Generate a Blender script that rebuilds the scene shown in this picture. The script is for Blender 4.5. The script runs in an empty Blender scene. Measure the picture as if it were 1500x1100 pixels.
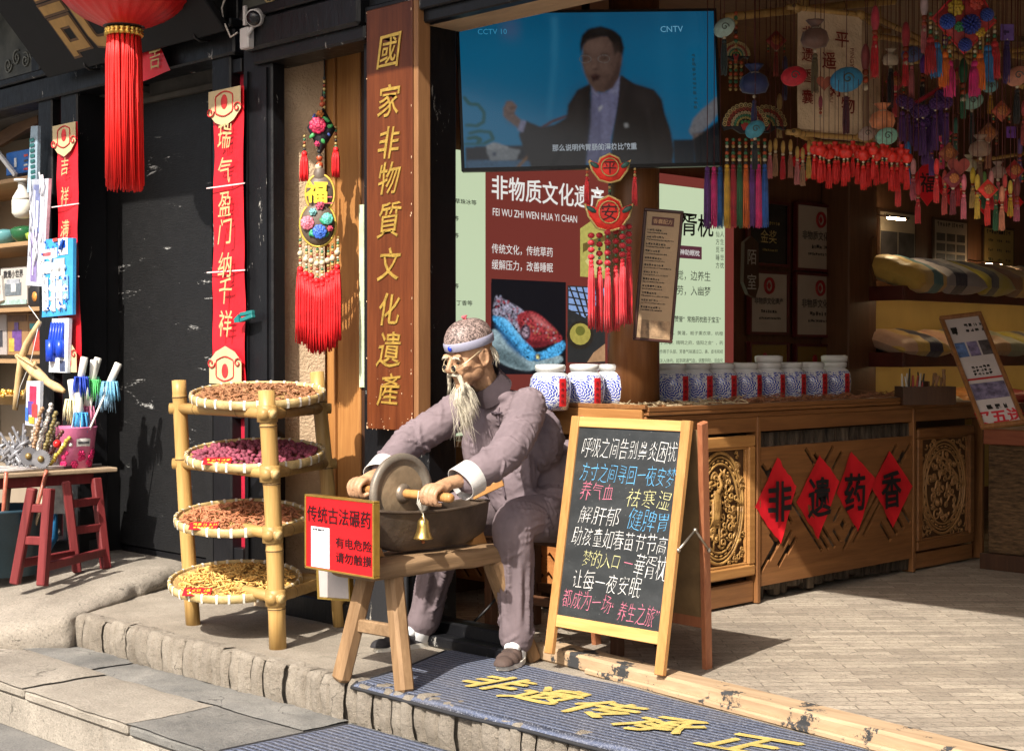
import bpy, bmesh, math, random
from mathutils import Vector as V, Matrix, noise
from math import sin, cos, pi, radians as R
random.seed(7)
C = bpy.context.scene.collection
S = bpy.context.scene
# ------------------------------------------------------------------ camera, light, exposure
# world axes: x runs along the shop front (to the right), y runs into the shop, z up; platform top is z = 0
CAM = V((5.427, -4.296, 1.25)); FPX = 2200.0; PITCH = R(.91)
cam = bpy.data.objects.new('camera', bpy.data.cameras.new('camera')); C.objects.link(cam)
cam.location = CAM; cam.rotation_euler = (R(90) - PITCH, 0, R(45))
cam.data.sensor_width = 36; cam.data.lens = 36 * FPX / 1500; cam.data.clip_end = 200; cam.data.clip_start = .05
S.camera = cam
TRAVEL = V((-.30, 1.0, -1.0)).normalized()
sd = bpy.data.lights.new('sun', 'SUN'); sd.energy = 5.0; sd.angle = R(.5); sd.color = (1, .935, .84)
sun = bpy.data.objects.new('sun', sd); C.objects.link(sun)
sun.rotation_euler = TRAVEL.to_track_quat('-Z', 'Y').to_euler()
W = bpy.data.worlds.new('World'); S.world = W; W.use_nodes = True
nt = W.node_tree; sky = nt.nodes.new('ShaderNodeTexSky'); sky.sky_type = 'NISHITA'; sky.sun_disc = False; sky.dust_density = 5.0; sky.ozone_density = .4; sky.air_density = .9
sky.sun_elevation = math.asin(-TRAVEL.z); sky.sun_rotation = math.atan2(-TRAVEL.x, -TRAVEL.y)
bg = nt.nodes['Background']; bg.inputs[1].default_value = .11; nt.links.new(sky.outputs[0], bg.inputs[0])
S.view_settings.view_transform = 'Standard'; S.view_settings.look = 'None'; S.view_settings.exposure = 0.75; S.view_settings.gamma = 1
S.cycles.max_bounces = 8; S.cycles.diffuse_bounces = 6; S.cycles.use_denoising = True

_F = V((-cos(PITCH) * .70711, cos(PITCH) * .70711, -sin(PITCH))); _U = V((-sin(PITCH) * .70711, sin(PITCH) * .70711, cos(PITCH))); _R = V((.70711, .70711, 0))
def at(px, py, D=None, a=None, b=None, z=None):
    "the point seen in direction (px,py) of the photograph that lies at distance D, or on the plane x=a, y=b or z=z"
    d = _F + _R * ((px - 750) / FPX) + _U * ((550 - py) / FPX)
    if D is not None: t = D
    elif a is not None: t = (a - CAM.x) / d.x
    elif b is not None: t = (b - CAM.y) / d.y
    else: t = (z - CAM.z) / d.z
    return CAM + d * t

# ------------------------------------------------------------------ mesh building
BASE = {}
class MB:
    def __init__(s): s.v = []; s.f = []; s.sm = []
    def add(s, vs, fs, smooth=False, M=None):
        n = len(s.v)
        s.v += [(M @ V(p)) if M else V(p) for p in vs]
        for f in fs: s.f.append([i + n for i in f]); s.sm.append(smooth)
        return s
    def box(s, lo, hi, M=None, bev=0):
        x0, y0, z0 = lo; x1, y1, z1 = hi
        if bev <= 0:
            vs = [(x, y, z) for z in (z0, z1) for y in (y0, y1) for x in (x0, x1)]
            return s.add(vs, [(0, 2, 3, 1), (4, 5, 7, 6), (0, 1, 5, 4), (2, 6, 7, 3), (0, 4, 6, 2), (1, 3, 7, 5)], M=M)
        bm = bmesh.new(); bmesh.ops.create_cube(bm, size=1)
        for v in bm.verts: v.co = V((x0 + (v.co.x + .5) * (x1 - x0), y0 + (v.co.y + .5) * (y1 - y0), z0 + (v.co.z + .5) * (z1 - z0)))
        bmesh.ops.bevel(bm, geom=list(bm.edges), offset=min(bev, .45 * min(abs(x1 - x0), abs(y1 - y0), abs(z1 - z0))), segments=1, affect='EDGES')
        bm.verts.index_update(); s.add([v.co.copy() for v in bm.verts], [[v.index for v in f.verts] for f in bm.faces], M=M); bm.free(); return s
    def beam(s, p, q, w, h, up=(0, 0, 1), bev=0, taper=1):
        p = V(p); q = V(q); d = q - p; L = d.length; y = d / L; x = y.cross(V(up)); 
        if x.length < 1e-4: x = V((1, 0, 0))
        x.normalize(); z = x.cross(y)
        M = Matrix(((x.x, y.x, z.x, p.x), (x.y, y.y, z.y, p.y), (x.z, y.z, z.z, p.z), (0, 0, 0, 1)))
        return s.box((-w / 2, 0, -h / 2), (w / 2, L, h / 2), M, bev)
    def tube(s, pts, rs, n=8, cap=True, smooth=True, flat=None):
        pts = [V(p) for p in pts]
        if not hasattr(rs, '__len__'): rs = [rs] * len(pts)
        vs = []; fs = []; pu = None
        for i, p in enumerate(pts):
            d = (pts[min(i + 1, len(pts) - 1)] - pts[max(i - 1, 0)])
            d = d.normalized() if d.length > 1e-9 else V((0, 0, 1))
            if pu is None:
                pu = d.orthogonal().normalized()
            pu = (pu - d * pu.dot(d)); pu = pu.normalized() if pu.length > 1e-6 else d.orthogonal().normalized()
            w = d.cross(pu)
            for k in range(n):
                t = 2 * pi * k / n
                vs.append(p + (pu * cos(t) + w * sin(t)) * rs[i])
        for i in range(len(pts) - 1):
            for k in range(n):
                k2 = (k + 1) % n; fs.append((i * n + k, i * n + k2, (i + 1) * n + k2, (i + 1) * n + k))
        if cap: fs.append(tuple(range(n))[::-1]); fs.append(tuple(range((len(pts) - 1) * n, len(pts) * n)))
        return s.add(vs, fs, smooth)
    def lathe(s, prof, n=24, o=(0, 0, 0), M=None, smooth=True, flute=0, fn=0, cap=True):
        vs = []; fs = []; o = V(o)
        for r, z in prof:
            for k in range(n):
                t = 2 * pi * k / n; rr = r * (1 + flute * sin(fn * t)) if fn else r
                vs.append(V((rr * cos(t), rr * sin(t), z)) if M else o + V((rr * cos(t), rr * sin(t), z)))
        for i in range(len(prof) - 1):
            for k in range(n):
                k2 = (k + 1) % n; fs.append((i * n + k, i * n + k2, (i + 1) * n + k2, (i + 1) * n + k))
        if cap: fs.append(tuple(range(n))[::-1]); fs.append(tuple(range((len(prof) - 1) * n, len(prof) * n)))
        return s.add(vs, fs, smooth, M)
    def ball(s, o, r, n=10, m=7, M=None):
        r = (r, r, r) if not hasattr(r, '__len__') else r
        T = Matrix.Translation(V(o)) @ (M if M else Matrix.Identity(4)) @ Matrix.Diagonal((r[0], r[1], r[2], 1))
        return s.lathe([(max(1e-3, sin(pi * i / m)), -cos(pi * i / m)) for i in range(m + 1)], n, M=T)
    def prism(s, poly, t, M):
        "polygon in the xy plane of M, thickness t towards +z"
        n = len(poly)
        vs = [V((p[0], p[1], 0)) for p in poly] + [V((p[0], p[1], t)) for p in poly]
        return s.add(vs, [tuple(range(n))[::-1], tuple(range(n, 2 * n))] + [(i, (i + 1) % n, n + (i + 1) % n, n + i) for i in range(n)], M=M)
    def grid(s, fn, nu, nv, smooth=True):
        vs = [V(fn(i / nu, j / nv)) for j in range(nv + 1) for i in range(nu + 1)]
        return s.add(vs, [(j * (nu + 1) + i, j * (nu + 1) + i + 1, (j + 1) * (nu + 1) + i + 1, (j + 1) * (nu + 1) + i) for j in range(nv) for i in range(nu)], smooth)
    def build(s, name, mat, parent=None, loc=None):
        if parent is not None: base = BASE[parent.name]
        else: base = V(loc) if loc is not None else V((0, 0, 0))
        me = bpy.data.meshes.new(name); me.from_pydata([p - base for p in s.v], [], s.f); me.update()
        me.polygons.foreach_set('use_smooth', s.sm)
        if mat: me.materials.append(mat)
        o = bpy.data.objects.new(name, me); C.objects.link(o); BASE[o.name] = base
        if parent is not None: o.parent = parent
        else: o.location = base
        return o
def tag(o, label=None, cat=None, group=None, kind=None):
    if label: o['label'] = label
    if cat: o['category'] = cat
    if group: o['group'] = group
    if kind: o['kind'] = kind
    return o
def thing(name, label, cat, loc, group=None):
    o = bpy.data.objects.new(name, None); C.objects.link(o); o.location = loc; o.empty_display_size = .05
    BASE[o.name] = V(loc); return tag(o, label, cat, group)
def struct(mb, name, mat): return tag(mb.build(name, mat), kind='structure')
def copy_tree(o, parent=None):
    c = o.copy(); C.objects.link(c); c.parent = parent; BASE[c.name] = BASE[o.name]
    for ch in list(o.children): copy_tree(ch, c)
    return c
def put(o, loc, rz=0, label=None, group=None, sc=None):
    o.location = loc; o.rotation_euler.z = rz
    if sc: o.scale = (sc, sc, sc)
    if label: o['label'] = label
    if group: o['group'] = group
    return o
def FR(o, right, up):
    r = V(right).normalized(); u = V(up).normalized(); n = r.cross(u).normalized(); u = n.cross(r); o = V(o)
    return Matrix(((r.x, u.x, n.x, o.x), (r.y, u.y, n.y, o.y), (r.z, u.z, n.z, o.z), (0, 0, 0, 1)))
def front(o): return FR(o, (1, 0, 0), (0, 0, 1))          # a plane facing the street
def side(o): return FR(o, (0, 1, 0), (0, 0, 1))           # a plane facing +x, as the counter front and the shop's left wall
_tc = {}
def glyph(s, bold, shear):
    k = (s, bold, shear)
    if k not in _tc:
        c = bpy.data.curves.new('t', 'FONT'); c.body = s; c.resolution_u = 2; c.offset = bold; c.shear = shear
        o = bpy.data.objects.new('t', c); C.objects.link(o)
        dg = bpy.context.evaluated_depsgraph_get(); dg.update()
        m = bpy.data.meshes.new_from_object(o.evaluated_get(dg))
        vs = [v.co.copy() for v in m.vertices]; fs = [tuple(p.vertices) for p in m.polygons]
        bpy.data.objects.remove(o); bpy.data.meshes.remove(m); bpy.data.curves.remove(c)
        _tc[k] = (vs, fs)
    return _tc[k]
def write(mb, s, x, y, h, M, bold=0, shear=0, sx=1, jit=0, wob=0, step=1.0, vert=False, t=.0012, anchor='c', line=0, fat=0, slant=0):
    "lettering in the xy plane of M: characters of height h starting at (x,y); han characters are set one by one"
    cjk = any(ord(ch) > 0x2e80 for ch in s)
    items = []
    if cjk:
        adv = h * step * (1 if vert else sx)
        n = len(s); x0 = x - (adv * (n - 1) / 2 if anchor == 'c' and not vert else 0)
        y0 = y + (adv * (n - 1) / 2 if anchor == 'c' and vert else 0)
        if anchor == 'l' and not vert: x0 = x + adv / 2
        if anchor == 'l' and vert: y0 = y - adv / 2
        for i, ch in enumerate(s):
            if ch == ' ' or ch == '　': continue
            items.append((ch, x0 + (0 if vert else adv * i), y0 - (adv * i if vert else 0) - (0 if vert else line * i)))
        for ch, cx, cy in items:
            vs, fs = glyph(ch, bold, shear)
            if not vs: continue
            rot = random.uniform(-jit, jit); sc = h * (1 + random.uniform(-jit, jit)); sd = random.uniform(0, 99)
            out = []
            for p in vs:
                qx = (p.x - .5) * sc * sx; qy = (p.y - .38) * sc
                if wob:
                    nv = noise.noise_vector(V((qx / h * 2.6 + sd, qy / h * 2.6, sd))); qx += nv.x * wob * h; qy += nv.y * wob * h
                qy += slant * qx
                out.append(V((cx + qx * cos(rot) - qy * sin(rot), cy + qx * sin(rot) + qy * cos(rot), t)))
            if fat:
                for k, (dx, dy) in enumerate(((1, .3), (-1, -.3), (.3, -1), (-.3, 1))): mb.add([p + V((dx * fat * h, dy * fat * h, .00035 * (k + 1))) for p in out], fs, M=M)
            mb.add(out, fs, M=M)
    else:
        vs, fs = glyph(s, bold, shear)
        if not vs: return mb
        w = max(p.x for p in vs) * h * sx * 1.0
        ox = x - (w / 2 if anchor == 'c' else 0)
        mb.add([V((ox + p.x * h * sx, y - .35 * h + p.y * h, t)) for p in vs], fs, M=M)
    return mb
import numpy as np
class Canvas:
    "a printed or screened picture: soft shapes painted into the colours of one flat grid of faces"
    def __init__(s, W_, H_, col):
        s.W, s.H = W_, H_; s.a = np.ones((H_, W_, 3)) * np.array(col); s.X, s.Y = np.meshgrid((np.arange(W_) + .5) / W_, (np.arange(H_) + .5) / H_)
    def blur(s, m, r):
        for _ in range(2):
            for ax in (0, 1):
                k = int(r) * 2 + 1
                if k < 3: continue
                p = np.pad(m, [(k // 2, k // 2) if i == ax else (0, 0) for i in (0, 1)], mode='edge'); c = np.cumsum(p, axis=ax); c = np.insert(c, 0, 0, axis=ax); m = (np.take(c, range(k, c.shape[ax]), axis=ax) - np.take(c, range(0, c.shape[ax] - k), axis=ax)) / k
        return m
    def fill(s, pts, col, soft=1, op=1, tex=0):
        m = np.zeros((s.H, s.W), bool); n = len(pts)
        for i in range(n):
            (x0, y0), (x1, y1) = pts[i], pts[(i + 1) % n]
            if y0 == y1: continue
            m ^= ((y0 > s.Y) != (y1 > s.Y)) & (s.X < (x1 - x0) * (s.Y - y0) / (y1 - y0) + x0)
        m = s.blur(m.astype(float), soft) * op; c = np.array(col)[None, None, :] * np.ones_like(s.a)
        if tex: c = c * (1 + tex * s.blur(np.random.RandomState(len(pts)).randn(s.H, s.W), 1) * 2.5)[:, :, None]
        s.a = s.a * (1 - m[:, :, None]) + np.clip(c, 0, 1) * m[:, :, None]
    def oval(s, cx, cy, rx, ry, col, soft=1, op=1, tex=0): s.fill([(cx + rx * cos(k * pi / 12), cy + ry * sin(k * pi / 12)) for k in range(24)], col, soft, op, tex)
    def build(s, M, w, h, name, parent, k, rough=.2):
        mb = MB(); mb.add([V((w * i / s.W, h * (1 - j / s.H), 0)) for j in range(s.H + 1) for i in range(s.W + 1)], [(j * (s.W + 1) + i, (j + 1) * (s.W + 1) + i, (j + 1) * (s.W + 1) + i + 1, j * (s.W + 1) + i + 1) for j in range(s.H) for i in range(s.W)], M=M)
        m, n, b = NT(name); at_ = n.nodes.new('ShaderNodeAttribute'); at_.attribute_name = 'picture'; n.links.new(at_.outputs['Color'], b.inputs['Emission Color']); b.inputs['Emission Strength'].default_value = k; b.inputs['Base Color'].default_value = (.012, .012, .012, 1); b.inputs['Roughness'].default_value = rough
        o = mb.build(name, m, parent); ca = o.data.color_attributes.new('picture', 'FLOAT_COLOR', 'CORNER'); px = np.ones((s.H, s.W, 4, 4)); px[..., :3] = s.a[:, :, None, :]; ca.data.foreach_set('color', px.astype(np.float32).ravel()); return o
# ------------------------------------------------------------------ materials
_m = {}
def NT(name):
    m = bpy.data.materials.new(name); m.use_nodes = True; n = m.node_tree; b = n.nodes['Principled BSDF']; return m, n, b
def tex(n, stretch=(1, 1, 1), rot=(0, 0, 0), co='Object'):
    tc = n.nodes.new('ShaderNodeTexCoord'); mp = n.nodes.new('ShaderNodeMapping'); mp.inputs['Scale'].default_value = stretch; mp.inputs['Rotation'].default_value = rot
    n.links.new(tc.outputs[co], mp.inputs[0]); return mp.outputs[0]
def nz(n, vec, scale, detail=5, rough=.6, dist=0):
    t = n.nodes.new('ShaderNodeTexNoise'); t.inputs['Scale'].default_value = scale; t.inputs['Detail'].default_value = detail; t.inputs['Roughness'].default_value = rough; t.inputs['Distortion'].default_value = dist
    n.links.new(vec, t.inputs['Vector']); return t.outputs['Fac']
def ramp(n, fac, stops):
    r = n.nodes.new('ShaderNodeValToRGB'); e = r.color_ramp.elements
    while len(e) < len(stops): e.new(.5)
    for i, (p, c) in enumerate(stops): e[i].position = p; e[i].color = (*c, 1) if len(c) == 3 else c
    n.links.new(fac, r.inputs[0]); return r.outputs[0]
def mix(n, fac, a, b, mode='MIX'):
    x = n.nodes.new('ShaderNodeMix'); x.data_type = 'RGBA'; x.blend_type = mode
    for s, v in ((x.inputs[0], fac), (x.inputs[6], a), (x.inputs[7], b)):
        if hasattr(v, 'is_output'): n.links.new(v, s)
        elif isinstance(v, (int, float)): s.default_value = v
        else: s.default_value = (*v, 1)
    return x.outputs[2]
def math_(n, op, a, b=0.0, c=0.0):
    x = n.nodes.new('ShaderNodeMath'); x.operation = op
    for s, v in zip(x.inputs, (a, b, c)):
        if hasattr(v, 'is_output'): n.links.new(v, s)
        else: s.default_value = v
    return x.outputs[0]
def bump(n, b, h, strength=.3, dist=.01):
    x = n.nodes.new('ShaderNodeBump'); x.inputs['Strength'].default_value = strength; x.inputs['Distance'].default_value = dist
    n.links.new(h, x.inputs['Height']); n.links.new(x.outputs[0], b.inputs['Normal'])
def dark(c, k): return tuple(x * k for x in c)
def pbr(name, col, rough=.6, metal=0, var=.25, vs=9, bp=.25, bs=70, stretch=(1, 1, 1), col2=None, spec=.4, bd=.004, sheen=0, dist=0):
    if name in _m: return _m[name]
    m, n, b = NT(name); v = tex(n, stretch)
    f = nz(n, v, vs, dist=dist); c = ramp(n, f, [(.3, dark(col, 1 - var)), (.7, col2 or dark(col, 1 + var))]); n.links.new(c, b.inputs['Base Color'])
    b.inputs['Roughness'].default_value = rough; b.inputs['Metallic'].default_value = metal; b.inputs['Specular IOR Level'].default_value = spec
    if sheen: b.inputs['Sheen Weight'].default_value = sheen
    if bp: bump(n, b, nz(n, v, bs), bp, bd)
    _m[name] = m; return m
def wood(name, c1, c2, axis=2, scale=1, rough=.55, bp=.25, spec=.35, wear=None):
    if name in _m: return _m[name]
    m, n, b = NT(name); st = [14 * scale] * 3; st[axis] = .9 * scale; v = tex(n, st)
    f = nz(n, v, 2.2, 6, .62, .8); f2 = nz(n, v, 9, 3, .6)
    v2 = tex(n); big = nz(n, v2, 3.0, 2)
    f3 = math_(n, 'ADD', math_(n, 'MULTIPLY', f, .7), math_(n, 'MULTIPLY', f2, .3))
    c = ramp(n, f3, [(.32, c1), (.5, tuple((a + d) / 2 for a, d in zip(c1, c2))), (.66, c2)])
    c = mix(n, math_(n, 'MULTIPLY', big, .45), c, dark(c1, .75))
    if wear:
        w = ramp(n, nz(n, v2, wear[1], 6, .75), [(wear[2], (0, 0, 0)), (wear[2] + .03, (1, 1, 1))]); c = mix(n, w, c, wear[0])
    n.links.new(c, b.inputs['Base Color']); b.inputs['Roughness'].default_value = rough; b.inputs['Specular IOR Level'].default_value = spec
    bump(n, b, f3, bp, .003); _m[name] = m; return m
def emit(name, col, k=1.0, rough=.4):
    if name in _m: return _m[name]
    m, n, b = NT(name); b.inputs['Base Color'].default_value = (*dark(col, .5), 1); b.inputs['Emission Color'].default_value = (*col, 1); b.inputs['Emission Strength'].default_value = k; b.inputs['Roughness'].default_value = rough
    if name.startswith('print'):
        v = tex(n); c = mix(n, nz(n, v, 45, 4, .7), dark(col, .45), dark(col, 1.5)); n.links.new(c, b.inputs['Emission Color'])
    _m[name] = m; return m
def black_paint(name='black_lacquer', chip=.625, col=(.0035, .0035, .0045), chipc=(.30, .29, .27), sc=9, rough=.38, stretch=(1, 1, .35)):
    if name in _m: return _m[name]
    m, n, b = NT(name); v = tex(n, stretch); v0 = tex(n)
    f = nz(n, v, sc, 9, .78, .5); w = ramp(n, f, [(chip, (0, 0, 0)), (chip + .02, (1, 1, 1))])
    dust = nz(n, v0, 2.3, 5); base = mix(n, math_(n, 'MULTIPLY', dust, .5), col, dark((.013, .0135, .016), 1))
    n.links.new(mix(n, w, base, chipc), b.inputs['Base Color'])
    rr = math_(n, 'ADD', math_(n, 'MULTIPLY', nz(n, v0, 14), .35), rough - .12); n.links.new(rr, b.inputs['Roughness']); b.inputs['Specular IOR Level'].default_value = .3
    bump(n, b, math_(n, 'ADD', nz(n, v, 30, 6), math_(n, 'MULTIPLY', nz(n, v0, 5), 1.2)), .5, .006); _m[name] = m; return m
BLACK = black_paint()
DOORB = black_paint('black_door_paint', .625, (.010, .010, .010), (.33, .33, .32), 2.4, .40, (1, 1, 5.5))
def stone(name, c1, c2, scale=3, bp=.6, stain=.35, bd=.012):
    if name in _m: return _m[name]
    m, n, b = NT(name); v = tex(n)
    f = nz(n, v, scale, 8, .65); g = nz(n, v, scale * 14, 6, .7); st = ramp(n, nz(n, v, scale * .6, 4, .6), [(.42, (0, 0, 0)), (.62, (1, 1, 1))])
    c = ramp(n, f, [(.3, c1), (.7, c2)]); c = mix(n, math_(n, 'MULTIPLY', g, .5), c, dark(c1, .55)); c = mix(n, math_(n, 'MULTIPLY', st, stain), c, dark(c1, .6))
    gr = nz(n, v, scale * 55, 4, .8); c = mix(n, ramp(n, gr, [(.34, (.75, .75, .75)), (.46, (0, 0, 0))]), c, dark(c1, .35)); c = mix(n, ramp(n, gr, [(.58, (0, 0, 0)), (.70, (.6, .6, .6))]), c, tuple(min(.75, q * 1.25) for q in c2))
    vo = n.nodes.new('ShaderNodeTexVoronoi'); vo.feature = 'DISTANCE_TO_EDGE'; vo.inputs['Scale'].default_value = scale * .9; vd = n.nodes.new('ShaderNodeVectorMath'); vd.operation = 'ADD'; nn_ = n.nodes.new('ShaderNodeTexNoise'); nn_.inputs['Scale'].default_value = 5; nn_.inputs['Detail'].default_value = 6; n.links.new(v, nn_.inputs['Vector']); sc_ = n.nodes.new('ShaderNodeVectorMath'); sc_.operation = 'SCALE'; sc_.inputs['Scale'].default_value = .35; n.links.new(nn_.outputs['Color'], sc_.inputs[0]); n.links.new(v, vd.inputs[0]); n.links.new(sc_.outputs[0], vd.inputs[1]); n.links.new(vd.outputs[0], vo.inputs['Vector'])
    ck = math_(n, 'MULTIPLY', math_(n, 'LESS_THAN', vo.outputs['Distance'], .008), math_(n, 'GREATER_THAN', f, .56)); c = mix(n, math_(n, 'MULTIPLY', ck, .6), c, dark(c1, .25))
    n.links.new(c, b.inputs['Base Color']); b.inputs['Roughness'].default_value = .88; b.inputs['Specular IOR Level'].default_value = .2
    bump(n, b, math_(n, 'ADD', math_(n, 'ADD', f, math_(n, 'MULTIPLY', ck, -.3)), math_(n, 'ADD', math_(n, 'MULTIPLY', g, .6), math_(n, 'MULTIPLY', gr, .35))), bp, bd); _m[name] = m; return m
def flat(name, col, rough=.6, metal=0, spec=.4):
    return pbr(name, col, rough, metal, .08, 6, .08, 120, spec=spec)
RED = pbr('red_silk', (.62, .012, .016), .5, var=.3, vs=14, bp=.3, bs=90)
REDPAPER = pbr('red_paper', (.62, .012, .022), .42, var=.14, vs=3, bp=.25, bs=7, bd=.02, spec=.5)
GOLD = pbr('gold_leaf', (.75, .47, .10), .34, .75, .3, 30, .5, 60)
GOLDINK = pbr('gold_ink', (.55, .42, .16), .5, .25, .25, 25, .1)
INK = flat('black_ink', (.012, .012, .014), .6)
WHITE = flat('white_paint', (.78, .77, .74), .5)
BAMBOO = wood('bamboo_culm', (.36, .205, .06), (.59, .39, .145), 2, .9, .42, .12)
BAMBOOD = wood('bamboo_dark', (.29, .165, .05), (.48, .31, .11), 0, .9, .45, .12)
ORANGEW = wood('orange_wood', (.30, .125, .035), (.48, .235, .075), 2, 1, .5, .2)
COUNTERW = wood('counter_wood', (.20, .085, .03), (.36, .165, .06), 1, .8, .45, .25)
DARKW = wood('dark_wood', (.035, .016, .009), (.075, .034, .017), 2, 1, .5, .2)
PINEW = wood('pine_frame', (.36, .165, .05), (.54, .285, .10), 2, 1, .45, .15)
SIGNW = wood('sign_wood', (.075, .018, .006), (.165, .045, .014), 2, .7, .34, .1, .25)
BENCHW = wood('bench_wood', (.15, .088, .042), (.34, .22, .12), 1, .7, .7, .7)
BENCHL = wood('bench_leg_wood', (.17, .095, .043), (.36, .225, .115), 2, .7, .7, .6)
# ------------------------------------------------------------------ ground, steps
def X0(px, b=0.0, py=515): return at(px, py, b=b).x
def Z0(px, py, b=0.0): return at(px, py, b=b).z
PAVE = stone('platform_stone', (.26, .225, .18), (.47, .415, .34), 2.4, .9, .5)
KERB = stone('kerb_stone', (.28, .24, .19), (.54, .48, .40), 4, 1.0, .4, .025)
TANSLAB = stone('tan_slab', (.27, .24, .20), (.47, .425, .36), 2.2, 1.0, .55)
SLATE = stone('slate_slab', (.14, .14, .135), (.34, .325, .295), 3.2, .9, .5)
STREET = stone('street_stone', (.12, .12, .12), (.25, .24, .22), 2, .6, .4)
MORTAR = stone('mortar', (.25, .22, .18), (.46, .41, .345), 1.8, .8, .45, .02)
mb = MB(); mb.grid(lambda u, v: (-40 + 80 * u, -40 + 80 * v, -.335), 8, 8); struct(mb, 'street', STREET)
def pz(x, y): return .006 * noise.noise(V((x * 3.1, y * 3.1, 1))) + .003 * noise.noise(V((x * 14, y * 14, 3)))
mb = MB(); mb.grid(lambda u, v: (-1.9 + 9 * u, -.715 + 1.02 * v, pz(-1.9 + 9 * u, -.715 + 1.02 * v)), 180, 22)
mb.box((-1.9, -.70, -.34), (7.1, .3, -.01)); struct(mb, 'pavement', PAVE)
mb = MB(); x = -1.06
while x < 5.4:
    w = random.uniform(.05, .09); yo = random.uniform(-.014, .014); zo = random.uniform(-.006, .008)
    n = 5
    def fn(u, v, x=x, w=w, yo=yo, zo=zo):
        xx = x + u * (w - .004); t = v * 3
        if t < 1: y = -.66 - .07 * t + yo * t; z = .006 + zo
        else: y = -.73 + yo - .012 * sin((t - 1) * 1.5); z = .006 + zo - (t - 1) * .08
        if .9 < t < 1.15: z -= .008
        e = min(u, 1 - u) < .01
        nv = noise.noise_vector(V((xx * 9, z * 9, y * 9))) * .011 + noise.noise_vector(V((xx * 28, z * 28, y * 28))) * .006
        return (xx + nv.x * .4, y + nv.y + (.016 if e else 0), z + nv.z * .6 - (.006 if e else 0))
    mb.grid(fn, 6, 14); x += w
struct(mb, 'kerb', KERB)
# lower step: a strip of slate along the kerb, big tan slabs in front
t1 = MB(); t2 = MB()
def slab(mb, x0, x1, y0, y1, zt, th=.055):
    def fn(u, v):
        xx = x0 + (x1 - x0) * u; yy = y0 + (y1 - y0) * v
        e = .007 if (u in (0, 1) or v in (0, 1)) else 0
        return (xx + .006 * noise.noise(V((xx * 8, yy * 8, 5))), yy + .008 * noise.noise(V((xx * 7, yy * 7, 9))), zt - e + .005 * noise.noise(V((xx * 6, yy * 6, zt))) + .0025 * noise.noise(V((xx * 30, yy * 30, 0))))
    mb.grid(fn, max(6, int((x1 - x0) * 22)), max(5, int((y1 - y0) * 22)))
    mb.box((x0 + .004, y0 + .004, zt - th), (x1 - .004, y1 - .004, zt - .012), bev=.01)
x = -4.0
while x < 5:
    w = random.uniform(.5, .85); slab(t2, x, x + w - .008, -.945, -.725, -.142 + random.uniform(-.004, .004)); x += w
for x0, x1, k in ((-5, -3.2, 0), (-3.19, -1.86, 1), (-1.852, -1.13, 0), (-1.12, -.40, 0), (-.392, .42, 0), (.43, 1.2, 1), (1.21, 2, 0), (2.01, 2.9, 0), (2.91, 4.2, 0)):
    slab(t2 if k else t1, x0, x1, -1.345, -.952, -.140 + random.uniform(-.005, .005))
struct(t1, 'step', TANSLAB); struct(t2, 'slate_paving', SLATE)
mb = MB(); x = -5
while x < 4.5:
    w = random.uniform(.7, 1.1); mb.box((x, -1.325, -.34), (x + w - .006, -.8, -.196), bev=.008); x += w
struct(mb, 'step_riser', TANSLAB)
# mortar ramp up to the neighbouring door
def ramp_fn(u, v):
    y = -1.36 + 2.2 * v
    xb = -1.02 - .56 * (y + .8) if y > -.8 else -1.02 - 1.1 * (-.8 - y)
    xb += .035 * noise.noise(V((y * 4, 2, 0))) + .02 * noise.noise(V((y * 13, 2, 5)))
    for y0, z0, y1, z1 in ((-1.36, -.136, -.75, .03), (-.75, .03, -.3, .085), (-.3, .085, .05, .10), (.05, .10, 9, .10)):
        if y0 <= y <= y1: zt = z0 + (z1 - z0) * (y - y0) / (y1 - y0)
    if u < .9:
        x = -5 + (xb + 5) * u / .9; d = xb - x
        z = zt - .022 * math.exp(-d * 22) + .009 * noise.noise(V((x * 2.2, y * 2.2, 0))) + .006 * noise.noise(V((x * 9, y * 9, 3)))
    else:
        k = (u - .9) / .1; low = -.15 if y < -.72 else -.012
        z = zt - .03 - k * (zt - .03 - low); x = xb + .012 * sin(k * 3) + .016 * noise.noise(V((y * 12, z * 16, 7)))
    return (x, y, z)
mb = MB(); mb.grid(ramp_fn, 110, 70); struct(mb, 'ramp', MORTAR)

# ------------------------------------------------------------------ timber shop front of the neighbouring house
tf = thing('timber_shopfront', 'black lacquered timber shop front with worn paint, closed black door and red strips', 'shopfront', (-1.6, 0, .09))
REDSTRIP = pbr('red_strip', (.33, .012, .03), .45, var=.2, vs=7)
def post(px0, px1, b0, b1, z0=.05, z1=2.74, name='post', mat=BLACK, extra=None):
    mb = MB(); mb.box((X0(px0, b0), b0, z0), (X0(px1, b0), b1, z1), bev=.008)
    if extra: extra(mb)
    return mb.build(name, mat, tf)
post(57, 77, -.03, .1); post(90, 114, -.03, .16)
mb = MB(); mb.box((X0(77), .03, .1), (X0(90, .03) + .02, .05, 2.7)); mb.build('red_strip', REDSTRIP, tf)
post(311, 338, -.03, .24)
mb = MB(); mb.box((X0(338) - .02, .03, .1), (X0(357) + .02, .05, 2.66)); mb.build('red_strip', REDSTRIP, tf)
for z in (.92, 1.78, 2.62, .14):
    mb = MB(); mb.box((X0(338), -.015, z), (X0(358), .04, z + (.07 if z > .5 else .14)), bev=.004); mb.build('rail', BLACK, tf)
def bevels(mb):
    mb.box((X0(361, -.05), -.062, .05), (X0(366, -.05), -.045, 2.6)); mb.box((X0(388, -.05), -.062, .05), (X0(394, -.05), -.045, 2.6))
post(357, 399, -.05, .03, extra=bevels)
LZ = 2.705
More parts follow.
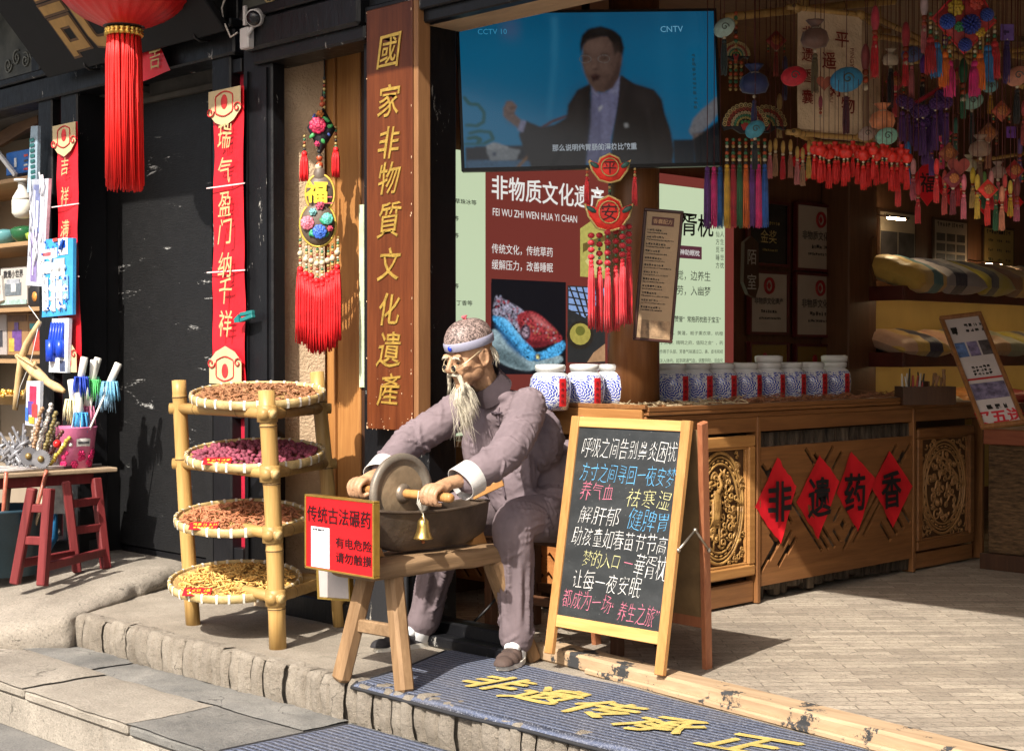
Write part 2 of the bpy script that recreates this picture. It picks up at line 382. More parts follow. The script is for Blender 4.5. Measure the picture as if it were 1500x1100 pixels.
mb = MB(); mb.box((-5, -.055, LZ), (X0(357), .11, LZ + .13), bev=.01); mb.box((-5, -.075, LZ + .132), (X0(357), .1, LZ + .175), bev=.008); mb.build('lintel', BLACK, tf)
zb = Z0(375, 72, -.12)
mb = MB(); mb.box((X0(357, -.12), -.12, zb), (.30, .10, zb + .15), bev=.015); mb.box((X0(357, -.12) + .02, -.085, zb - .06), (.30, .1, zb + .01), bev=.01); mb.box((X0(357, -.1) + .01, -.13, zb + .152), (.3, .1, zb + .2), bev=.006)
mb.build('lintel', BLACK, tf)
PAINTP = pbr('old_painted_panel', (.05, .055, .052), .5, var=.5, vs=5, col2=(.11, .11, .095))
mb = MB(); mb.box((-5, .06, LZ + .17), (X0(345), .1, 3.7)); mb.build('frieze_panel', PAINTP, tf)
mb = MB(); mb.box((X0(357), .0, zb + .2), (.30, .06, 3.7)); mb.build('frieze_panel', PAINTP, tf)
for px in (58, 345): 
    mb = MB(); mb.box((X0(px) - .05, -.02, LZ + .17), (X0(px) + .05, .09, 3.7), bev=.006); mb.build('frieze_post', BLACK, tf)
# painted scrolls on the frieze
def spiral(o, r, turns, M, w=.006, n=26, flip=1, a0=0):
    pts = []
    for i in range(n):
        t = i / (n - 1); a = a0 + flip * turns * 2 * pi * t; q = r * (1 - .88 * t)
        pts.append(M @ V((o[0] + q * cos(a), o[1] + q * sin(a), .004)))
    return pts
FRG = pbr('frieze_ochre', (.32, .24, .12), .5); FRB = pbr('frieze_blue', (.02, .03, .22), .5)
mb = MB(); M = front((0, .058, 0))
for k in range(9):
    x = X0(2) + k * .11; mb.tube(spiral((x, LZ + .30 + .03 * (k % 2)), .05, 1.6, M, flip=1 if k % 2 else -1, a0=k), .006, 5)
mb.build('frieze_scroll', pbr('frieze_grey', (.16, .165, .15), .5), tf)
mb = MB(); M = front((0, -.002, 0)); za = zb + .2
for k in range(3): mb.tube(spiral((X0(398) + k * .13, za + .09 + .02 * k), .055, 1.5, M, flip=1 if k % 2 else -1, a0=k * 2), .008, 5)
mb.build('frieze_scroll', FRG, tf)
mb = MB()
mb.prism([(X0(420) + .19 * i / 14, za + .035 + .03 * abs(sin(i * 1.3))) for i in range(15)] + [(X0(420) + .19, za + .2), (X0(420), za + .2)], .004, M); mb.build('frieze_flower', FRB, tf)
# closed door
db = .25; dx0 = X0(140, db); dx1 = X0(309, db); dz1 = Z0(250, 146, db)
mb = MB(); mb.box((dx0, db, .14), (dx1, db + .05, dz1))
d = mb.build('door', DOORB, tf)
mb = MB()
mb.box((dx0 - .02, db - .012, .12), (dx0 + .035, db - .001, dz1)); mb.box((dx1 - .035, db - .012, .12), (dx1 + .03, db - .001, dz1)); mb.build('door_stile', DOORB, d)
mb = MB(); mb.box((dx0 - .3, db + .01, .02), (dx1 + .1, db + .09, .138), bev=.01); mb.build('door_sill', BLACK, tf)
mb = MB(); mb.box((dx0 - .25, db - .03, dz1 + .002), (dx1 + .1, db + .3, dz1 + .03)); mb.box((dx0 - .25, db + .0, dz1 + .031), (dx1 + .1, db + .03, LZ + .2)); mb.box((-5, .112, 2.7), (-2.0, .7, 2.74));  mb.build('transom', pbr('transom_board', (.075, .066, .055), .7), tf)
mb = MB(); mb.box((X0(114), .0, .05), (X0(114) + .02, db + .1, LZ)); mb.box((X0(114, .2) - .3, db + .02, .05), (dx0 - .021, db + .06, LZ)); mb.build('door_jamb', pbr('jamb_black', (.006, .006, .007), .6), tf)
mb = MB(); mb.box((X0(311, 0) + .01, .05, .05), (X0(330), db + .1, LZ)); mb.build('door_jamb', BLACK, tf)
mb = MB()
for px, w in ((118, 10),): mb.box((X0(px, .12), .11, 1.25), (X0(px + 9, .12), .12, 2.2))
mb.build('picture_strip', pbr('old_picture', (.10, .07, .05), .5, var=.8, vs=16), tf)
# eaves of the house, which throw the shadow line along the front
mb = MB(); mb.box((-6, -1.25, 3.6), (6.4, .3, 3.66)); mb.build('eave', DARKW, tf)
mb = MB(); mb.box((.3, .1, 2.95), (6.4, .16, 3.6)); mb.build('upper_wall', BLACK, tf)
# recess beside the door: plastered reveal and wooden back
PLASTER = pbr('plaster', (.50, .37, .245), .9, var=.14, vs=5, bp=1.0, bs=75, bd=.012, spec=.15)
zt = Z0(460, 72, .2)
mb = MB(); x0 = X0(399, .0)
mb.add([(x0 - .03, .03, 0), (x0 + .10, .24, 0), (x0 + .10, .24, zt), (x0 - .03, .03, zt), (x0 - .2, .03, 0), (x0 - .2, .24, 0), (x0 - .2, .24, zt), (x0 - .2, .03, zt)], [(0, 1, 2, 3), (4, 0, 3, 7), (1, 5, 6, 2), (3, 2, 6, 7), (4, 5, 1, 0), (5, 4, 7, 6)])
mb.box((x0 - .02, .0, zt), (.28, .3, zt + .05))
tag(mb.build('plaster_wall', PLASTER, loc=(x0, .1, 0)), 'rough beige plastered wall strip in the recess between black post and wood panel', 'wall')
wp = thing('wood_panel', 'orange brown wood board panel at the back of the recess behind the embroidered pendant', 'panel', (-.25, .25, 0))
xw = x0 + .02; xm = X0(490, .26)
mb = MB(); mb.box((xw, .26, 0), (xm, .29, zt), bev=.004); mb.build('board', ORANGEW, wp)
mb = MB(); mb.box((xm + .002, .275, 0), (X0(526, .27), .30, zt), bev=.004); mb.build('board', ORANGEW, wp)
mb = MB(); mb.box((X0(526, .27) + .001, .27, 1.08), (X0(533, .27), .28, 1.95)); mb.build('green_strip', pbr('pale_green', (.50, .58, .40), .6), wp)
mb = MB(); mb.box((X0(526, .27) + .001, .285, 0), (.3, .298, zt)); mb.box((x0 - .3, .301, 0), (.3, .32, zt + .1)); mb.build('backing', DARKW, wp)
# big black post that carries the vertical sign, with sills
mb = MB(); mb.box((.20, -.02, 0), (.52, .16, 3.0), bev=.02); mb.box((.525, .01, 0), (.605, .19, 3.0), bev=.012); mb.box((.44, -.035, 0), (.475, -.018, 3.0), bev=.006)
mb.build('post', BLACK, tf)
BLACKW = black_paint('black_paint_worn', .57, (.02, .02, .022), (.42, .39, .34), 8, .55)
mb = MB(); mb.box((.17, -.055, 0), (.53, -.021, .36), bev=.012); mb.box((.25, -.07, .30), (.45, -.056, .34)); mb.build('post_base', BLACKW, tf)
for q in (((x0, -.03, 0), (.165, .1, .11)), ((.53, .02, 0), (1.12, .12, .10)), ((.535, -.055, 0), (1.13, .018, .05))): mb = MB(); mb.box(*q, bev=.008); mb.build('sill', BLACK, tf)
# lintel over the open shop
zl = Z0(664, 27, -.03)
mb = MB(); mb.box((.30, -.06, zl), (6.4, .0, 3.6), bev=.006); mb.box((.30, -.085, zl + .05), (6.4, -.061, zl + .12), bev=.006); mb.build('lintel', BLACK, tf)
RAW = pbr('raw_beam', (.42, .29, .17), .85, var=.25, vs=5, bp=.6, bs=25, stretch=(.3, 1, 1), bd=.01)
mb = MB(); mb.box((.608, .003, zl + .006), (6.4, .20, 2.95), bev=.008); mb.build('raw_beam', RAW, tf)
# worn threshold of the open shop
p0 = at(777, 965, z=0); p1 = at(1278, 1098, z=0); dv = (p1 - p0).normalized()
WORN = wood('worn_threshold_wood', (.30, .20, .115), (.52, .38, .24), 0, .6, .8, .8, wear=((.035, .036, .038), 6, .56))
th = thing('threshold', 'worn wooden threshold beam with flaked black paint in front of the brick floor', 'threshold', (p0.x, p0.y, 0))
q = p0 + dv * 4.5; mb = MB(); mb.beam((p0.x, p0.y + .07, .032), (q.x, q.y + .07, .032), .12, .064, bev=.01); mb.build('beam', WORN, th)
mb = MB(); mb.beam((p0.x + .35, p0.y - .035, .012), (q.x, q.y + .00, .012), .05, .024, bev=.006); mb.build('wedge_board', WORN, th)

# ------------------------------------------------------------------ inside of the open shop
AW = -.25
m, n, b = NT('shop_brick_floor'); v = tex(n, (1, 1, 1), (0, 0, R(-47)))
br = n.nodes.new('ShaderNodeTexBrick'); br.inputs['Scale'].default_value = 1; br.inputs['Brick Width'].default_value = .26; br.inputs['Row Height'].default_value = .062; br.inputs['Mortar Size'].default_value = .0035
br.inputs['Color1'].default_value = (.28, .235, .185, 1); br.inputs['Color2'].default_value = (.52, .45, .36, 1); br.inputs['Mortar'].default_value = (.17, .14, .11, 1)
n.links.new(v, br.inputs['Vector']); f = nz(n, v, 3.2, 7, .7); f2 = nz(n, tex(n, (3, 30, 1), (0, 0, R(-47))), 2.2, 6, .7)
c = mix(n, ramp(n, f2, [(.42, (0, 0, 0)), (.68, (.85, .85, .85))]), br.outputs['Color'], (.40, .35, .28)); c = mix(n, ramp(n, f, [(.46, (0, 0, 0)), (.70, (.6, .6, .6))]), c, (.20, .17, .14)); c = mix(n, ramp(n, nz(n, v, .9, 5, .65), [(.45, (0, 0, 0)), (.65, (.5, .5, .5))]), c, (.23, .20, .165)); c = mix(n, ramp(n, nz(n, v, 60, 4, .8), [(.36, (.7, .7, .7)), (.46, (0, 0, 0))]), c, (.14, .12, .10)); c = mix(n, 1.0, c, (1.0, .99, .98), 'MULTIPLY')
n.links.new(c, b.inputs['Base Color']); b.inputs['Roughness'].default_value = .8; b.inputs['Specular IOR Level'].default_value = .25
bump(n, b, math_(n, 'ADD', math_(n, 'MULTIPLY', br.outputs['Fac'], -.6), math_(n, 'ADD', f2, math_(n, 'MULTIPLY', nz(n, v, 40, 5, .7), .6))), .9, .014)
mb = MB(); mb.grid(lambda u, v: (-.25 + 6.6 * u, .12 + 8 * v, .006), 10, 10); struct(mb, 'floor', m)
INW = wood('shop_wall_wood', (.10, .042, .02), (.19, .085, .04), 2, .8, .5, .2)
mb = MB(); mb.box((AW - .1, .31, 0), (AW, 8.1, 3.1)); tag(mb.build('shop_side_wall', INW, loc=(AW, 4, 0)), 'dark brown wooden side wall inside the open shop behind counter and shelves', 'wall')
mb = MB(); mb.box((AW - .1, 8.1, 0), (6.4, 8.2, 3.1)); tag(mb.build('shop_back_wall', pbr('pale_wall', (.66, .55, .40), .8, var=.08, vs=2), loc=(3, 8.1, 0)), 'pale plastered wall at the far end of the open shop', 'wall')
mb = MB(); mb.box((6.35, .2, 0), (6.45, 8.1, 3.1)); struct(mb, 'shop_wall', pbr('pale_wall', (.66, .55, .40), .8, var=.08, vs=2))
mb = MB(); mb.box((AW - .1, .21, 3.05), (6.45, 8.2, 3.12)); struct(mb, 'ceiling', wood('ceiling_wood', (.15, .075, .038), (.25, .135, .07), 1, .8))
# ------------------------------------------------------------------ counter
CA = 1.04; CB0 = .926; CT = .975
def yb(px, a=CA, py=650): return at(px, py, a=a).y
def za(px, py, a=CA): return at(px, py, a=a).z
ct = thing('shop_counter', 'long carved wooden shop counter with fretwork front standing on the brick floor', 'counter', (.8, 2.4, 0))
yend = yb(1438); ym = yb(1352)
CW = wood('counter_oak', (.15, .062, .022), (.31, .14, .05), 1, .8, .42, .2)
CWV = wood('counter_oak_upright', (.14, .058, .021), (.30, .135, .048), 2, .8, .42, .2)
mb = MB(); mb.box((.35, CB0 + .02, .02), (.94, yend - .02, .93)); mb.build('carcass', DARKW, ct)
mb = MB(); mb.box((.30, CB0, .93), (CA + .02, yend, .955), bev=.004); mb.box((.30, CB0, .958), (CA + .035, ym, CT), bev=.004); mb.build('counter_top', CW, ct)
mb = MB(); mb.box((.30, CB0 - .02, .86), (CA + .01, CB0 - .001, CT + .012), bev=.004); mb.build('end_board', wood('end_board_wood', (.30, .13, .04), (.52, .26, .09), 0, .8, .42, .2), ct)
mb = MB(); mb.box((CA - .03, CB0 + .002, CT + .001), (CA + .036, ym, CT + .022), bev=.003); mb.box((.52, CB0 - .02, CT + .013), (CA + .03, CB0 + .004, CT + .034), bev=.003); mb.build('tray_rim', CW, ct)
# end panel facing the street with pierced slots
BARK = pbr('bark_logs', (.06, .042, .03), .9, var=.7, vs=11, bp=1, bs=40, stretch=(4, 4, .5), bd=.02, col2=(.17, .125, .085))
mb = MB(); mb.box((-.18, CB0 - .018, .62), (CA, CB0 + .01, .80)); mb.box((CA - .05, CB0 - .022, .02), (CA + .004, CB0 + .012, .859), bev=.003); mb.build('end_frame', CWV, ct)
def slotted(o, w, h, slots, thick, M, name, mat, parent, n=None):
    "a board with real slots cut through it"
    b = MB(); b.box((0, 0, 0), (w, h, thick), M=M); ob = b.build(name, mat, parent)
    c = MB()
    for x, y, L, ww, ang in slots:
        T = M @ Matrix.Translation((x, y, 0)) @ Matrix.Rotation(ang, 4, 'Z'); c.box((-L / 2, -ww / 2, -.02), (L / 2, ww / 2, thick + .02), M=T)
    co = c.build('cut', None, parent)
    md = ob.modifiers.new('b', 'BOOLEAN'); md.object = co; md.operation = 'DIFFERENCE'; md.solver = 'EXACT'; md.use_self = True
    dg = bpy.context.evaluated_depsgraph_get(); dg.update(); me = bpy.data.meshes.new_from_object(ob.evaluated_get(dg))
    ob.modifiers.clear(); ob.data = me; bpy.data.objects.remove(co); return ob
def chev(w, h, rnd):
    s = []
    u = h / 7.5; cx = w / 2
    for sg in (-1, 1):
        for k in range(9):
            for j, (L, off) in enumerate(((2.6, 0), (1.5, .9), (.8, 1.7))):
                x = cx + sg * (u * .75 + k * u * 1.05); y = h * .62 - k * u * .35 + off * u * (1 if k % 2 else -1.2) - u * .6
                a = sg * R(45) * (1 if k % 3 else -1)
                if u * .8 < x < w - u * .8 and u < y < h - u: s.append((x, y, L * u * .55, u * .19, a + 0))
    return s
def lattice(w, h, u):
    "diagonal slots in a diamond lay-out: quadrant by quadrant, all of one slope"
    s = []; nx = int(w / u); ny = int(h / u)
    for i in range(nx):
        for j in range(ny):
            x = (i + .5) * w / nx; y = (j + .5) * h / ny
            q = ((i // 3) + (j // 3)) % 2; a = R(45) if q else R(-45)
            L = u * (1.15, .75, .95)[(i + 2 * j) % 3]
            s.append((x, y, L, u * .24, a))
    return s
slotted(None, .95, .50, lattice(.95, .5, .1), .016, front((-.18, CB0 - .005, .10)), 'end_fretwork', wood('fret_wood_end', (.33, .12, .035), (.52, .22, .07), 0, .8), ct)
# bark facing behind the fretwork
y0, y1 = yb(1110), yb(1333)
mb = MB(); y = y0 + .02
while y < y1 - .05:
    w = random.uniform(.05, .11); top = .845; zb_ = .03 + random.uniform(-.01, .03)
    mb.tube([(CA - .06, y + w / 2, zb_), (CA - .05 + random.uniform(-.01, .01), y + w / 2, .45), (CA - .06, y + w / 2, top)], [w * .52, w * .56, w * .5], 9); y += w * .92
mb.build('bark_facing', BARK, ct)
zt_, zb_ = za(1110, 655), za(1110, 858)
sl = []
W_, H_ = y1 - y0 - .01, zt_ - zb_; u = H_ / 9
for k in range(5):   # two fans of slots falling from the left and from the right, framed diamonds between
    sl += [(W_ * .33 + k * u * 1.0 - u * 1.0, H_ * .36 + u * (.3 - k * .18), u * (5.4 - k * .6), u * .34, R(-45))] if k < 3 else []
    sl += [(W_ * .70 + k * u * 1.0 - u * 1.5, H_ * .40 - u * (.2 - k * .1), u * (5.6 - k * .8), u * .34, R(45))] if k < 3 else []
for k in range(4):
    sl += [(u * (.8 + k * .9), H_ * .25 - u * .5 + (k % 2) * u * .6, u * (2.4 - .3 * k), u * .36, R(45)), (u * (.8 + k * .8), H_ * .80 - k * u * .3, u * 1.9, u * .36, R(-45)),
           (W_ - u * (.9 + k * .9), H_ * .30 - k * u * .35 + u * .6, u * 2.0, u * .36, R(-45)), (W_ - u * (.9 + k * .95), H_ * .86 - (k % 2) * u * .5, u * 2.0, u * .36, R(45)),
           (W_ * .30 + k * u * 1.1, H_ * .90 - (k % 2) * u * .4, u * 1.7, u * .34, R(-45 if k < 2 else 45))]
for cx, cy in ((W_ * .515, H_ * .36), (W_ * .12, H_ * .40), (W_ * .90, H_ * .55)):
    sl += [(cx, cy, u * .62, u * .62, R(45))]
    for sx, sy, a in ((1, 1, -45), (-1, 1, 45), (1, -1, 45), (-1, -1, -45)): sl += [(cx + sx * u * .75, cy + sy * u * .75, u * 1.4, u * .32, R(a))]
sl = [q for q in sl if q[2] > .02 and u * .4 < q[0] < W_ - u * .4 and u * .4 < q[1] < H_ - u * .4]
slotted(None, W_, H_, sl, .016, side((CA, y0 + .005, zb_)), 'fretwork_panel', CW, ct)
for px in (1107, 1335, 1436):
    y = yb(px); mb = MB(); mb.box((CA - .05, y - .014, .01), (CA + .022, y + .014, .93), bev=.003); mb.build('upright', CWV, ct)
mb = MB(); mb.box((CA - .04, CB0 + .02, .856), (CA + .012, yend - .016, .929), bev=.003); mb.build('apron', CW, ct)
CARVE = pbr('carved_wood_sunlit', (.27, .13, .035), .55, var=.35, vs=18, bp=.4, bs=60, col2=(.47, .27, .08))  # lighter copy for the near panel, sunlight put into its colour
CARVED = wood('carved_wood_shaded', (.24, .12, .045), (.40, .21, .08), 2, 1, .45)  # darker copy for the far panel, shade put into its colour
def carved_panel(pxa, pxb, pyt, pyb, mat, seed):
    rs = random.Random(seed); ya, yb_ = yb(pxa), yb(pxb); pm = (pxa + pxb) / 2; z1, z0 = za(pm, pyt), za(pm, pyb)
    w, h = yb_ - ya, z1 - z0; M = side((CA - .012, ya, z0))
    mb = MB(); mb.box((0, 0, -.02), (w, h, -.002), M=M); pn = mb.build('carved_panel', pbr('carving_ground', (.085, .04, .015), .7), ct)
    mb = MB(); f = .055
    for q in (((0, 0, 0), (w, f, .03)), ((0, h - f, 0), (w, h, .03)), ((0, f, 0), (f, h - f, .03)), ((w - f, f, 0), (w, h - f, .03))): mb.box(*q, M=M, bev=.007)
    for q in (((f, f, 0), (w - f, f + .012, .018)), ((f, h - f - .012, 0), (w - f, h - f, .018)), ((f, f + .012, 0), (f + .012, h - f - .012, .018)), ((w - f - .012, f + .012, 0), (w - f, h - f - .012, .018))): mb.box(*q, M=M, bev=.003)
    mb.build('panel_frame', CW if mat is CARVED else wood('panel_frame_wood', (.33, .15, .045), (.52, .27, .09), 1, .8, .4, .2), pn)  # near panel's frame takes a paler wood, as if sunlit
    cx, cy = w / 2, h / 2; ra, rb = w / 2 - f - .022, h / 2 - f - .022
    mb = MB()
    for k, rad in ((1, .0085), (.92, .0055), (.80, .0065)):
        mb.tube([M @ V((cx + ra * k * cos(t * 2 * pi / 48), cy + rb * k * sin(t * 2 * pi / 48), .006)) for t in range(49)], rad, 7)
    for t in range(28):
        a0 = t * 2 * pi / 28; mb.tube([M @ V((cx + ra * .86 * cos(a0 + d), cy + rb * .86 * sin(a0 + d), .005)) for d in (0, .06, .12, .16)], [.003, .006, .006, .003], 6)
    def curl(x, y, r, turns, a0, fl, rad):
        pts = []; n = 20
        for i in range(n):
            t = i / (n - 1); q = r * (1 - .85 * t); a = a0 + fl * turns * 2 * pi * t; pts.append(M @ V((x + q * cos(a), y + q * sin(a), .004 + .012 * t)))
        mb.tube(pts, [rad * (1.1 - .4 * i / (n - 1)) for i in range(n)], 6)
    cnt = 0; pts_ = []
    while cnt < 46:
        x, y = rs.uniform(-1, 1), rs.uniform(-1, 1)
        if x * x + y * y > .70 ** 2: continue
        if any((x - p) ** 2 * 1.0 + (y - q) ** 2 * 2.2 < .045 for p, q in pts_) and rs.random() < .93: cnt += .02; continue
        pts_.append((x, y)); curl(cx + ra * x, cy + rb * y, rs.uniform(.016, .036), rs.uniform(1.0, 1.7), rs.uniform(0, 6.3), rs.choice((-1, 1)), rs.uniform(.0045, .0075)); cnt += 1
    for k in range(26):  # leaves and feathers
        x, y = rs.uniform(-.66, .66), rs.uniform(-.66, .66)
        if x * x + y * y > .66 ** 2: continue
        a = rs.uniform(0, 6.3); L = rs.uniform(.03, .08); px_, py_ = cx + ra * x, cy + rb * y
        mb.tube([M @ V((px_ + L * (t - .5) * cos(a) + .012 * sin(t * 5) * sin(a), py_ + L * (t - .5) * sin(a) - .012 * sin(t * 5) * cos(a), .006 + .006 * sin(pi * t))) for t in (0, .25, .5, .75, 1)], [.002, .006, .008, .006, .002], 6)
    if mat is CARVE:   # a standing crane in the middle
        bx, by = cx - ra * .18, cy + rb * .02
        mb.ball(M @ V((bx, by, .012)), 1, 10, 7, M=Matrix.Diagonal((.014, .04, .085, 1)))
        mb.tube([M @ V((bx + .01, by + .07, .014)), M @ V((bx + .035, by + .11, .016)), M @ V((bx + .01, by + .15, .018)), M @ V((bx + .035, by + .165, .018))], [.011, .009, .008, .004], 7)
        for dx in (-.012, .02): mb.tube([M @ V((bx + dx, by - .06, .01)), M @ V((bx + dx * 1.6, by - .2, .01))], .005, 6)
        for k in range(5): mb.tube([M @ V((bx - .03 + .012 * k, by + .04, .018)), M @ V((bx - .035 + .01 * k, by - .05, .02)), M @ V((bx - .05 + .008 * k, by - .09, .012))], [.006, .007, .002], 6)
    for sx in (-1, 1):
        for sy in (-1, 1):
            for k in range(22):
                x = rs.uniform(.35, 1); y = rs.uniform(.35, 1)
                if (x * (w / 2 - f)) ** 2 / ra ** 2 + (y * (h / 2 - f)) ** 2 / rb ** 2 < 1.12: continue
                curl(cx + sx * x * (w / 2 - f - .02), cy + sy * y * (h / 2 - f - .02), rs.uniform(.010, .02), 1.2, rs.uniform(0, 6.3), rs.choice((-1, 1)), .0045)
    mb.build('carving', mat, pn)
carved_panel(1006, 1103, 640, 850, CARVE, 3)
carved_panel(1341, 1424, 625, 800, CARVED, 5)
for q in (((CA - .03, yb(955), .02), (CA + .004, yb(1103), za(1060, 856) - .004)), ((CA - .03, yb(1341), .02), (CA + .004, yb(1424), za(1380, 803) - .002))): mb = MB(); mb.box(*q, bev=.002); mb.build('plinth_panel', CW, ct)
mb = MB(); mb.box((CA - .03, CB0 + .02, .02), (CA + .003, yb(1004), .854), bev=.002); mb.build('plain_panel', CWV, ct)
# low box in front of the counter end
mb = MB(); bx0, bx1 = at(664, 690, b=.86).x, at(800, 690, b=.86).x; zA, zB = Z0(664, 692, .86), Z0(664, 645, .86)
mb.box((bx0, .74, zA), (bx0 + .06, .90, zB), bev=.004); mb.box((bx0 + .061, .75, zA), (bx1, .765, zB - .02)); mb.box((bx0 + .061, .766, zA), (bx1, .90, zA + .012))
mb.box((bx0, .74, .02), (bx0 + .05, .79, zA - .001)); mb.box((bx1 - .05, .74, .02), (bx1, .79, zA - .001))
tag(mb.build('crate', ORANGEW, loc=(bx0, .8, 0)), 'orange wooden box on legs beside the counter end behind the old man', 'crate')
# red paper diamonds
for i, (ch, T, B, Lf, Rt) in enumerate((('非', (1140, 670), (1145, 797), (1107, 743), (1168, 712)), ('遗', (1202, 666), (1200, 790), (1168, 735), (1231, 705)), ('药', (1248, 661), (1258, 779), (1227, 722), (1283, 700)), ('香', (1304, 660), (1309, 773), (1278, 712), (1338, 712)))):
    P = [at(*q, a=CA + .03) for q in (T, Rt, B, Lf)]; c0 = sum(P, V()) / 4
    t = thing('paper_diamond', 'red paper diamond reading %s pasted on the fretwork counter front' % ch, 'paper sign', c0, 'red paper diamonds on the counter')
    def fn(u, v, P=P, i=i):
        p = P[0] * (1 - u) * (1 - v) + P[1] * u * (1 - v) + P[2] * u * v + P[3] * (1 - u) * v
        e = max(abs(u - .5), abs(v - .5)) * 2
        ed = .008 * noise.noise(V((u * 5, v * 5, i * 7))) if e > .95 else 0
        return (p.x - .012 + .028 * max(0, e - .5) ** 2 + .005 * noise.noise(V((u * 3, v * 3, i))), p.y + ed, p.z + ed)
    mb = MB(); mb.grid(fn, 14, 14); mb.build('paper', REDPAPER, t)
    M = side((CA + .0275, (P[0].y + P[2].y) / 2, (P[0].z + P[2].z) / 2)); mb = MB(); write(mb, ch, 0, 0, .215, M, bold=.018, sx=1.0, wob=.05, t=.002); mb.build('character', INK, t)
# herbs spread on the counter top
def twigs(mb, n, area, lr, rr, zf, seg=3, curl=.4):
    for i in range(n):
        x, y = area(); z = zf(x, y); a = random.uniform(0, 2 * pi); L = random.uniform(*lr); r = random.uniform(*rr); k = random.uniform(-curl, curl); tl = random.uniform(-.25, .35)
        pts = [(x + L * (t - .5) * cos(a + k * t), y + L * (t - .5) * sin(a + k * t), z + tl * L * t + L * .25 * abs(k) * sin(pi * t)) for t in [j / (seg - 1) for j in range(seg)]]
        mb.tube(pts, [r * .7] + [r] * (seg - 2) + [r * .6], 4, smooth=False)
for nm, col, ya, yz, lab in (('herb_slices', (.42, .33, .20), 1.0, 1.75, 'pale dried herb slices spread on the near end of the counter top'), ('herb_twigs', (.22, .09, .04), 1.75, 3.5, 'reddish brown dried herb twigs heaped along the far counter top')):
    mb = MB(); twigs(mb, 700, lambda: (random.uniform(.76, 1.0), random.uniform(ya, yz)), (.03, .11), (.002, .004), lambda x, y: CT + .004 + random.uniform(0, .022) * (1.2 if y > 1.7 else .4))
    tag(mb.build(nm, pbr(nm, col, .8, var=.5, vs=30), loc=(.9, (ya + yz) / 2, CT)), lab, 'herbs', kind='stuff')
for q in [((.60, y, CT + .001), (CA - .032, y + .012, CT + .028)) for y in (1.12, 1.32, 1.55)] + [((.74, CB0 + .01, CT + .001), (.752, 1.119, CT + .026))]: mb = MB(); mb.box(*q); mb.build('tray_divider', CW, ct)
# porcelain jars
m, n, b = NT('porcelain'); tc = n.nodes.new('ShaderNodeTexCoord'); sp = n.nodes.new('ShaderNodeSeparateXYZ'); n.links.new(tc.outputs['Object'], sp.inputs[0])
th_ = math_(n, 'ARCTAN2', sp.outputs[1], sp.outputs[0]); dth = math_(n, 'MULTIPLY', math_(n, 'ADD', th_, 1.02), .078); dz = math_(n, 'SUBTRACT', sp.outputs[2], .088)
rad = math_(n, 'SQRT', math_(n, 'ADD', math_(n, 'MULTIPLY', dth, dth), math_(n, 'MULTIPLY', dz, dz))); ang = math_(n, 'ARCTAN2', dz, dth)
pet = math_(n, 'SINE', math_(n, 'ADD', math_(n, 'MULTIPLY', rad, 520), math_(n, 'MULTIPLY', math_(n, 'SINE', math_(n, 'ADD', math_(n, 'MULTIPLY', ang, 11), math_(n, 'MULTIPLY', rad, 90))), 1.6)))
pat = math_(n, 'MULTIPLY', math_(n, 'GREATER_THAN', pet, -.25), math_(n, 'LESS_THAN', rad, .052))
scr = math_(n, 'GREATER_THAN', nz(n, tc.outputs['Object'], 75, 2, .5, 2.5), .52); scr = math_(n, 'MULTIPLY', scr, math_(n, 'GREATER_THAN', rad, .056))
band = math_(n, 'LESS_THAN', sp.outputs[2], .158); bl = math_(n, 'MULTIPLY', math_(n, 'MAXIMUM', pat, scr), band)
n.links.new(mix(n, bl, (.70, .71, .72), (.012, .04, .36)), b.inputs['Base Color']); b.inputs['Roughness'].default_value = .14; b.inputs['Coat Weight'].default_value = .3
PORC = m; PLID = pbr('porcelain_lid', (.66, .66, .64), .25, var=.06)
def make_jar():
    t = thing('jar', 'x', 'jar', (0, 0, 0), 'porcelain jars in a row on the counter')
    mb = MB(); mb.lathe([(.052, 0), (.066, .004), (.076, .05), (.079, .10), (.074, .145), (.062, .165), (.052, .172), (.05, .178)], 32); mb.build('body', PORC, t)
    mb = MB(); mb.lathe([(.05, .176), (.056, .178), (.058, .20), (.054, .207), (.03, .209)], 28); mb.build('lid', PLID, t)
    mb = MB(); a0 = -.28
    mb.grid(lambda u, v: ((.0795 - .004 * abs(v - .5)) * cos(a0 + .42 * u), (.0795 - .004 * abs(v - .5)) * sin(a0 + .42 * u), .02 + .125 * v), 5, 8); mb.build('label', pbr('label_red', (.55, .015, .02), .5), t)
    mb = MB()
    for k in range(4):
        for q in range(3): mb.box((.0805, -.006 + q * .004 - .003, .035 + k * .026 + (q % 2) * .006), (.0812, -.0045 + q * .004 - .003, .05 + k * .026), M=Matrix.Rotation(a0 + .21, 4, 'Z'))
    mb.build('label_marks', INK, t); return t
JA = .60
jars = [(806, 'porcelain jar nearest the old man, first of the three left of the wooden column'), (856, 'middle porcelain jar of the three left of the wooden column'), (898, 'porcelain jar right against the left side of the wooden column')]
nm = ('directly right of the wooden column', 'second to the right of the wooden column', 'third to the right of the wooden column', 'fourth to the right of the wooden column, under the green poster edge', 'with a taller grey cap, below the dark certificates', 'seventh counting from the end, between two capped jars', 'second from the far end of the row', 'with a tall cap at the far end of the row')
for px, q in zip((984, 1021, 1056, 1091, 1126, 1157, 1189, 1222), nm): jars.append((px, 'porcelain jar ' + q))
proto = None
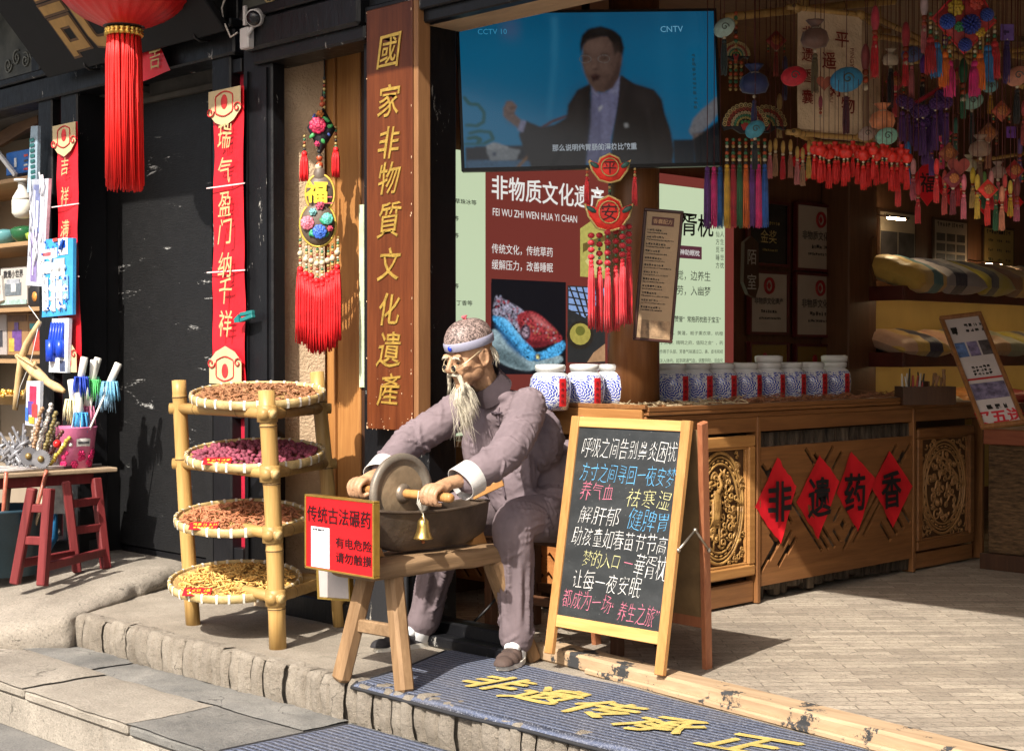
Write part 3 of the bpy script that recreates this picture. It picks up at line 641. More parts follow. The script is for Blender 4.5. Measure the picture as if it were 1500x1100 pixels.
for px, lab in jars:
    y = at(px, 570, a=JA).y
    if proto is None: proto = make_jar(); o = proto
    else: o = copy_tree(proto)
    put(o, (JA, y, CT + .001), random.uniform(-.12, .12), lab); o.scale = (1.24, 1.24, 1.03)
    if px in (1126, 1222):
        mb = MB(); mb.lathe([(.05, .208), (.06, .21), (.062, .24), (.05, .246)], 24); BASE[o.name] = V((0, 0, 0)); mb.build('cap', PLID, o)
# round timber column
cy = at(928, 500, a=.66).y
mb = MB(); mb.lathe([(.128, 0), (.126, .4), (.124, 1.2), (.122, 2.04)], 28, (.66, cy, CT + .001))
tag(mb.build('wooden_column', wood('column_wood', (.13, .05, .017), (.25, .105, .038), 2, .8, .4, .15), loc=(.66, cy, CT)), 'round brown wooden column standing among the porcelain jars on the counter', 'column')

# ------------------------------------------------------------------ posters on the side wall
PA = AW + .04
def pan(mb, x0, y0, x1, y1, a=PA, t=.01):
    p, q = at(x0, y1, a=a), at(x1, y0, a=a); mb.box((a - t, p.y, p.z), (a, q.y, q.z)); return mb
def rect(mb, y0, y1, z0, z1, a, t=.004): mb.box((a - t, y0, z0), (a, y1, z1)); return mb
def wtxt(mb, s, x0, x1, py, hpx, a=PA + .002, **k):
    p, q = at(x0, py, a=a), at(x1, py, a=a); D = (p - CAM).dot(_F); h = hpx * D / FPX
    w = abs(q.y - p.y); n = len(s)
    cjk = any(ord(c) > 0x2e80 for c in s)
    if cjk: write(mb, s, w / 2, 0, h, side((a, p.y, (p.z + q.z) / 2)), sx=w / n / h, **k)
    else:
        vs, _ = glyph(s, k.get('bold', 0), 0); ww = max(v.x for v in vs); write(mb, s, w / 2, 0, h, side((a, p.y, (p.z + q.z) / 2)), sx=w / (ww * h), **k)
def scrib(mb, M, x0, x1, y, h, step=None, seed=0):
    "a line of writing too small to read: little strokes"
    rs = random.Random(seed); step = step or h * 1.05; x = x0
    while x < x1:
        for k in range(4):
            if rs.random() < .5: mb.box((x + rs.uniform(0, .1) * h, y + rs.uniform(-.45, .35) * h, .001), (x + rs.uniform(.5, .85) * h, y + rs.uniform(-.45, .35) * h + .1 * h + .0005, .002), M=M)
            else:
                q = x + rs.uniform(.05, .75) * h; mb.box((q, y - .45 * h, .001), (q + .12 * h, y + rs.uniform(.05, .45) * h, .002), M=M)
        x += step
G_ = emit('lightbox_green', (.50, .60, .40), .62); RB = emit('lightbox_red_brown', (.11, .022, .017), .9)
INKL = flat('poster_ink', (.015, .014, .012), .6); PW = emit('poster_white', (.75, .75, .72), .6)
zt0 = at(710, 225, a=PA).z
# left: green strip
t = thing('poster', 'narrow pale green lit poster strip between black post and red brown poster', 'poster', at(688, 400, a=PA)); pan(MB(), 640, 225, 711, 640).build('sheet', G_, t)
mb = MB()
for s, x, y in (('草珠冰等', 666, 296), ('等', 664, 320), ('等', 664, 345), ('等', 664, 419), ('丁香等', 668, 444)): wtxt(mb, s, x, x + 8 * len(s), y, 8, bold=.01)
mb.build('lettering', INKL, t)
# red brown poster
t = thing('poster', 'red brown lit poster about intangible heritage pillows behind the jars', 'poster', at(820, 400, a=PA)); pan(MB(), 711.5, 200, 962, 640).build('sheet', RB, t)
mb = MB(); wtxt(mb, '非物质文化遗产', 719, 886, 283, 37, bold=.012); mb.build('title', PW, t)
mb = MB(); wtxt(mb, 'FEI WU ZHI WEN HUA YI CHAN', 721, 845, 316, 15.5); wtxt(mb, '传统文化，传统草药', 720, 810, 367, 15.5); wtxt(mb, '缓解压力，改善睡眠', 720, 810, 390, 15.5); mb.build('lettering', PW, t)
def pic(mb, pts, a): mb.prism([(lambda p: (p.y, p.z))(at(x, y, a=a)) for x, y in pts], .001, Matrix(((0, 0, 1, a), (1, 0, 0, 0), (0, 1, 0, 0), (0, 0, 0, 1))))
def spl0(P):
    n = len(P); out = []
    for i in range(n):
        a, b, c, d = P[i - 1], P[i], P[(i + 1) % n], P[(i + 2) % n]
        for k in range(5): t = k / 5; out.append(.5 * ((2 * b) + (c - a) * t + (2 * a - 5 * b + 4 * c - d) * t * t + (3 * b - a - 3 * c + d) * t ** 3))
    return out
def zz(x, y): return 650 + x / 3.142, 230 + y / 3.142
def poly(col, pts, lay, k=.9, name='printed_picture'):
    mb = MB(); pts = [(p.x, p.y) for p in spl0([V((x, y, 0)) for x, y in pts])] if 1 <= lay <= 4 and 7 <= len(pts) < 12 else pts; pic(mb, [zz(*p) for p in pts], PA + .001 + .0012 * lay); mb.build(name, emit('print_%d_%d_%d' % tuple(int(c * 255) for c in col), col, k), t)
poly((.004, .004, .006), [(218, 577), (560, 592), (560, 1000), (218, 1000)], 0)
cv_ = Canvas(150, 170, (.004, .004, .006)); rs = random.Random(2)
def Q(l): return [((x - 218) / 342, (y - 577) / 423) for x, y in l]
def fillp(col, pts, soft=1, tex=.25): cv_.fill([(p.x, p.y) for p in spl0([V((*q, 0)) for q in Q(pts)])], col, soft, 1, tex)
fillp((.16, .22, .24), [(215, 830), (250, 808), (390, 940), (520, 915), (535, 950), (380, 985), (250, 940)]); fillp((.06, .09, .10), [(215, 880), (300, 900), (380, 960), (380, 985), (250, 940)], 3)
fillp((.04, .20, .38), [(226, 760), (245, 736), (300, 755), (380, 840), (425, 905), (540, 850), (556, 880), (520, 918), (420, 940), (370, 930), (300, 850)], 1, .5); fillp((.012, .06, .14), [(230, 775), (300, 840), (375, 930), (300, 880)], 3); fillp((.10, .32, .52), [(250, 745), (300, 765), (370, 850), (340, 840), (280, 775)], 3)
fillp((.13, .12, .155), [(228, 690), (240, 652), (265, 662), (390, 740), (392, 850), (345, 825), (285, 755), (228, 735)], 1, .8)
for k in range(60): x = rs.uniform(236, 380); y = 665 + (x - 240) * .62 + rs.uniform(-25, 60); cv_.oval((x - 218) / 342, (y - 577) / 423, .012, .010, rs.choice(((.20, .02, .03), (.22, .25, .34), (.08, .03, .05))), 1)
fillp((.17, .018, .022), [(335, 735), (400, 716), (460, 750), (542, 834), (500, 862), (400, 876), (348, 805)], 1, .5); fillp((.06, .006, .01), [(350, 810), (400, 850), (500, 850), (500, 862), (400, 876)], 3); fillp((.30, .08, .08), [(390, 730), (450, 755), (500, 805), (430, 770)], 3)
for k in range(40): x = rs.uniform(365, 520); y = 745 + (x - 370) * .45 + rs.uniform(-10, 60); cv_.oval((x - 218) / 342, (y - 577) / 423, .010, .008, rs.choice(((.30, .28, .30), (.25, .16, .06), (.06, .01, .02))), 1, .8)
cv_.oval((370 - 218) / 342, (812 - 577) / 423, .07, .085, (.035, .02, .03), 1, 1, .5); cv_.oval((370 - 218) / 342, (812 - 577) / 423, .045, .055, (.17, .12, .15), 1, 1, .8); cv_.oval((425 - 218) / 342, (925 - 577) / 423, .05, .045, (.02, .08, .18), 1); cv_.oval((428 - 218) / 342, (923 - 577) / 423, .03, .028, (.35, .32, .12), 1, 1, .8)
p_, q_ = at(*zz(218, 1000), a=PA), at(*zz(560, 577), a=PA); cv_.build(side((PA + .003, p_.y, p_.z)), q_.y - p_.y, q_.z - p_.z, 'printed_picture', t, 1.0)
poly((.02, .02, .02), [(570, 592), (742, 600), (742, 950), (570, 945)], 0)
poly((.16, .24, .42), [(575, 598), (738, 604), (738, 640), (650, 740), (575, 700)], 1)
for k in range(6): poly((.02, .018, .016), [(575 + k * 30, 598), (582 + k * 30, 598), (575 + k * 22 + 60, 735), (566 + k * 22 + 60, 735)], 2)
for k in range(4): poly((.02, .018, .016), [(575, 610 + k * 32), (738, 640 + k * 28), (738, 646 + k * 28), (575, 617 + k * 32)], 3)
poly((.02, .016, .012), [(628 + 62 * cos(i * .393), 820 + 66 * sin(i * .393)) for i in range(16)], 4); poly((.26, .22, .05), [(628 + 48 * cos(i * .393), 815 + 50 * sin(i * .393)) for i in range(16)], 5); poly((.10, .10, .02), [(628 + 22 * cos(i * .393), 800 + 22 * sin(i * .393)) for i in range(16)], 6)
poly((.30, .17, .09), [(690, 900), (742, 860), (742, 940), (660, 945)], 4)
poly((.30, .27, .07), [(628, 330), (700, 280), (742, 300), (742, 560), (628, 550)], 0); poly((.10, .07, .02), [(640, 400), (742, 360), (742, 385), (640, 440)], 1); poly((.42, .38, .15), [(650, 480), (700, 430), (742, 520), (700, 545)], 2)
# green poster on the right of the column
t = thing('poster', 'pale green lit poster with black lettering right of the wooden column', 'poster', at(1015, 400, a=PA)); pan(MB(), 962.5, 268, 1075, 640).build('border', RB, t)
mb = MB(); pan(mb, 963, 281, 1062, 640, PA + .003, .002); mb.build('sheet', G_, t)
mb = MB(); A2 = PA + .005; wtxt(mb, '胥枕', 997, 1046, 330, 35, A2, bold=.012, wob=.05); wtxt(mb, '觉，边养生', 991, 1041, 404, 15.5, A2); wtxt(mb, '劳，入幽梦', 991, 1041, 426, 15.5, A2); wtxt(mb, '赞誉“常抱药枕胜于宝玉”', 988, 1059, 468, 9.5, A2, bold=.01)
for s, y in (('、百乌，黄蓬，栀子熏衣草，杭橙', 488), ('于头者，精明之府，值阳之会”，药', 502), ('作用于头部。芳香气味通过口、鼻、皮毛和经', 515), ('注入体内，起到疏通气血，调整阴阳，活血化', 528)): wtxt(mb, s, 966, 1059, y, 6.6, A2)
for x, s in ((1051, '仙方觅睡方'), (1057.5, '人生半世枕')):
    p = at(x, 366, a=A2); write(mb, s, 0, 0, .040, side((A2, p.y, p.z)), vert=True, step=1.2)
mb.build('lettering', INKL, t)
mb = MB(); pan(mb, 980, 362, 1028, 377, A2, .001); mb.build('title_badge', emit('badge', (.07, .02, .03), .8), t); mb = MB(); wtxt(mb, '安神助眠枕', 988, 1025, 370, 9.5, A2 + .001); mb.build('badge_lettering', PW, t)
# ------------------------------------------------------------------ certificates
CP = AW + .06; CREAM = pbr('certificate_paper', (.42, .355, .29), .25, var=.05); FRM = pbr('certificate_frame', (.09, .012, .012), .35); SEAL = flat('seal_red', (.33, .02, .02))
cert = ((1097, 1158, 298, 388, (.008, .008, .01), 'black framed award certificate with gold lettering, upper left of the certificate wall'), (1167, 1240, 304, 396, None, 'cream framed certificate with red seal, upper right of the certificate wall'), (1099, 1157, 399, 490, None, 'cream framed certificate with red seal, left in the middle row'), (1166, 1239, 403, 494, None, 'cream framed certificate with red seal, right in the middle row'), (1099, 1157, 501, 572, (.20, .12, .025), 'ochre framed certificate, left in the bottom row above the jars'), (1166, 1239, 504, 574, (.20, .13, .04), 'ochre framed certificate, right in the bottom row above the jars'))
for x0, x1, y0, y1, col, lab in cert:
    p, q = at(x0, y1, a=CP), at(x1, y0, a=CP); t = thing('certificate', lab, 'certificate', (p + q) / 2, 'framed certificates on the shop wall'); f = .018
    mb = MB(); rect(mb, p.y, q.y, p.z, p.z + f, CP, .03); rect(mb, p.y, q.y, q.z - f, q.z, CP, .03); rect(mb, p.y, p.y + f, p.z + f, q.z - f, CP, .03); rect(mb, q.y - f, q.y, p.z + f, q.z - f, CP, .03); mb.build('frame', FRM, t)
    mb = MB(); rect(mb, p.y + f, q.y - f, p.z + f, q.z - f, CP - .012); mb.build('sheet', CREAM if col is None else pbr('cert_%d' % (col[0] * 999), col, .25, var=.05), t)
    M = side((CP - .011, (p.y + q.y) / 2, (p.z + q.z) / 2)); w, h = q.y - p.y, q.z - p.z
    if col is None:
        mb = MB(); mb.tube([M @ V((.045 * cos(k * pi / 10), h * .27 + .045 * sin(k * pi / 10), .001)) for k in range(21)], .012, 4); mb.prism([(.02, h * .27), (0, h * .27 + .025), (-.02, h * .27), (0, h * .27 - .025)], .002, M); mb.build('seal', SEAL, t)
        mb = MB(); write(mb, '非物质文化遗产', 0, h * .03, w * .105, M, bold=.02); scrib(mb, M, -w * .2, w * .2, -h * .13, w * .055, seed=int(x0)); scrib(mb, M, -w * .25, w * .3, -h * .24, w * .035, seed=int(x0) + 1); mb.build('lettering', pbr('cert_ink', (.06, .05, .045), .5), t)
    elif col[0] < .05:
        mb = MB(); write(mb, '金奖', 0, -.02, w * .2, M); scrib(mb, M, -w * .2, w * .25, h * .16, w * .05, seed=4); scrib(mb, M, -w * .15, w * .2, -h * .25, w * .04, seed=5); mb.build('lettering', GOLDINK, t)
    else:
        mb = MB(); mb.ball(M @ V((-w * .1, h * .18, 0)), (.003, .03, .03)); mb.build('seal', SEAL, t)
# dark post with a carved hanging board, shelf niche
mb = MB(); y0, y1 = at(1243, 500, a=AW + .22).y, at(1284, 500, a=AW + .22).y; mb.box((AW, y0, 0), (AW + .22, y1, 3.04), bev=.008)
tag(mb.build('shop_post', INW, loc=(AW + .1, y0, 0)), 'square dark wooden post between the certificates and the pillow shelves', 'post')
mb = MB(); p = at(1280, 390, a=AW + .24); mb.prism([(.03 * cos(k * .3), .2 * sin(k * .3) * (1 + .1 * sin(k * 2))) for k in range(21)], .02, side((AW + .221, p.y, p.z)))
tag(mb.build('carved_plaque', wood('plaque_wood', (.11, .05, .02), (.22, .11, .05), 2, 2), loc=p), 'small carved leaf shaped wooden plaque on the dark post', 'plaque')
SA = .20; ys = at(1320, 434, a=SA).y; zs1 = at(1320, 421, a=SA).z; zs2 = at(1318, 519, a=SA).z; ye = 8.0
t = thing('pillow_shelves', 'dark red wooden wall shelves with ochre back holding pillows', 'shelf', (AW, ys, 0))
mb = MB(); mb.box((AW + .001, y1 + .002, .2), (AW + .02, ye, zs1 + .02)); mb.build('back_panel', pbr('ochre_panel', (.52, .36, .10), .6, var=.12, vs=2), t)
SHR = pbr('shelf_red_wood', (.10, .018, .012), .35, var=.4, vs=4)
for z in (zs1, zs2, .86):
    mb = MB(); mb.box((AW + .021, ys, z - .05), (SA, ye, z), bev=.004); mb.box((SA + .001, ys, z - .085), (SA + .025, ye, z + .012), bev=.004); mb.box((AW + .021, ys - .022, z - .085), (SA + .025, ys - .001, z + .012), bev=.004); mb.build('shelf_board', SHR, t)
# posters above the shelves
for x0, x1, y0, y1, col, lab in ((1287, 1342, 312, 386, (.30, .24, .17), 'shop poster with product photographs, first from the dark post above the shelves'), (1367, 1418, 324, 393, (.26, .21, .16), 'shop poster with small grey pictures, middle of three above the shelves'), (1440, 1486, 335, 400, (.30, .22, .07), 'yellowish shop poster, third from the post above the shelves')):
    a = AW + .02; p, q = at(x0, y1, a=a), at(x1, y0, a=a); tt = thing('poster', lab, 'poster', (p + q) / 2, 'posters above the pillow shelves')
    mb = MB(); rect(mb, p.y, q.y, p.z, q.z, a, .015); mb.build('frame', DARKW, tt); mb = MB(); rect(mb, p.y + .02, q.y - .02, p.z + .02, q.z - .02, a + .002); mb.build('sheet', pbr('poster_%d' % x0, col, .4, var=.06), tt)
    M = side((a + .002, (p.y + q.y) / 2, (p.z + q.z) / 2)); w, h = q.y - p.y, q.z - p.z; mb = MB()
    scrib(mb, M, -w * .4, w * .3, h * .38, h * .1, seed=x0)
    for i in range(3):
        for j in range(3 if x0 > 1300 else 1):
            if x0 == 1440: scrib(mb, M, -w * .35 + i * w * .28, -w * .2 + i * w * .28, h * .2 - j * h * .2, h * .07, seed=i * 7 + j)
            elif x0 > 1300: mb.box((-w * .42 + i * w * .29, h * .05 - j * h * .2, .001), (-w * .18 + i * w * .29, h * .2 - j * h * .2, .003), M=M)
            elif i < 2: mb.box((-w * .46 + i * w * .47, -h * .44, .001), (-w * .02 + i * w * .46, h * .1, .003), M=M)
    mb.build('printed_matter', pbr('poster_print', (.035, .03, .03), .5, var=.5, vs=14), tt)
# pillows
def stripes(name, cols, sc):
    m, n, b = NT(name); tc = n.nodes.new('ShaderNodeTexCoord'); sp = n.nodes.new('ShaderNodeSeparateXYZ'); n.links.new(tc.outputs['Object'], sp.inputs[0])
    f = math_(n, 'FRACT', math_(n, 'ADD', math_(n, 'MULTIPLY', sp.outputs[1], sc), .5)); r = n.nodes.new('ShaderNodeValToRGB'); r.color_ramp.interpolation = 'CONSTANT'; e = r.color_ramp.elements
    while len(e) < len(cols): e.new(.5)
    for i, c in enumerate(cols): e[i].position = i / len(cols); e[i].color = (*c, 1)
    n.links.new(f, r.inputs[0]); c = mix(n, math_(n, 'MULTIPLY', nz(n, tc.outputs['Object'], 40, 4), .25), r.outputs[0], (.05, .04, .03), 'MULTIPLY'); n.links.new(c, b.inputs['Base Color']); b.inputs['Roughness'].default_value = .38; b.inputs['Sheen Weight'].default_value = .3
    bump(n, b, nz(n, tc.outputs['Object'], 22, 5), .5, .01); return m
gold_, navy_, grey_, oliv_, peach, teal_ = (.85, .55, .13), (.03, .03, .08), (.42, .38, .40), (.62, .52, .09), (.85, .52, .34), (.02, .20, .26)
PM = [stripes('pillow_a', [gold_, gold_, teal_, gold_], 1.6), stripes('pillow_b', [grey_, navy_, grey_, grey_], 1.7), stripes('pillow_c', [oliv_, navy_, oliv_, oliv_], 1.7), stripes('pillow_d', [(.40, .20, .10), gold_, (.40, .20, .10)], 1.9), stripes('pillow_e', [peach, gold_, navy_, gold_], 1.8), stripes('pillow_f', [(.60, .34, .14), (.40, .42, .26)], 1.5)]
def pillow(c, L, Wd, H, mat, lab, rz=0, tilt=0, grp='pillows on the shelves'):
    mb = MB(); T = Matrix.Translation(c) @ Matrix.Rotation(rz, 4, 'Z') @ Matrix.Rotation(tilt, 4, 'Y'); sd = random.uniform(0, 50)
    for sg in (1, -1):
        def fn(u, v, sg=sg):
            x, y = 2 * u - 1, 2 * v - 1; k = max(0, (1 - x ** 4) * (1 - y ** 4)) ** .45; pin = 1 - .06 * (1 - abs(x)) * 0
            w = noise.noise(V((x * 3 + sd, y * 3, sg))) * .012 * k
            return T @ V((Wd / 2 * x * (1 - .08 * (1 - abs(y)) * abs(x)), L / 2 * y * (1 - .06 * (1 - abs(x)) * abs(y)), H / 2 + sg * (H / 2 * k + w)))
        mb.grid(fn, 16, 18)
    return tag(mb.build('pillow', mat, loc=c), lab, 'pillow', grp)
lab1 = ('gold striped silk pillow with teal band at the near end of the upper shelf', 'grey silk pillow with dark band, second on the upper shelf', 'olive silk pillow with navy band, third on the upper shelf', 'russet and gold striped pillow, fourth on the upper shelf', 'gold and peach pillow at the far end of the upper shelf')
for k in range(5): pillow((SA - .13, ys + .24 + k * .46, zs1 + .012), .50, .46, .19, PM[k], lab1[k], tilt=R(20), rz=R((8, -5, 4, -7, 3)[k]))
lab2 = ('peach and gold pillow with navy band at the near end of the lower shelf', 'pale peach pillow, second on the lower shelf behind the leaning board', 'orange and green pillow, third on the lower shelf right of the board', 'olive banded pillow, fourth on the lower shelf')
for k in range(4): pillow((SA - .14, ys + .28 + k * .58, zs2 + .010), .56, .40, .14, PM[(4, 4, 5, 2)[k]], lab2[k], tilt=R(17), rz=R((-6, 5, -4, 6)[k]))
for k in range(4):
    y = ys + .25 + k * .6; mb = MB(); mb.tube([(AW + .09, y - .25, zs2 + .09), (AW + .09, y - .24, zs2 + .09), (AW + .09, y + .24, zs2 + .09), (AW + .09, y + .25, zs2 + .09)], [.04, .075, .075, .04], 14)
    tag(mb.build('bolster', PM[(1, 4, 2, 2)[k]], loc=(AW + .09, y, zs2)), ('grey banded bolster roll', 'peach bolster roll', 'sage green bolster roll', 'olive bolster roll')[k] + ' behind the lower shelf pillows', 'bolster', 'bolsters on the lower shelf')
for k in range(3): pillow((SA - .14, ys + .6 + k * .55, .864), .5, .3, .11, pbr('pillow_plain_%d' % k, ((.45, .38, .22), (.55, .25, .08), (.30, .02, .02))[k], .4, var=.2), ('pale gold', 'orange', 'dark red')[k] + ' pillow on the lowest shelf behind the pen box', tilt=R(12))
LAMP = emit('shelf_lamp_glow', (1.0, .78, .48), 55); LAMP2 = emit('lamp_strip_glow', (1.0, .74, .42), 5)
for i, (px, py, lab) in enumerate(((1313, 322, 'small lit lamp bar above the first shop poster'), (1397, 391, 'small lit lamp bar at the foot of the middle shop poster'), (1456, 389, 'small lit lamp bar at the foot of the yellowish shop poster'))):
    p = at(px, py, a=AW + .22); tl_ = thing('shelf_lamp', lab, 'lamp', p, 'lit lamp bars over the pillow shelves'); mb = MB(); mb.box((p.x - .012, p.y - .10, p.z), (p.x + .012, p.y + .10, p.z + .012)); mb.build('glow_tube', LAMP, tl_); mb = MB(); mb.box((p.x - .016, p.y - .104, p.z + .0125), (p.x + .016, p.y + .104, p.z + .026)); mb.tube([(p.x, p.y, p.z + .02), (AW + .01, p.y, p.z + .05)], .006, 6); mb.build('housing', DARKW, tl_)
for z in (zs1, zs2):
    mb = MB(); mb.box((SA - .05, ys + .05, z - .062), (SA - .035, ye - .1, z - .051)); mb.build('lamp_strip', LAMP2, bpy.data.objects['pillow_shelves'])
# pens, leaning display board, wicker chest
p = at(1355, 600, D=8.35); zc = .957
t = thing('pen_box', 'low dark wooden box of pens and brushes on the far counter end', 'box', (p.x, p.y, zc)); mb = MB()
Mx = Matrix.Translation((p.x, p.y, zc)) @ Matrix.Rotation(R(50), 4, 'Z')
for q in (((-.15, -.07, 0), (.15, -.06, .1)), ((-.15, .06, 0), (.15, .07, .1)), ((-.15, -.059, 0), (-.14, .059, .1)), ((.14, -.059, 0), (.15, .059, .1)), ((-.005, -.059, 0), (.005, .059, .13)), ((-.139, -.059, 0), (.139, .059, .01))): mb.box(*q, M=Mx)
mb.build('tray', DARKW, t)
for nm, col, x0, x1, cnt in (('pen', (.02, .02, .022), -.13, -.01, 12), ('brush', (.22, .11, .05), .02, .13, 7)):
    for k in range(cnt):
        x = random.uniform(x0, x1); y = random.uniform(-.04, .04); L = random.uniform(.14, .2); mb = MB(); a = Mx @ V((x, y, .012)); e = Mx @ V((x + random.uniform(-.04, .04), y + random.uniform(-.03, .03), L))
        mb.tube([a, a.lerp(e, .7), e], [.005, .006, .004 if nm == 'pen' else .011], 6); mb.build(nm, pbr(nm + str(k % 3), (col, (.5, .48, .44), (.35, .05, .04))[k % 3] if nm == 'pen' else col, .4), t)
D0 = 7.9; P = [at(x, y, D=d) for x, y, d in ((1437, 630, 7.6), (1502, 622, 7.6), (1440, 470, 8.1), (1369, 468, 8.1))]
t = thing('display_board', 'wooden framed advertising board leaning at an angle beside the counter end', 'display board', P[0]); M = FR(P[0], P[1] - P[0], P[3] - P[0]); w = (P[1] - P[0]).length; h = (P[3] - P[0]).length
mb = MB(); f = .02
for q in (((0, 0, 0), (w, f, .025)), ((0, h - f, 0), (w, h, .025)), ((0, f, 0), (f, h - f, .025)), ((w - f, f, 0), (w, h - f, .025))): mb.box(*q, M=M, bev=.003)
mb.build('frame', CWV, t); mb = MB(); mb.box((f, f, -.005), (w - f, h - f, .008), M=M); mb.build('sheet', pbr('board_sheet', (.42, .37, .35), .35, var=.05), t)
M2 = M @ Matrix.Translation((0, 0, .008)); mb = MB(); scrib(mb, M2, w * .15, w * .4, h * .86, h * .08, seed=1); scrib(mb, M2, w * .5, w * .85, h * .9, h * .03, seed=2); scrib(mb, M2, w * .5, w * .85, h * .85, h * .03, seed=3); scrib(mb, M2, w * .3, w * .7, h * .17, h * .05, seed=8)
for k in range(3): scrib(mb, M2, w * .3, w * .7, h * (.52 - .03 * k), h * .025, seed=20 + k)
mb.build('lettering', INKL, t)
for k in range(3): mb = MB(); mb.box((w * (.12 + .28 * k), h * .62, .001), (w * (.36 + .28 * k), h * .75, .002), M=M2); mb.build('printed_picture', pbr('bp%d' % k, ((.08, .13, .26), (.16, .13, .22), (.07, .06, .06))[k], .4, var=.6, vs=30), t)
mb = MB(); mb.box((w * .12, h * .24, .001), (w * .9, h * .38, .002), M=M2); mb.build('printed_picture', pbr('bp4', (.13, .11, .17), .4, var=.7, vs=28), t); mb = MB(); mb.box((w * .1, h * .41, .001), (w * .92, h * .425, .0025), M=M2); mb.build('colour_band', SEAL, t)
mb = MB(); write(mb, '买五送', w * .5, h * .085, h * .12, M2, bold=.03, sx=.9); mb.build('red_lettering', pbr('red_ink', (.40, .02, .03), .5), t)
p = at(1447, 640, D=8.6)
t = thing('wicker_chest', 'brown wicker chest with wooden top at the right behind the counter', 'chest', (p.x + .4, p.y + .3, 0))
m = pbr('wicker', (.10, .055, .025), .7, var=.6, vs=30, bp=1, bs=60, stretch=(.6, .6, 3), bd=.02, col2=(.22, .13, .06))
zt_ = at(1447, 628, D=8.6).z; mb = MB(); mb.box((p.x, p.y, .1), (p.x + 1.0, p.y + .55, zt_ - .09), bev=.01); mb.build('wicker_body', m, t)
mb = MB(); mb.box((p.x - .02, p.y - .02, zt_ - .088), (p.x + 1.02, p.y + .57, zt_), bev=.006); mb.build('top', wood('chest_top', (.20, .06, .035), (.34, .12, .06), 0, .8, .35), t)
mb = MB(); mb.box((p.x - .03, p.y - .03, .007), (p.x + 1.03, p.y + .6, .098)); mb.build('base', DARKW, t)
# ------------------------------------------------------------------ things on the shop front
# vertical wooden sign with gilded characters
sx0, sx1 = X0(537, -.1), X0(604, -.1); sz0, sz1 = Z0(570, 630, -.1), Z0(570, 8, -.1)
t = thing('sign_board', 'tall reddish brown wooden sign board with carved gilded characters on black post', 'sign', ((sx0 + sx1) / 2, -.07, sz0))
mb = MB(); mb.box((sx0, -.10, sz0), (sx1, -.060, sz1), bev=.004); mb.build('board', SIGNW, t)
mb = MB(); mb.box((sx1 + .001, -.094, sz0 + .01), (sx1 + .03, -.022, sz1), bev=.003); mb.build('edge_board', wood('sign_edge_wood', (.19, .085, .035), (.30, .15, .06), 2, .8), t)
M = front(((sx0 + sx1) / 2, -.1005, 0)); 
for ch, py in zip('國家非物質文化遺產', (75, 148, 210, 262, 322, 387, 453, 512, 570)):
    hh = .16 if ch in '國質遺' else .148
    for nm, mat, bold, tt, dx in (('character_shadow', pbr('gilt_shadow', (.16, .06, .015), .5), .018, .0012, .004), ('character', GOLD, .004, .004, 0)):  # dark copy under each gilt character, its shade painted as colour
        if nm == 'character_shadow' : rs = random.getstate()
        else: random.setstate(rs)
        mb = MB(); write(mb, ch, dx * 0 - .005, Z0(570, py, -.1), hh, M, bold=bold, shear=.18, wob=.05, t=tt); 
        if nm == 'character_shadow': mb.build('character_shade', mat, t)
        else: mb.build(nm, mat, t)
mb = MB()
for k in range(26): x = random.choice((sx0 + .004, sx1 - .006, sx1 - .004)) + random.uniform(-.004, .003); z = sz0 + random.random() ** 2 * (sz1 - sz0); mb.ball((x, -.101, z), (random.uniform(.001, .004), .001, random.uniform(.002, .007)), 6, 4)
for k in range(24): mb.ball((random.uniform(sx0 + .02, sx1 - .02), -.1005, sz0 + random.random() ** 3 * .3), (random.uniform(.001, .004), .0008, random.uniform(.001, .004)), 6, 4)
mb.build('worn_flecks', pbr('bare_flecks', (.55, .36, .22), .7), t)
# leaning name plaque
pl0, pl1 = at(70, 113, b=-.14), at(330, 50, b=-.14); up = V((0, -.66, .75)).normalized(); o = V((pl0.x, -.14, (pl0.z + pl1.z) / 2)); w = pl1.x - pl0.x; M = FR(o, (1, 0, 0), up)
t = thing('name_plaque', 'large black name plaque with gold character leaning forward above the red lantern', 'plaque', o)
mb = MB(); mb.box((0, 0, -.04), (w, .95, 0), M=M, bev=.006); mb.build('board', pbr('plaque_black', (.007, .007, .008), .55, var=.2, vs=4, bp=.15, spec=.2), t)
for nm, mat, b_, tt in (('character_outline', pbr('plaque_edge', (.10, .05, .02), .5), .035, .002), ('character', pbr('plaque_gold', (.40, .23, .07), .45, .3), .012, .005)):
    mb = MB(); write(mb, '記', w * .52 - .24, .37, .62, M, bold=b_, t=tt); mb.build(nm, mat, t)
for x in (.25, .52, .86): mb = MB(); q = M @ V((w * x, 0, -.02)); mb.tube([q + V((0, .06, -.01)), q + V((0, 0, -.02)), q + V((0, -.03, -.005)), q + V((0, -.035, .02))], .006, 6); mb.build('hook', pbr('hook_iron', (.05, .05, .05), .5, .6), t)
# a red paper square on the lintel behind the lantern
P = [at(x, y, b=-.10) for x, y in ((198, 124), (254, 104), (226, 48), (192, 52))]
t = thing('red_paper', 'red paper square with gold pattern stuck to the lintel behind the lantern', 'paper sign', sum(P, V()) / 4); mb = MB()
mb.grid(lambda u, v: tuple((P[0] * (1 - u) + P[1] * u) * (1 - v) + (P[3] * (1 - u) + P[2] * u) * v + V((0, -.01 + .008 * sin(u * 5 + v * 3), 0))), 8, 8); mb.build('paper', REDPAPER, t)
mb = MB(); M = front((P[1].x - .11, -.128, P[1].z + .05)); write(mb, '吉', -.02, .03, .12, M, wob=.06); write(mb, '祥', .06, .12, .08, M, wob=.06); mb.build('gold_print', GOLDINK, t)
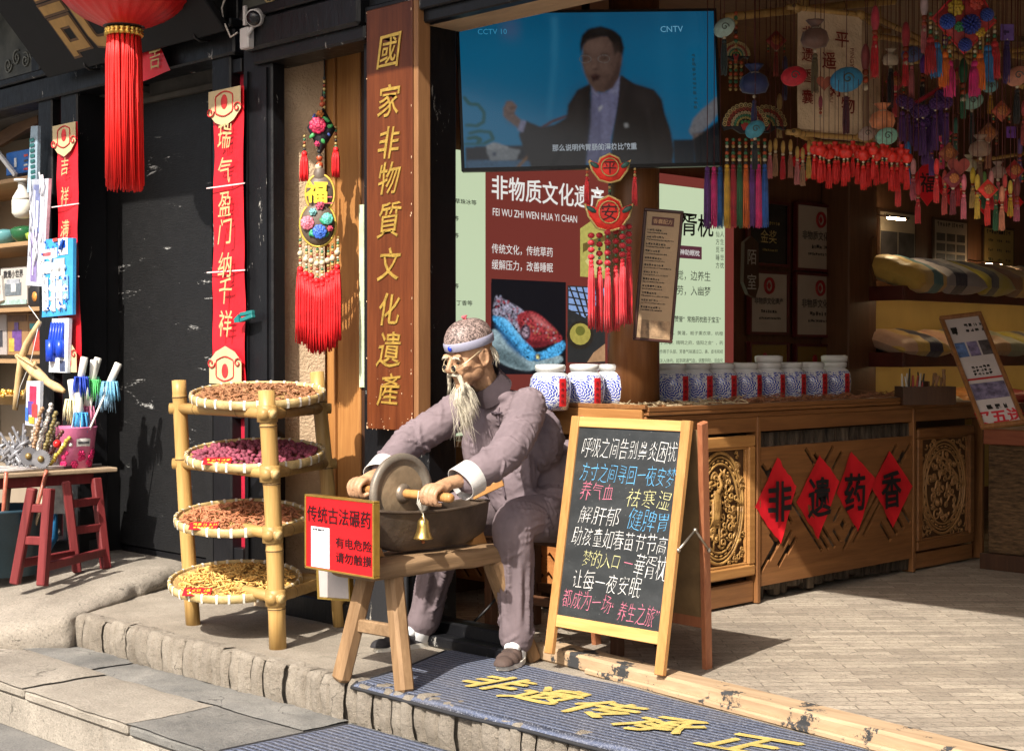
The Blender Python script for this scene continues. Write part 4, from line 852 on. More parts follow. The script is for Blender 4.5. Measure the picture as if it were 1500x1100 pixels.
# paper couplets
def couplet(px0, px1, pyt, pyb, text, pys, lab, csize, pxc):
    b0 = -.075; xa, xb = X0(px0, b0), X0(px1, b0); pm = (px0 + px1) / 2; zt, zb = Z0(pm, pyt, b0), Z0(pm, pyb, b0)
    t = thing('couplet', lab, 'banner', ((xa + xb) / 2, -.05, zb), 'red paper couplets beside the black door')
    def surf(u, v): return V((xa + (xb - xa) * u + .012 * noise.noise(V((v * 4, u, px0))), b0 + .012 * sin(u * 3 + v * 2) + .010 * noise.noise(V((u * 2.5, v * 7, px0 * .1))), zb + (zt - zb) * v))
    mb = MB(); mb.grid(surf, 8, 50); mb.build('paper', REDPAPER, t)
    ink = pbr('couplet_gold', (.50, .40, .19), .5, .1, .2, 20)
    for e, z in ((0, zt - .094), (1, zb + .094)):
        mb = MB(); s = -1 if e else 1; w = xb - xa
        mb.prism([(-w * .48, s * .12), (w * .48, s * .12), (w * .48, -s * .02), (w * .28, -s * .08), (0, -s * .115), (-w * .28, -s * .08), (-w * .48, -s * .02)][::s], .001, front(((xa + xb) / 2, b0 - .021, z)) @ Matrix.Diagonal((1, .78, 1, 1))); mb.build('ornament', pbr('couplet_beige', (.52, .42, .24), .6, var=.1), t)
        mb = MB(); M = front(((xa + xb) / 2, b0 - .0235, z)) @ Matrix.Diagonal((1, .78, 1, 1))
        mb.tube([M @ V((w * .34 * sin(a) * (1 - .25 * abs(cos(a * 2))), s * (.03 - .085 * cos(a)) * .9, 0)) for a in [k * pi / 12 for k in range(-12, 13)]], .004, 4)
        mb.ball(M @ V((0, s * .04, 0)), (.028, .002, .036)); mb.tube(spiral((w * .4, -s * .01), .035, 1.2, M), .0035, 4); mb.tube(spiral((-w * .4, -s * .01), .035, 1.2, M, flip=-1), .0035, 4); mb.build('ornament_print', pbr('couplet_red_print', (.52, .03, .03), .5), t)
    for ch, py in zip(text, pys):
        mb = MB(); write(mb, ch, X0(pxc, b0) - (xa + xb) / 2, 0, csize, front(((xa + xb) / 2, b0 - .024, Z0(pm, py, b0))), bold=.004, shear=.16, wob=.07, sx=.9); mb.build('character', ink, t)
    for z in (.33, .62):
        mb = MB(); mb.box((xa - .02, b0 - .018, zb + (zt - zb) * (1 - z)), (xb + .02, b0 - .016, zb + (zt - zb) * (1 - z) + .006)); mb.build('tie_string', pbr('clear_tape', (.75, .55, .55), .2), t)
couplet(311, 360, 131, 562, '瑞气盈门纳千祥', (200, 251, 300, 340, 388, 426, 474), 'long red paper couplet right of the black door, gold characters from top to bottom', .135, 335)
couplet(83, 118, 182, 545, '吉祥满', (244, 288, 336), 'long red paper couplet left of the black door, partly hidden by toy packs', .105, 101)
# security camera and its cable
p = at(372, 27, b=-.16); t = thing('security_camera', 'small white security camera with a loop of cable on the lintel', 'camera', p)
ax = V((.45, -.85, -.3)).normalized(); mb = MB(); mb.tube([p - ax * .12, p, p + ax * .004], [.04, .042, .04], 20); mb.build('housing', flat('camera_white', (.45, .43, .42), .4), t)
mb = MB(); mb.tube([p + ax * .003, p + ax * .012], [.036, .034], 20); mb.build('lens', pbr('camera_lens', (.01, .01, .012), .1), t)
mb = MB(); mb.tube([p - ax * .06, p + V((-.05, 0, -.07)), p + V((-.08, .05, -.10))], .011, 8); mb.box(tuple(p + V((-.12, 0, -.13))), tuple(p + V((-.05, .04, -.03))), bev=.006); mb.box(tuple(p + V((-.09, .0, -.02))), tuple(p + V((-.07, .012, .07)))); mb.build('bracket', flat('camera_white', (.45, .43, .42), .4), t)
mb = MB(); c = [at(x, y, b=-.14) for x, y in ((348, 48), (338, 55), (327, 30), (325, 12), (331, -6), (336, -30))]; mb.tube(c, .005, 6); mb.build('cable', flat('cable_grey', (.42, .38, .34), .6), t)
# teal clip on the post
p = at(362, 463, b=-.11); mb = MB(); Mx = Matrix.Translation(p) @ Matrix.Rotation(R(-12), 4, 'Y'); mb.box((-.05, -.01, -.02), (.05, .012, .0), Mx, .003); mb.box((-.05, -.01, .003), (.05, .012, .022), Mx @ Matrix.Rotation(R(6), 4, 'Y'), .003); mb.prism([(-.09, -.012), (-.05, -.02), (-.05, .02), (-.09, .006)], .015, Mx @ front((0, 0, 0)))
tag(mb.build('clip', flat('teal_plastic', (.015, .16, .16), .4), loc=p), 'teal plastic clip holding the couplet to the black post', 'clip')

# ------------------------------------------------------------------ tassels, lantern, pendant
def tassel(name, mat, parent, o, L, r, n=26, knot=True, sd=0):
    "a tassel of real threads hanging from o"
    mb = MB(); o = V(o); rs = random.Random(sd)
    for k in range(n):
        q = math.sqrt((k + .5) / n); a = k * 2.39996; x, y = r * q * cos(a), r * q * sin(a); l = L * rs.uniform(.93, 1.0)
        mb.tube([o + V((x * .55, y * .55, -r * .5)), o + V((x * .9, y * .9, -L * .3)), o + V((x + rs.uniform(-.1, .1) * r, y + rs.uniform(-.1, .1) * r, -L * .7)), o + V((x * 1.1 + rs.uniform(-.2, .2) * r, y * 1.1 + rs.uniform(-.2, .2) * r, -l))], [r * .22, r * .24, r * .22, r * .10], 4)
    if knot: mb.ball(o, (r * .75, r * .75, r * .8)); mb.lathe([(r * .7, -r * .9), (r * .78, -r * 1.2), (r * .7, -r * 1.5)], 10, o)
    return mb.build(name, mat, parent)
LANT = pbr('lantern_silk', (.55, .012, .012), .35, var=.12, vs=8, bp=.3, bs=120, spec=.6)
g = at(181, -78, b=-.5); tz = at(181, 40, b=-.5).z
t = thing('red_lantern', 'big red silk lantern with long thick red tassel hanging under the black plaque', 'lantern', (g.x, g.y, tz))
RL = .34; gz = tz + RL * .80; mb = MB(); prof = [(max(.10, RL * 1.02 * sin(pi * (i + 1.2) / 16.4)), gz - RL * .82 * cos(pi * (i + 1.2) / 16.4)) for i in range(15)]
def rib(k): return 1 - .035 * abs(sin(k * pi / 4)) 
vs = []; fs = []; NN = 112
for r_, z_ in prof:
    for k in range(NN): a = 2 * pi * k / NN; q = r_ * (1 - .028 * abs(sin(k * pi / 4))); vs.append((g.x + q * cos(a), g.y + q * sin(a), z_))
for i in range(14):
    for k in range(NN): fs.append((i * NN + k, i * NN + (k + 1) % NN, (i + 1) * NN + (k + 1) % NN, (i + 1) * NN + k))
mb.add(vs, fs, True); mb.build('globe', LANT, t)
mb = MB(); mb.lathe([(.085, tz - .005), (.098, tz), (.10, tz + .05), (.09, tz + .055)], 28, (g.x, g.y, 0)); mb.build('bottom_ring', pbr('ring_black', (.015, .015, .017), .35), t)
mb = MB()
for k in range(20): a = k * pi / 10; mb.lathe([(.014, -.035), (.016, -.02), (.010, -.014), (.015, -.006), (.012, .0)], 8, (g.x + .078 * cos(a), g.y + .078 * sin(a), tz - .01))
mb.build('gold_beads', GOLD, t)
tl = tz - at(181, 281, b=-.5).z; mb = MB()
for bnd in range(20):
    a0 = bnd * pi / 10
    for k in range(20):
        a = a0 + random.uniform(-.13, .13); r_ = .074 + random.uniform(-.018, .010); x, y = g.x + r_ * cos(a), g.y + r_ * sin(a); l = tl * random.uniform(.92, 1.0); s = random.uniform(-.008, .008)
        mb.tube([(g.x + .076 * cos(a0 + (a - a0) * .5), g.y + .076 * sin(a0 + (a - a0) * .5), tz - .045), (x, y, tz - .16), (x + s, y, tz - .5 * tl), (x + s * 1.5, y + s, tz - l)], [.004, .0046, .0043, .0026], 4)
mb.build('tassel', pbr('red_thread', (.68, .015, .012), .5, var=.2, vs=30, bp=.2, bs=150, stretch=(6, 6, .6)), t)
mb = MB(); mb.tube([(g.x, g.y, gz + RL * .8), (g.x, g.y, 3.62)], .008, 6); mb.build('cord', INK, t)
# embroidered pendant: diamond cushion, gourd, beads, tassels
EMB = pbr('embroidery_black', (.012, .01, .014), .6); p0 = at(468, 200, b=.05); b0 = p0.y
DP = (p0 - CAM).dot(_F); RZ45 = Matrix.Rotation(R(45), 4, 'Z')
def em(x, y): return at(x, y, D=DP)
t = thing('embroidered_pendant', 'embroidered diamond and gourd pendant with red tassels on the wood panel', 'pendant', em(468, 380))
BEADC = [pbr('bead_%d' % i, c, .35, var=.1) for i, c in enumerate(((.25, .05, .02), (.40, .28, .10), (.05, .16, .08), (.42, .08, .03), (.55, .48, .34), (.03, .03, .03)))]
def beads(o, n, r, parent, seq, dz=None, dx=0):
    dz = dz or r * 1.9; by = {}
    for i in range(n): by.setdefault(seq[i % len(seq)], []).append(V(o) + V((dx * i, 0, -dz * i)))
    for c, ps in by.items():
        mb = MB(); [mb.ball(q, r * (1 if i % 2 else .85), 8, 6) for i, q in enumerate(ps)]; mb.build('beads', BEADC[c], parent)
a = em(475, 115); e = em(471, 152); mb = MB(); mb.tube([a + V((0, 0, .6)), a, e], .003, 5); mb.build('cord', INK, t); beads(a, 9, .009, t, (5, 1, 0, 1, 2)); beads(em(472, 145), 2, .014, t, (3,))
Pd = [em(474, 158), em(492, 190), em(470, 226), em(449, 187)]; c = sum(Pd, V()) / 4
def cushion(pts, c, th, n=14):
    mb = MB()
    for sg in (-1, 1):
        def fn(u, v, sg=sg):
            k = v; P_ = pts; m_ = len(P_); f = u * m_; i = int(f) % m_; fr = f - int(f); q = P_[i] * (1 - fr) + P_[(i + 1) % m_] * fr
            q = c + (q - c) * k; return q + _F * (sg * th * math.sqrt(max(0, 1 - k * k)))
        mb.grid(fn, len(pts) * 6, n)
    return mb
cushion(Pd, c, .035).build('diamond_cushion', EMB, t)
def flower(o, r, col, parent, petals=9, nm='flower_embroidery'):
    mb = MB()
    for ring, (rr, k) in enumerate(((1, petals), (.62, petals - 2), (.3, 5))):
        for i in range(k):
            a_ = i * 2 * pi / k + ring * .4; q = V(o) + _R * (cos(a_) * r * rr * .62) - _F * (.004 + ring * .003) + V((0, 0, sin(a_) * r * rr * .62)); mb.ball(q, (r * .36 * (.6 + .4 * rr), .006, r * .36 * (.6 + .4 * rr)), 8, 5, RZ45)
    m_ = pbr('thread_%d_%d_%d' % tuple(int(x * 255) for x in col), col, .45, var=.6, vs=70, bp=.5, bs=120); return mb.build(nm, m_, parent)
def leafs(pl, parent, col, r):
    mb = MB()
    for q, a_ in pl: mb.ball(q, 1, 8, 5, M=RZ45 @ Matrix.Rotation(a_, 4, 'Y') @ Matrix.Diagonal((r, .005, r * .45, 1)))
    mb.build('leaf_embroidery', pbr('leafthread_%d_%d_%d' % tuple(int(x * 255) for x in col), col, .45, var=.5, vs=60), parent)
def off(q, y): return V(q) + _F * y
flower(off(em(467, 186), -.036), .042, (.45, .02, .07), t); flower(off(em(470, 169), -.026), .02, (.5, .16, .03), t, 6); flower(off(em(466, 212), -.018), .016, (.45, .03, .10), t, 6)
leafs([(off(em(479, 177), -.03), .6), (off(em(483, 187), -.026), -.3), (off(em(473, 207), -.026), .9), (off(em(459, 200), -.026), 2.4)], t, (.05, .28, .08), .022); leafs([(off(em(482, 198), -.022), .9), (off(em(461, 172), -.026), 2.0), (off(em(476, 200), -.024), 1.6)], t, (.05, .09, .35), .014)
for px, y0, y1 in ((446, 200, 226), (492, 187, 220)):
    q = em(px, y0); beads(q, 8, .008, t, (1, 2, 0, 1, 5)); tassel('tassel', RED, t, em(px, y1), .13, .019, 22, sd=px)
beads(em(468, 222), 2, .014, t, (5,)); beads(em(468, 232), 2, .018, t, (3, 3)); beads(em(467, 245), 1, .022, t, (4,))
gc1, gc2 = em(469, 284), em(466, 329)
GF = pbr('gourd_satin', (.115, .085, .065), .5, var=.2, vs=10)
mb = MB(); mb.ball(gc1, (.066, .03, .088), 24, 12, RZ45); mb.ball(gc2, (.082, .04, .102), 24, 12, RZ45); mb.ball(em(468, 258), (.03, .022, .045), 14, 8, RZ45); mb.build('gourd', GF, t)
mb = MB()
for cc, rx, rz, a0_, a1_ in ((gc1, .066, .088, -.75, pi + .75), (gc2, .082, .102, pi - .9, 2 * pi + .9)): mb.tube([cc + _R * (rx * 1.02 * cos(x)) - _F * .006 + V((0, 0, rz * 1.02 * sin(x))) for x in [a0_ + (a1_ - a0_) * k / 30 for k in range(31)]], .0055, 6)
mb.build('gold_piping', pbr('gold_piping', (.60, .42, .07), .45, .2), t)
mb = MB(); write(mb, '福', -.012, 0, .105, FR(gc1 - _F * .034 + V((0, 0, .005)), _R, (0, 0, 1)), bold=.03, wob=.04); mb.build('character', pbr('yellow_thread', (.72, .52, .03), .5), t)
mb = MB(); write(mb, '上', .036, -.02, .06, FR(gc1 - _F * .032 - V((0, 0, .005)), _R, (0, 0, 1)), bold=.01); mb.build('character', pbr('pink_thread', (.5, .10, .12), .5), t)
flower(off(em(452, 328), -.036), .035, (.60, .16, .22), t); flower(off(em(470, 341), -.042), .036, (.04, .12, .5), t); flower(off(em(481, 322), -.036), .03, (.10, .45, .36), t); flower(off(em(470, 303), -.03), .022, (.5, .07, .13), t, 6); flower(off(em(460, 312), -.036), .02, (.18, .42, .42), t, 6); flower(off(em(485, 336), -.03), .015, (.5, .05, .10), t, 6)
leafs([(off(em(460, 345), -.036), .4), (off(em(478, 346), -.034), 2.6), (off(em(474, 326), -.04), .8), (off(em(457, 342), -.034), 1.9)], t, (.03, .30, .14), .02)
for i, px in enumerate((440, 448, 456, 464, 472, 480, 487, 494)):
    top = 356 + 5 * sin(i / 7 * pi) - (8 if i in (0, 7) else 0); bt = (395, 402, 405, 412, 410, 404, 400, 392)[i]; q = em(px, top); q2 = em(px, bt); n_ = int((q.z - q2.z) / .0135)
    beads(q + V((0, .004 * (i % 2), 0)), n_, .0085, t, ((1, 2, 1, 0, 4), (1, 4, 2), (0, 1, 2, 1))[i % 3], .0135); beads(em(px, (top + bt) / 2), 1, .017, t, (4,)); tassel('tassel', RED, t, q2, em(px, bt).z - em(px, (505, 507, 518, 519, 520, 516, 512, 503)[i]).z, .021, 24, sd=i)

# ------------------------------------------------------------------ left kiosk: shelves and goods
KB = .62; kx0, kx1 = -4.6, X0(57) - .005
kx1 = X0(57)
t = thing('kiosk_shelves', 'wooden kiosk shelf unit with toys at the left edge', 'shelf', (-3.4, .4, .1))
KW = wood('kiosk_wood', (.26, .155, .075), (.40, .26, .135), 0, .7); KBK = pbr('kiosk_back', (.24, .195, .145), .7, var=.1, vs=3)
mb = MB(); mb.box((kx0, KB, .1), (-2.3, KB + .03, 2.72)); mb.build('back_panel', KBK, t)
mb = MB(); mb.box((-2.62, .12, .1), (-2.59, KB - .002, 2.7)); mb.box((kx0, .12, .1), (kx0 + .03, KB - .002, 2.7)); mb.build('side_panel', KBK, t)
shz = [at(20, y, b=.12).z for y in (262, 356, 451, 526)]
for z in shz: mb = MB(); mb.box((kx0 + .031, .10, z - .025), (-2.621, KB - .003, z)); mb.build('shelf_board', KW, t)
mb = MB(); mb.box((kx0, .1, .1), (-2.621, .13, .55)); mb.build('base_panel', KBK, t)
mb = MB(); mb.beam(at(0, 206, b=.3), at(58, 170, b=.2), .03, .09); mb.build('brace', wood('old_brace', (.10, .05, .025), (.17, .09, .045), 0, .7), t)
def carton(px0, px1, py0, py1, b, dep, mat, lab, nm='toy_box', cat='box', tilt=0, prints=(), grp=None):
    p, q = at(px0, py1, b=b), at(px1, py0, b=b); t = thing(nm, lab, cat, (p.x, b, p.z), grp); w, h = q.x - p.x, q.z - p.z
    M = Matrix.Translation((p.x, b, p.z)) @ Matrix.Rotation(tilt, 4, 'Y'); mb = MB(); mb.box((0, 0, 0), (w, dep, h), M=M, bev=.003); mb.build('carton' if dep > .02 else 'card', mat, t); F = M @ front((w / 2, -.001, h / 2)); return t, F, w, h
def blocks(t, F, w, h, items, nm='printed_picture'):
    for i, (x0, y0, x1, y1, c) in enumerate(items):
        mb = MB(); mb.box((w * (x0 - .5), h * (y0 - .5), .0005 + .0006 * i), (w * (x1 - .5), h * (y1 - .5), .0012 + .0006 * i), M=F); mb.build(nm, pbr('print_%d_%d_%d' % tuple(int(v * 100) for v in c), c, .35, var=.35, vs=30), t)
BLUE = pbr('carton_blue', (.02, .12, .42), .35, var=.1)
t, F, w, h = carton(9, 52, 216, 258, .2, .25, BLUE, 'bright blue carton on the top kiosk shelf'); blocks(t, F, w, h, [(.62, .68, .75, .78, (.5, .06, .04)), (.62, .46, .75, .55, (.05, .05, .06)), (.62, .28, .75, .36, (.5, .5, .5)), (.62, .1, .76, .2, (.55, .05, .06)), (.3, .3, .38, .7, (.55, .58, .62))]); 
p, q = at(0, 232, b=.16), at(23, 257, b=.16); mb = MB(); mb.beam(p + V((-.1, 0, .09)), q, .02, .025); tag(mb.build('white_tube', flat('tube_white', (.62, .62, .62), .4), loc=q), 'white tube leaning on the blue carton', 'tube')
# bulb
p = at(33, 298, b=.06); t = thing('light_bulb', 'white bulb lamp hanging under the upper kiosk shelf', 'lamp', p); BW = flat('bulb_white', (.62, .60, .55), .3)
mb = MB(); mb.lathe([(.012, .13), (.026, .125), (.026, .09), (.035, .075), (.058, .035), (.062, .02)], 24, p); mb.build('neck', BW, t); mb = MB(); mb.lathe([(.063, .018), (.063, -.06), (.045, -.085), (.02, -.092)], 24, p); mb.build('bulb', pbr('bulb_glass', (.70, .67, .58), .25, var=.05), t)
mb = MB(); mb.lathe([(.05, .145), (.05, .132), (.02, .128)], 20, p); mb.build('holder', BW, t)
for i, (px, py, r, c, lab) in enumerate(((8, 349, .085, (.10, .26, .28), 'teal plastic bowl on the second kiosk shelf'), (36, 349, .09, (.02, .10, .04), 'dark green ball bowl on the second kiosk shelf'), (50, 350, .055, (.25, .33, .05), 'yellow green bowl beside the green one'))):
    p = at(px, py, b=.2); mb = MB(); z0 = shz[1] + .002; mb.lathe([(r * .4, 0), (r * .85, r * .4), (r, r * .9), (r * .96, r * .95), (r * .7, r * 1.1), (r * .3, r * 1.2)], 20, (p.x, .2, z0)); tag(mb.build('bowl', pbr('bowl_%d' % i, c, .2, var=.1), loc=(p.x, .2, z0)), lab, 'bowl')
PALE = pbr('carton_pale', (.42, .40, .37), .35, var=.06)
t, F, w, h = carton(1, 39, 390, 447, .22, .05, PALE, 'grey white boxed toy with printed title on the third kiosk shelf'); blocks(t, F, w, h, [(.0, .0, 1, .13, (.28, .40, .38)), (.18, .24, .80, .58, (.12, .14, .16)), (.42, .34, .60, .55, (.5, .5, .5)), (.25, .55, .75, .68, (.32, .34, .38))])
mb = MB(); write(mb, '微观小世界', 0, h * .32, w * .15, F, bold=.02); mb.build('lettering', INK, t)
t, F, w, h = carton(-14, 4, 408, 447, .2, .04, PALE, 'white boxed toy cut by the left edge, leaning on its neighbour', tilt=R(-8)); blocks(t, F, w, h, [(.5, .3, .85, .5, (.5, .06, .05)), (.5, .55, .9, .65, (.1, .2, .3))])
for i, (x0, x1, y0, y1, c, it, lab) in enumerate(((-8, 9, 460, 520, (.30, .27, .26), [(.3, .2, .7, .6, (.04, .04, .05))], 'grey blister toy at the left edge of the lower kiosk shelf'), (11, 41, 458, 520, (.26, .15, .07), [(.25, .1, .7, .6, (.11, .05, .20)), (.1, .08, .35, .4, (.45, .30, .06)), (.36, .58, .56, .78, (.14, .09, .26)), (.05, .8, .95, .95, (.12, .06, .03))], 'orange card toy pack with purple figure on the lower kiosk shelf'), (42, 64, 458, 520, (.26, .15, .07), [(.3, .1, .9, .6, (.32, .04, .03)), (.1, .62, .5, .75, (.05, .25, .28)), (.05, .8, .95, .95, (.12, .06, .03))], 'orange card toy pack with red figure beside the purple one'))):
    t, F, w, h = carton(x0, x1, y0, y1, .22, .03, pbr('packcard_%d' % i, c, .4, var=.15), lab, 'toy_pack', 'toy pack'); blocks(t, F, w, h, it)
t, F, w, h = carton(41, 66, 420, 449, .2, .08, pbr('discbox', (.04, .03, .025), .3), 'small dark toy with orange discs on the third kiosk shelf', 'toy_record', 'toy'); mb = MB(); mb.lathe([(.09, 0), (.09, .008), (.02, .01)], 20, M=F @ Matrix.Translation((0, .0, 0))); mb.build('disc', INK, t); mb = MB(); mb.lathe([(.03, .009), (.03, .014)], 14, M=F @ Matrix.Translation((0, 0, 0))); mb.build('disc_label', pbr('orange_label', (.55, .24, .05), .4), t)
p = at(16, 580, b=.0); t = thing('bead_tray', 'small basket of golden beads at the left edge under the toy shelves', 'tray', p); mb = MB(); mb.lathe([(.10, -.05), (.17, 0), (.175, .01)], 20, p); mb.build('basket', BAMBOOD, t); mb = MB(); [mb.ball(p + V((random.uniform(-.13, .13), random.uniform(-.13, .13), random.uniform(.005, .03))), .014, 6, 4) for k in range(110)]; mb.build('gold_beads', GOLD, t)
# packs hanging on the post
PLAS = pbr('clear_plastic', (.46, .50, .62), .12, var=.5, vs=5, col2=(.66, .68, .76), spec=.8)
def hang_pack(c4, b, mat, lab, items, dep=.02, nm='toy_pack'):
    P = [at(x, y, b=b) for x, y in c4]; t = thing(nm, lab, 'toy pack', sum(P, V()) / 4, 'toy packs hanging on the black post'); mb = MB(); n_ = V((0, -dep, 0)); mb.add(P + [q + n_ for q in P], [(0, 1, 2, 3), (7, 6, 5, 4), (0, 4, 5, 1), (1, 5, 6, 2), (2, 6, 7, 3), (3, 7, 4, 0)]); mb.build('card', mat, t)
    F = FR(P[3] + n_, P[2] - P[3], P[0] - P[3]); w = (P[2] - P[3]).length; h = (P[0] - P[3]).length; F = F @ Matrix.Translation((w / 2, h / 2, .001)); blocks(t, F, w, h, items); return t, F, w, h
t, F, w, h = hang_pack(((51, 264), (76, 262), (68, 420), (43, 418)), -.10, PLAS, 'long clear purple toy sword pack hanging on the black post', [(.25, .04, .6, .5, (.20, .16, .34)), (.3, .5, .7, .95, (.14, .16, .30)), (.72, .02, .95, .98, (.62, .62, .68)), (.35, .1, .42, .9, (.62, .62, .66)), (.5, .55, .62, .8, (.75, .75, .78))])
mb = MB(); 
for k in range(14): x = random.uniform(-.4, .4) * w; y = random.uniform(-.4, .4) * h; mb.tube([F @ V((x, y, .006)), F @ V((x + .02, y + .06, .012)), F @ V((x - .01, y + .12, .006))], .004, 5)
mb.build('blister_crease', pbr('crease', (.75, .76, .82), .1), t)
SKY_, DB, WH = (.05, .28, .60), (.01, .07, .42), (.72, .74, .76)
t, F, w, h = hang_pack(((72, 351), (112, 349), (111, 461), (66, 465)), -.11, pbr('pack_sky', (.05, .30, .62), .25, var=.15), 'large bright blue toy blister card hanging over the red couplet', [(.03, .74, .55, .86, (.72, .74, .78)), (.08, .77, .35, .82, (.5, .10, .12)), (.6, .76, .9, .97, WH), (.66, .84, .84, .94, DB), (.45, .5, .8, .72, (.45, .46, .46)), (.05, .55, .35, .7, WH), (.35, .06, .48, .68, WH), (.06, .08, .26, .5, (.60, .66, .76)), (.52, .1, .72, .45, WH), (.74, .2, .92, .5, (.18, .36, .66)), (.5, .3, .9, .36, (.75, .78, .8)), (.45, .94, .6, .98, (.5, .06, .05))])
mb = MB()
for k in range(22):
    x, y = ((k % 4) - 1.5) * .22 * w + random.uniform(-.01, .01), (-.40 + .125 * (k // 4)) * h; a_ = random.uniform(-.6, .6); L_ = random.uniform(.02, .05); mb.tube([F @ V((x - L_ * sin(a_) * .5, y - L_ * cos(a_) * .5, .006)), F @ V((x, y, .012)), F @ V((x + L_ * sin(a_) * .5, y + L_ * cos(a_) * .5, .006))], [.005, .011, .004], 7)
mb.build('toy_piece', flat('toy_white', (.74, .75, .77), .3), t)
mb = MB(); mb.tube([F @ V((.36 * w - .05, .33 * h, .012)), F @ V((.36 * w - .02, .45 * h, .014))], [.012, .006], 7); [mb.ball(F @ V((random.uniform(-.4, .42) * w, random.uniform(-.42, .45) * h, .012)), (.006, .005, .009), 7, 5) for k in range(14)]; mb.build('toy_piece', flat('toy_blue', (.02, .10, .45), .3), t)
t, F, w, h = hang_pack(((81, 467), (106, 466), (103, 546), (76, 545)), -.10, pbr('pack_pale', (.50, .56, .66), .2, var=.2), 'smaller blister card with dark blue toy tools below the large one', [(.05, .0, .95, .24, WH), (.62, .02, .92, .22, (.05, .07, .14))])
mb = MB()
for k in range(5): x = (-.34 + .15 * k) * w; mb.tube([F @ V((x, -.15 * h, .01)), F @ V((x + .01, .1 * h, .012)), F @ V((x + .02, .42 * h, .008))], [.017, .012, .006], 7)
mb.tube([F @ V((-.25 * w, -.3 * h, .012)), F @ V((-.25 * w, .1 * h, .012))], .03, 9); mb.tube([F @ V((.25 * w, -.22 * h, .012)), F @ V((.25 * w, .1 * h, .012))], .026, 9); mb.build('toy_tool', flat('toy_deep_blue', (.01, .05, .50), .3), t)
t, F, w, h = hang_pack(((50, 186), (60, 185), (58, 280), (44, 283)), -.09, pbr('pack_film', (.25, .33, .40), .1, var=.4, vs=6), 'narrow clear pack of small teal toys hanging at the left of the black post', [(.5, .08 * k + .03, .95, .08 * k + .08, (.02, .10, .10)) for k in range(10)])
t, F, w, h = hang_pack(((44, 558), (64, 558), (62, 625), (42, 622)), -.32, pbr('pack_film2', (.50, .53, .60), .15, var=.3), 'clear pack with red and purple toy figures behind the toy crossbow', [(.3, .5, .8, .9, (.40, .03, .08)), (.2, .25, .6, .55, (.10, .06, .28)), (.5, .2, .9, .5, (.45, .05, .05)), (.3, .05, .7, .2, (.5, .36, .05)), (.05, .1, .25, .4, (.05, .15, .5))])
# wooden toy crossbow
t = thing('toy_crossbow', 'pale wooden toy crossbow hanging in front of the kiosk', 'toy', at(50, 560, b=-.2)); PALEW = wood('pale_toy_wood', (.45, .30, .13), (.66, .49, .27), 2, 1); BB = -.2
def pts(l, b=BB): return [at(x, y, b=b) for x, y in l]
mb = MB(); mb.tube(pts(((58, 472), (50, 486), (39, 505), (32, 525), (28, 550), (25, 575), (22, 600))), [.014, .018, .021, .023, .021, .019, .016], 8); mb.build('bow', PALEW, t)
mb = MB(); mb.tube(pts(((24, 521), (36, 530), (52, 545), (70, 560), (84, 568), (94, 573))), [.012, .03, .034, .022, .026, .012], 8); mb.tube(pts(((25, 520), (50, 536)), BB - .03), .008, 6); mb.build('stock', PALEW, t)
mb = MB(); mb.tube(pts(((57, 474), (45, 530), (30, 566), (24, 598))), .002, 4); mb.tube(pts(((42, 448), (58, 470))), .002, 4); mb.build('string', WHITE, t); mb = MB(); mb.tube(pts(((52, 530), (44, 556), (35, 584))), [.010, .014, .010], 6); mb.build('grip', PALEW, t)
# ------------------------------------------------------------------ red stool and what stands on it
ZG = .09; sd0 = at(60, 858, z=ZG); t = thing('red_stool', 'worn dark red wooden stool crowded with toys at the left', 'stool', (sd0.x - .1, sd0.y + .2, ZG))
REDW = wood('stool_red_paint', (.11, .012, .014), (.21, .03, .03), 2, 1, .55, .3, wear=((.30, .19, .13), 16, .66))
ft = .60
feet = [at(22, 855, z=ZG), at(62, 858, z=ZG), at(155, 833, z=ZG), at(113, 838, z=ZG)]; feet[1] = at(62, 858, z=ZG)
tops = [feet[0] + V((.07, .06, 0)), feet[1] + V((-.02, .05, 0)), feet[2] + V((-.10, .0, 0)), feet[3] + V((-.02, -.05, 0))]
for f, q in zip(feet, tops): mb = MB(); mb.beam((f.x, f.y, ZG), (q.x, q.y, ft - .031), .05, .045, bev=.006); mb.build('leg', REDW, t)
for i, j, zs in ((0, 1, (.22, .38)), (2, 3, (.22, .36)), (1, 2, (.09,)), (0, 3, (.10,))):
    for z in zs: mb = MB(); k = z / (ft - ZG); mb.beam(feet[i].lerp(tops[i], k) + V((0, 0, z)), feet[j].lerp(tops[j], k) + V((0, 0, z)), .03, .042, bev=.004); mb.build('rail', REDW, t)
cxs = [q.x for q in tops]; cys = [q.y for q in tops]
A, B_ = at(5, 700, z=ft), at(170, 690, z=ft); dvec = (B_ - A).normalized(); nv = V((-dvec.y, dvec.x, 0)); Ms = FR(A, dvec, nv); Ls = (B_ - A).length
mb = MB(); mb.box((-.45, -.02, -.002), (Ls, .34, .022), M=Ms, bev=.005); mb.build('seat', wood('stool_top_wood', (.28, .20, .13), (.42, .32, .21), 0, .7, .7, .5), t)
mb = MB(); mb.box((-.06, .02, -.06), (Ls - .12, .30, -.003), M=Ms, bev=.004); mb.build('apron', REDW, t)
def on(x, y, z=.022): return Ms @ V((x, y, z))
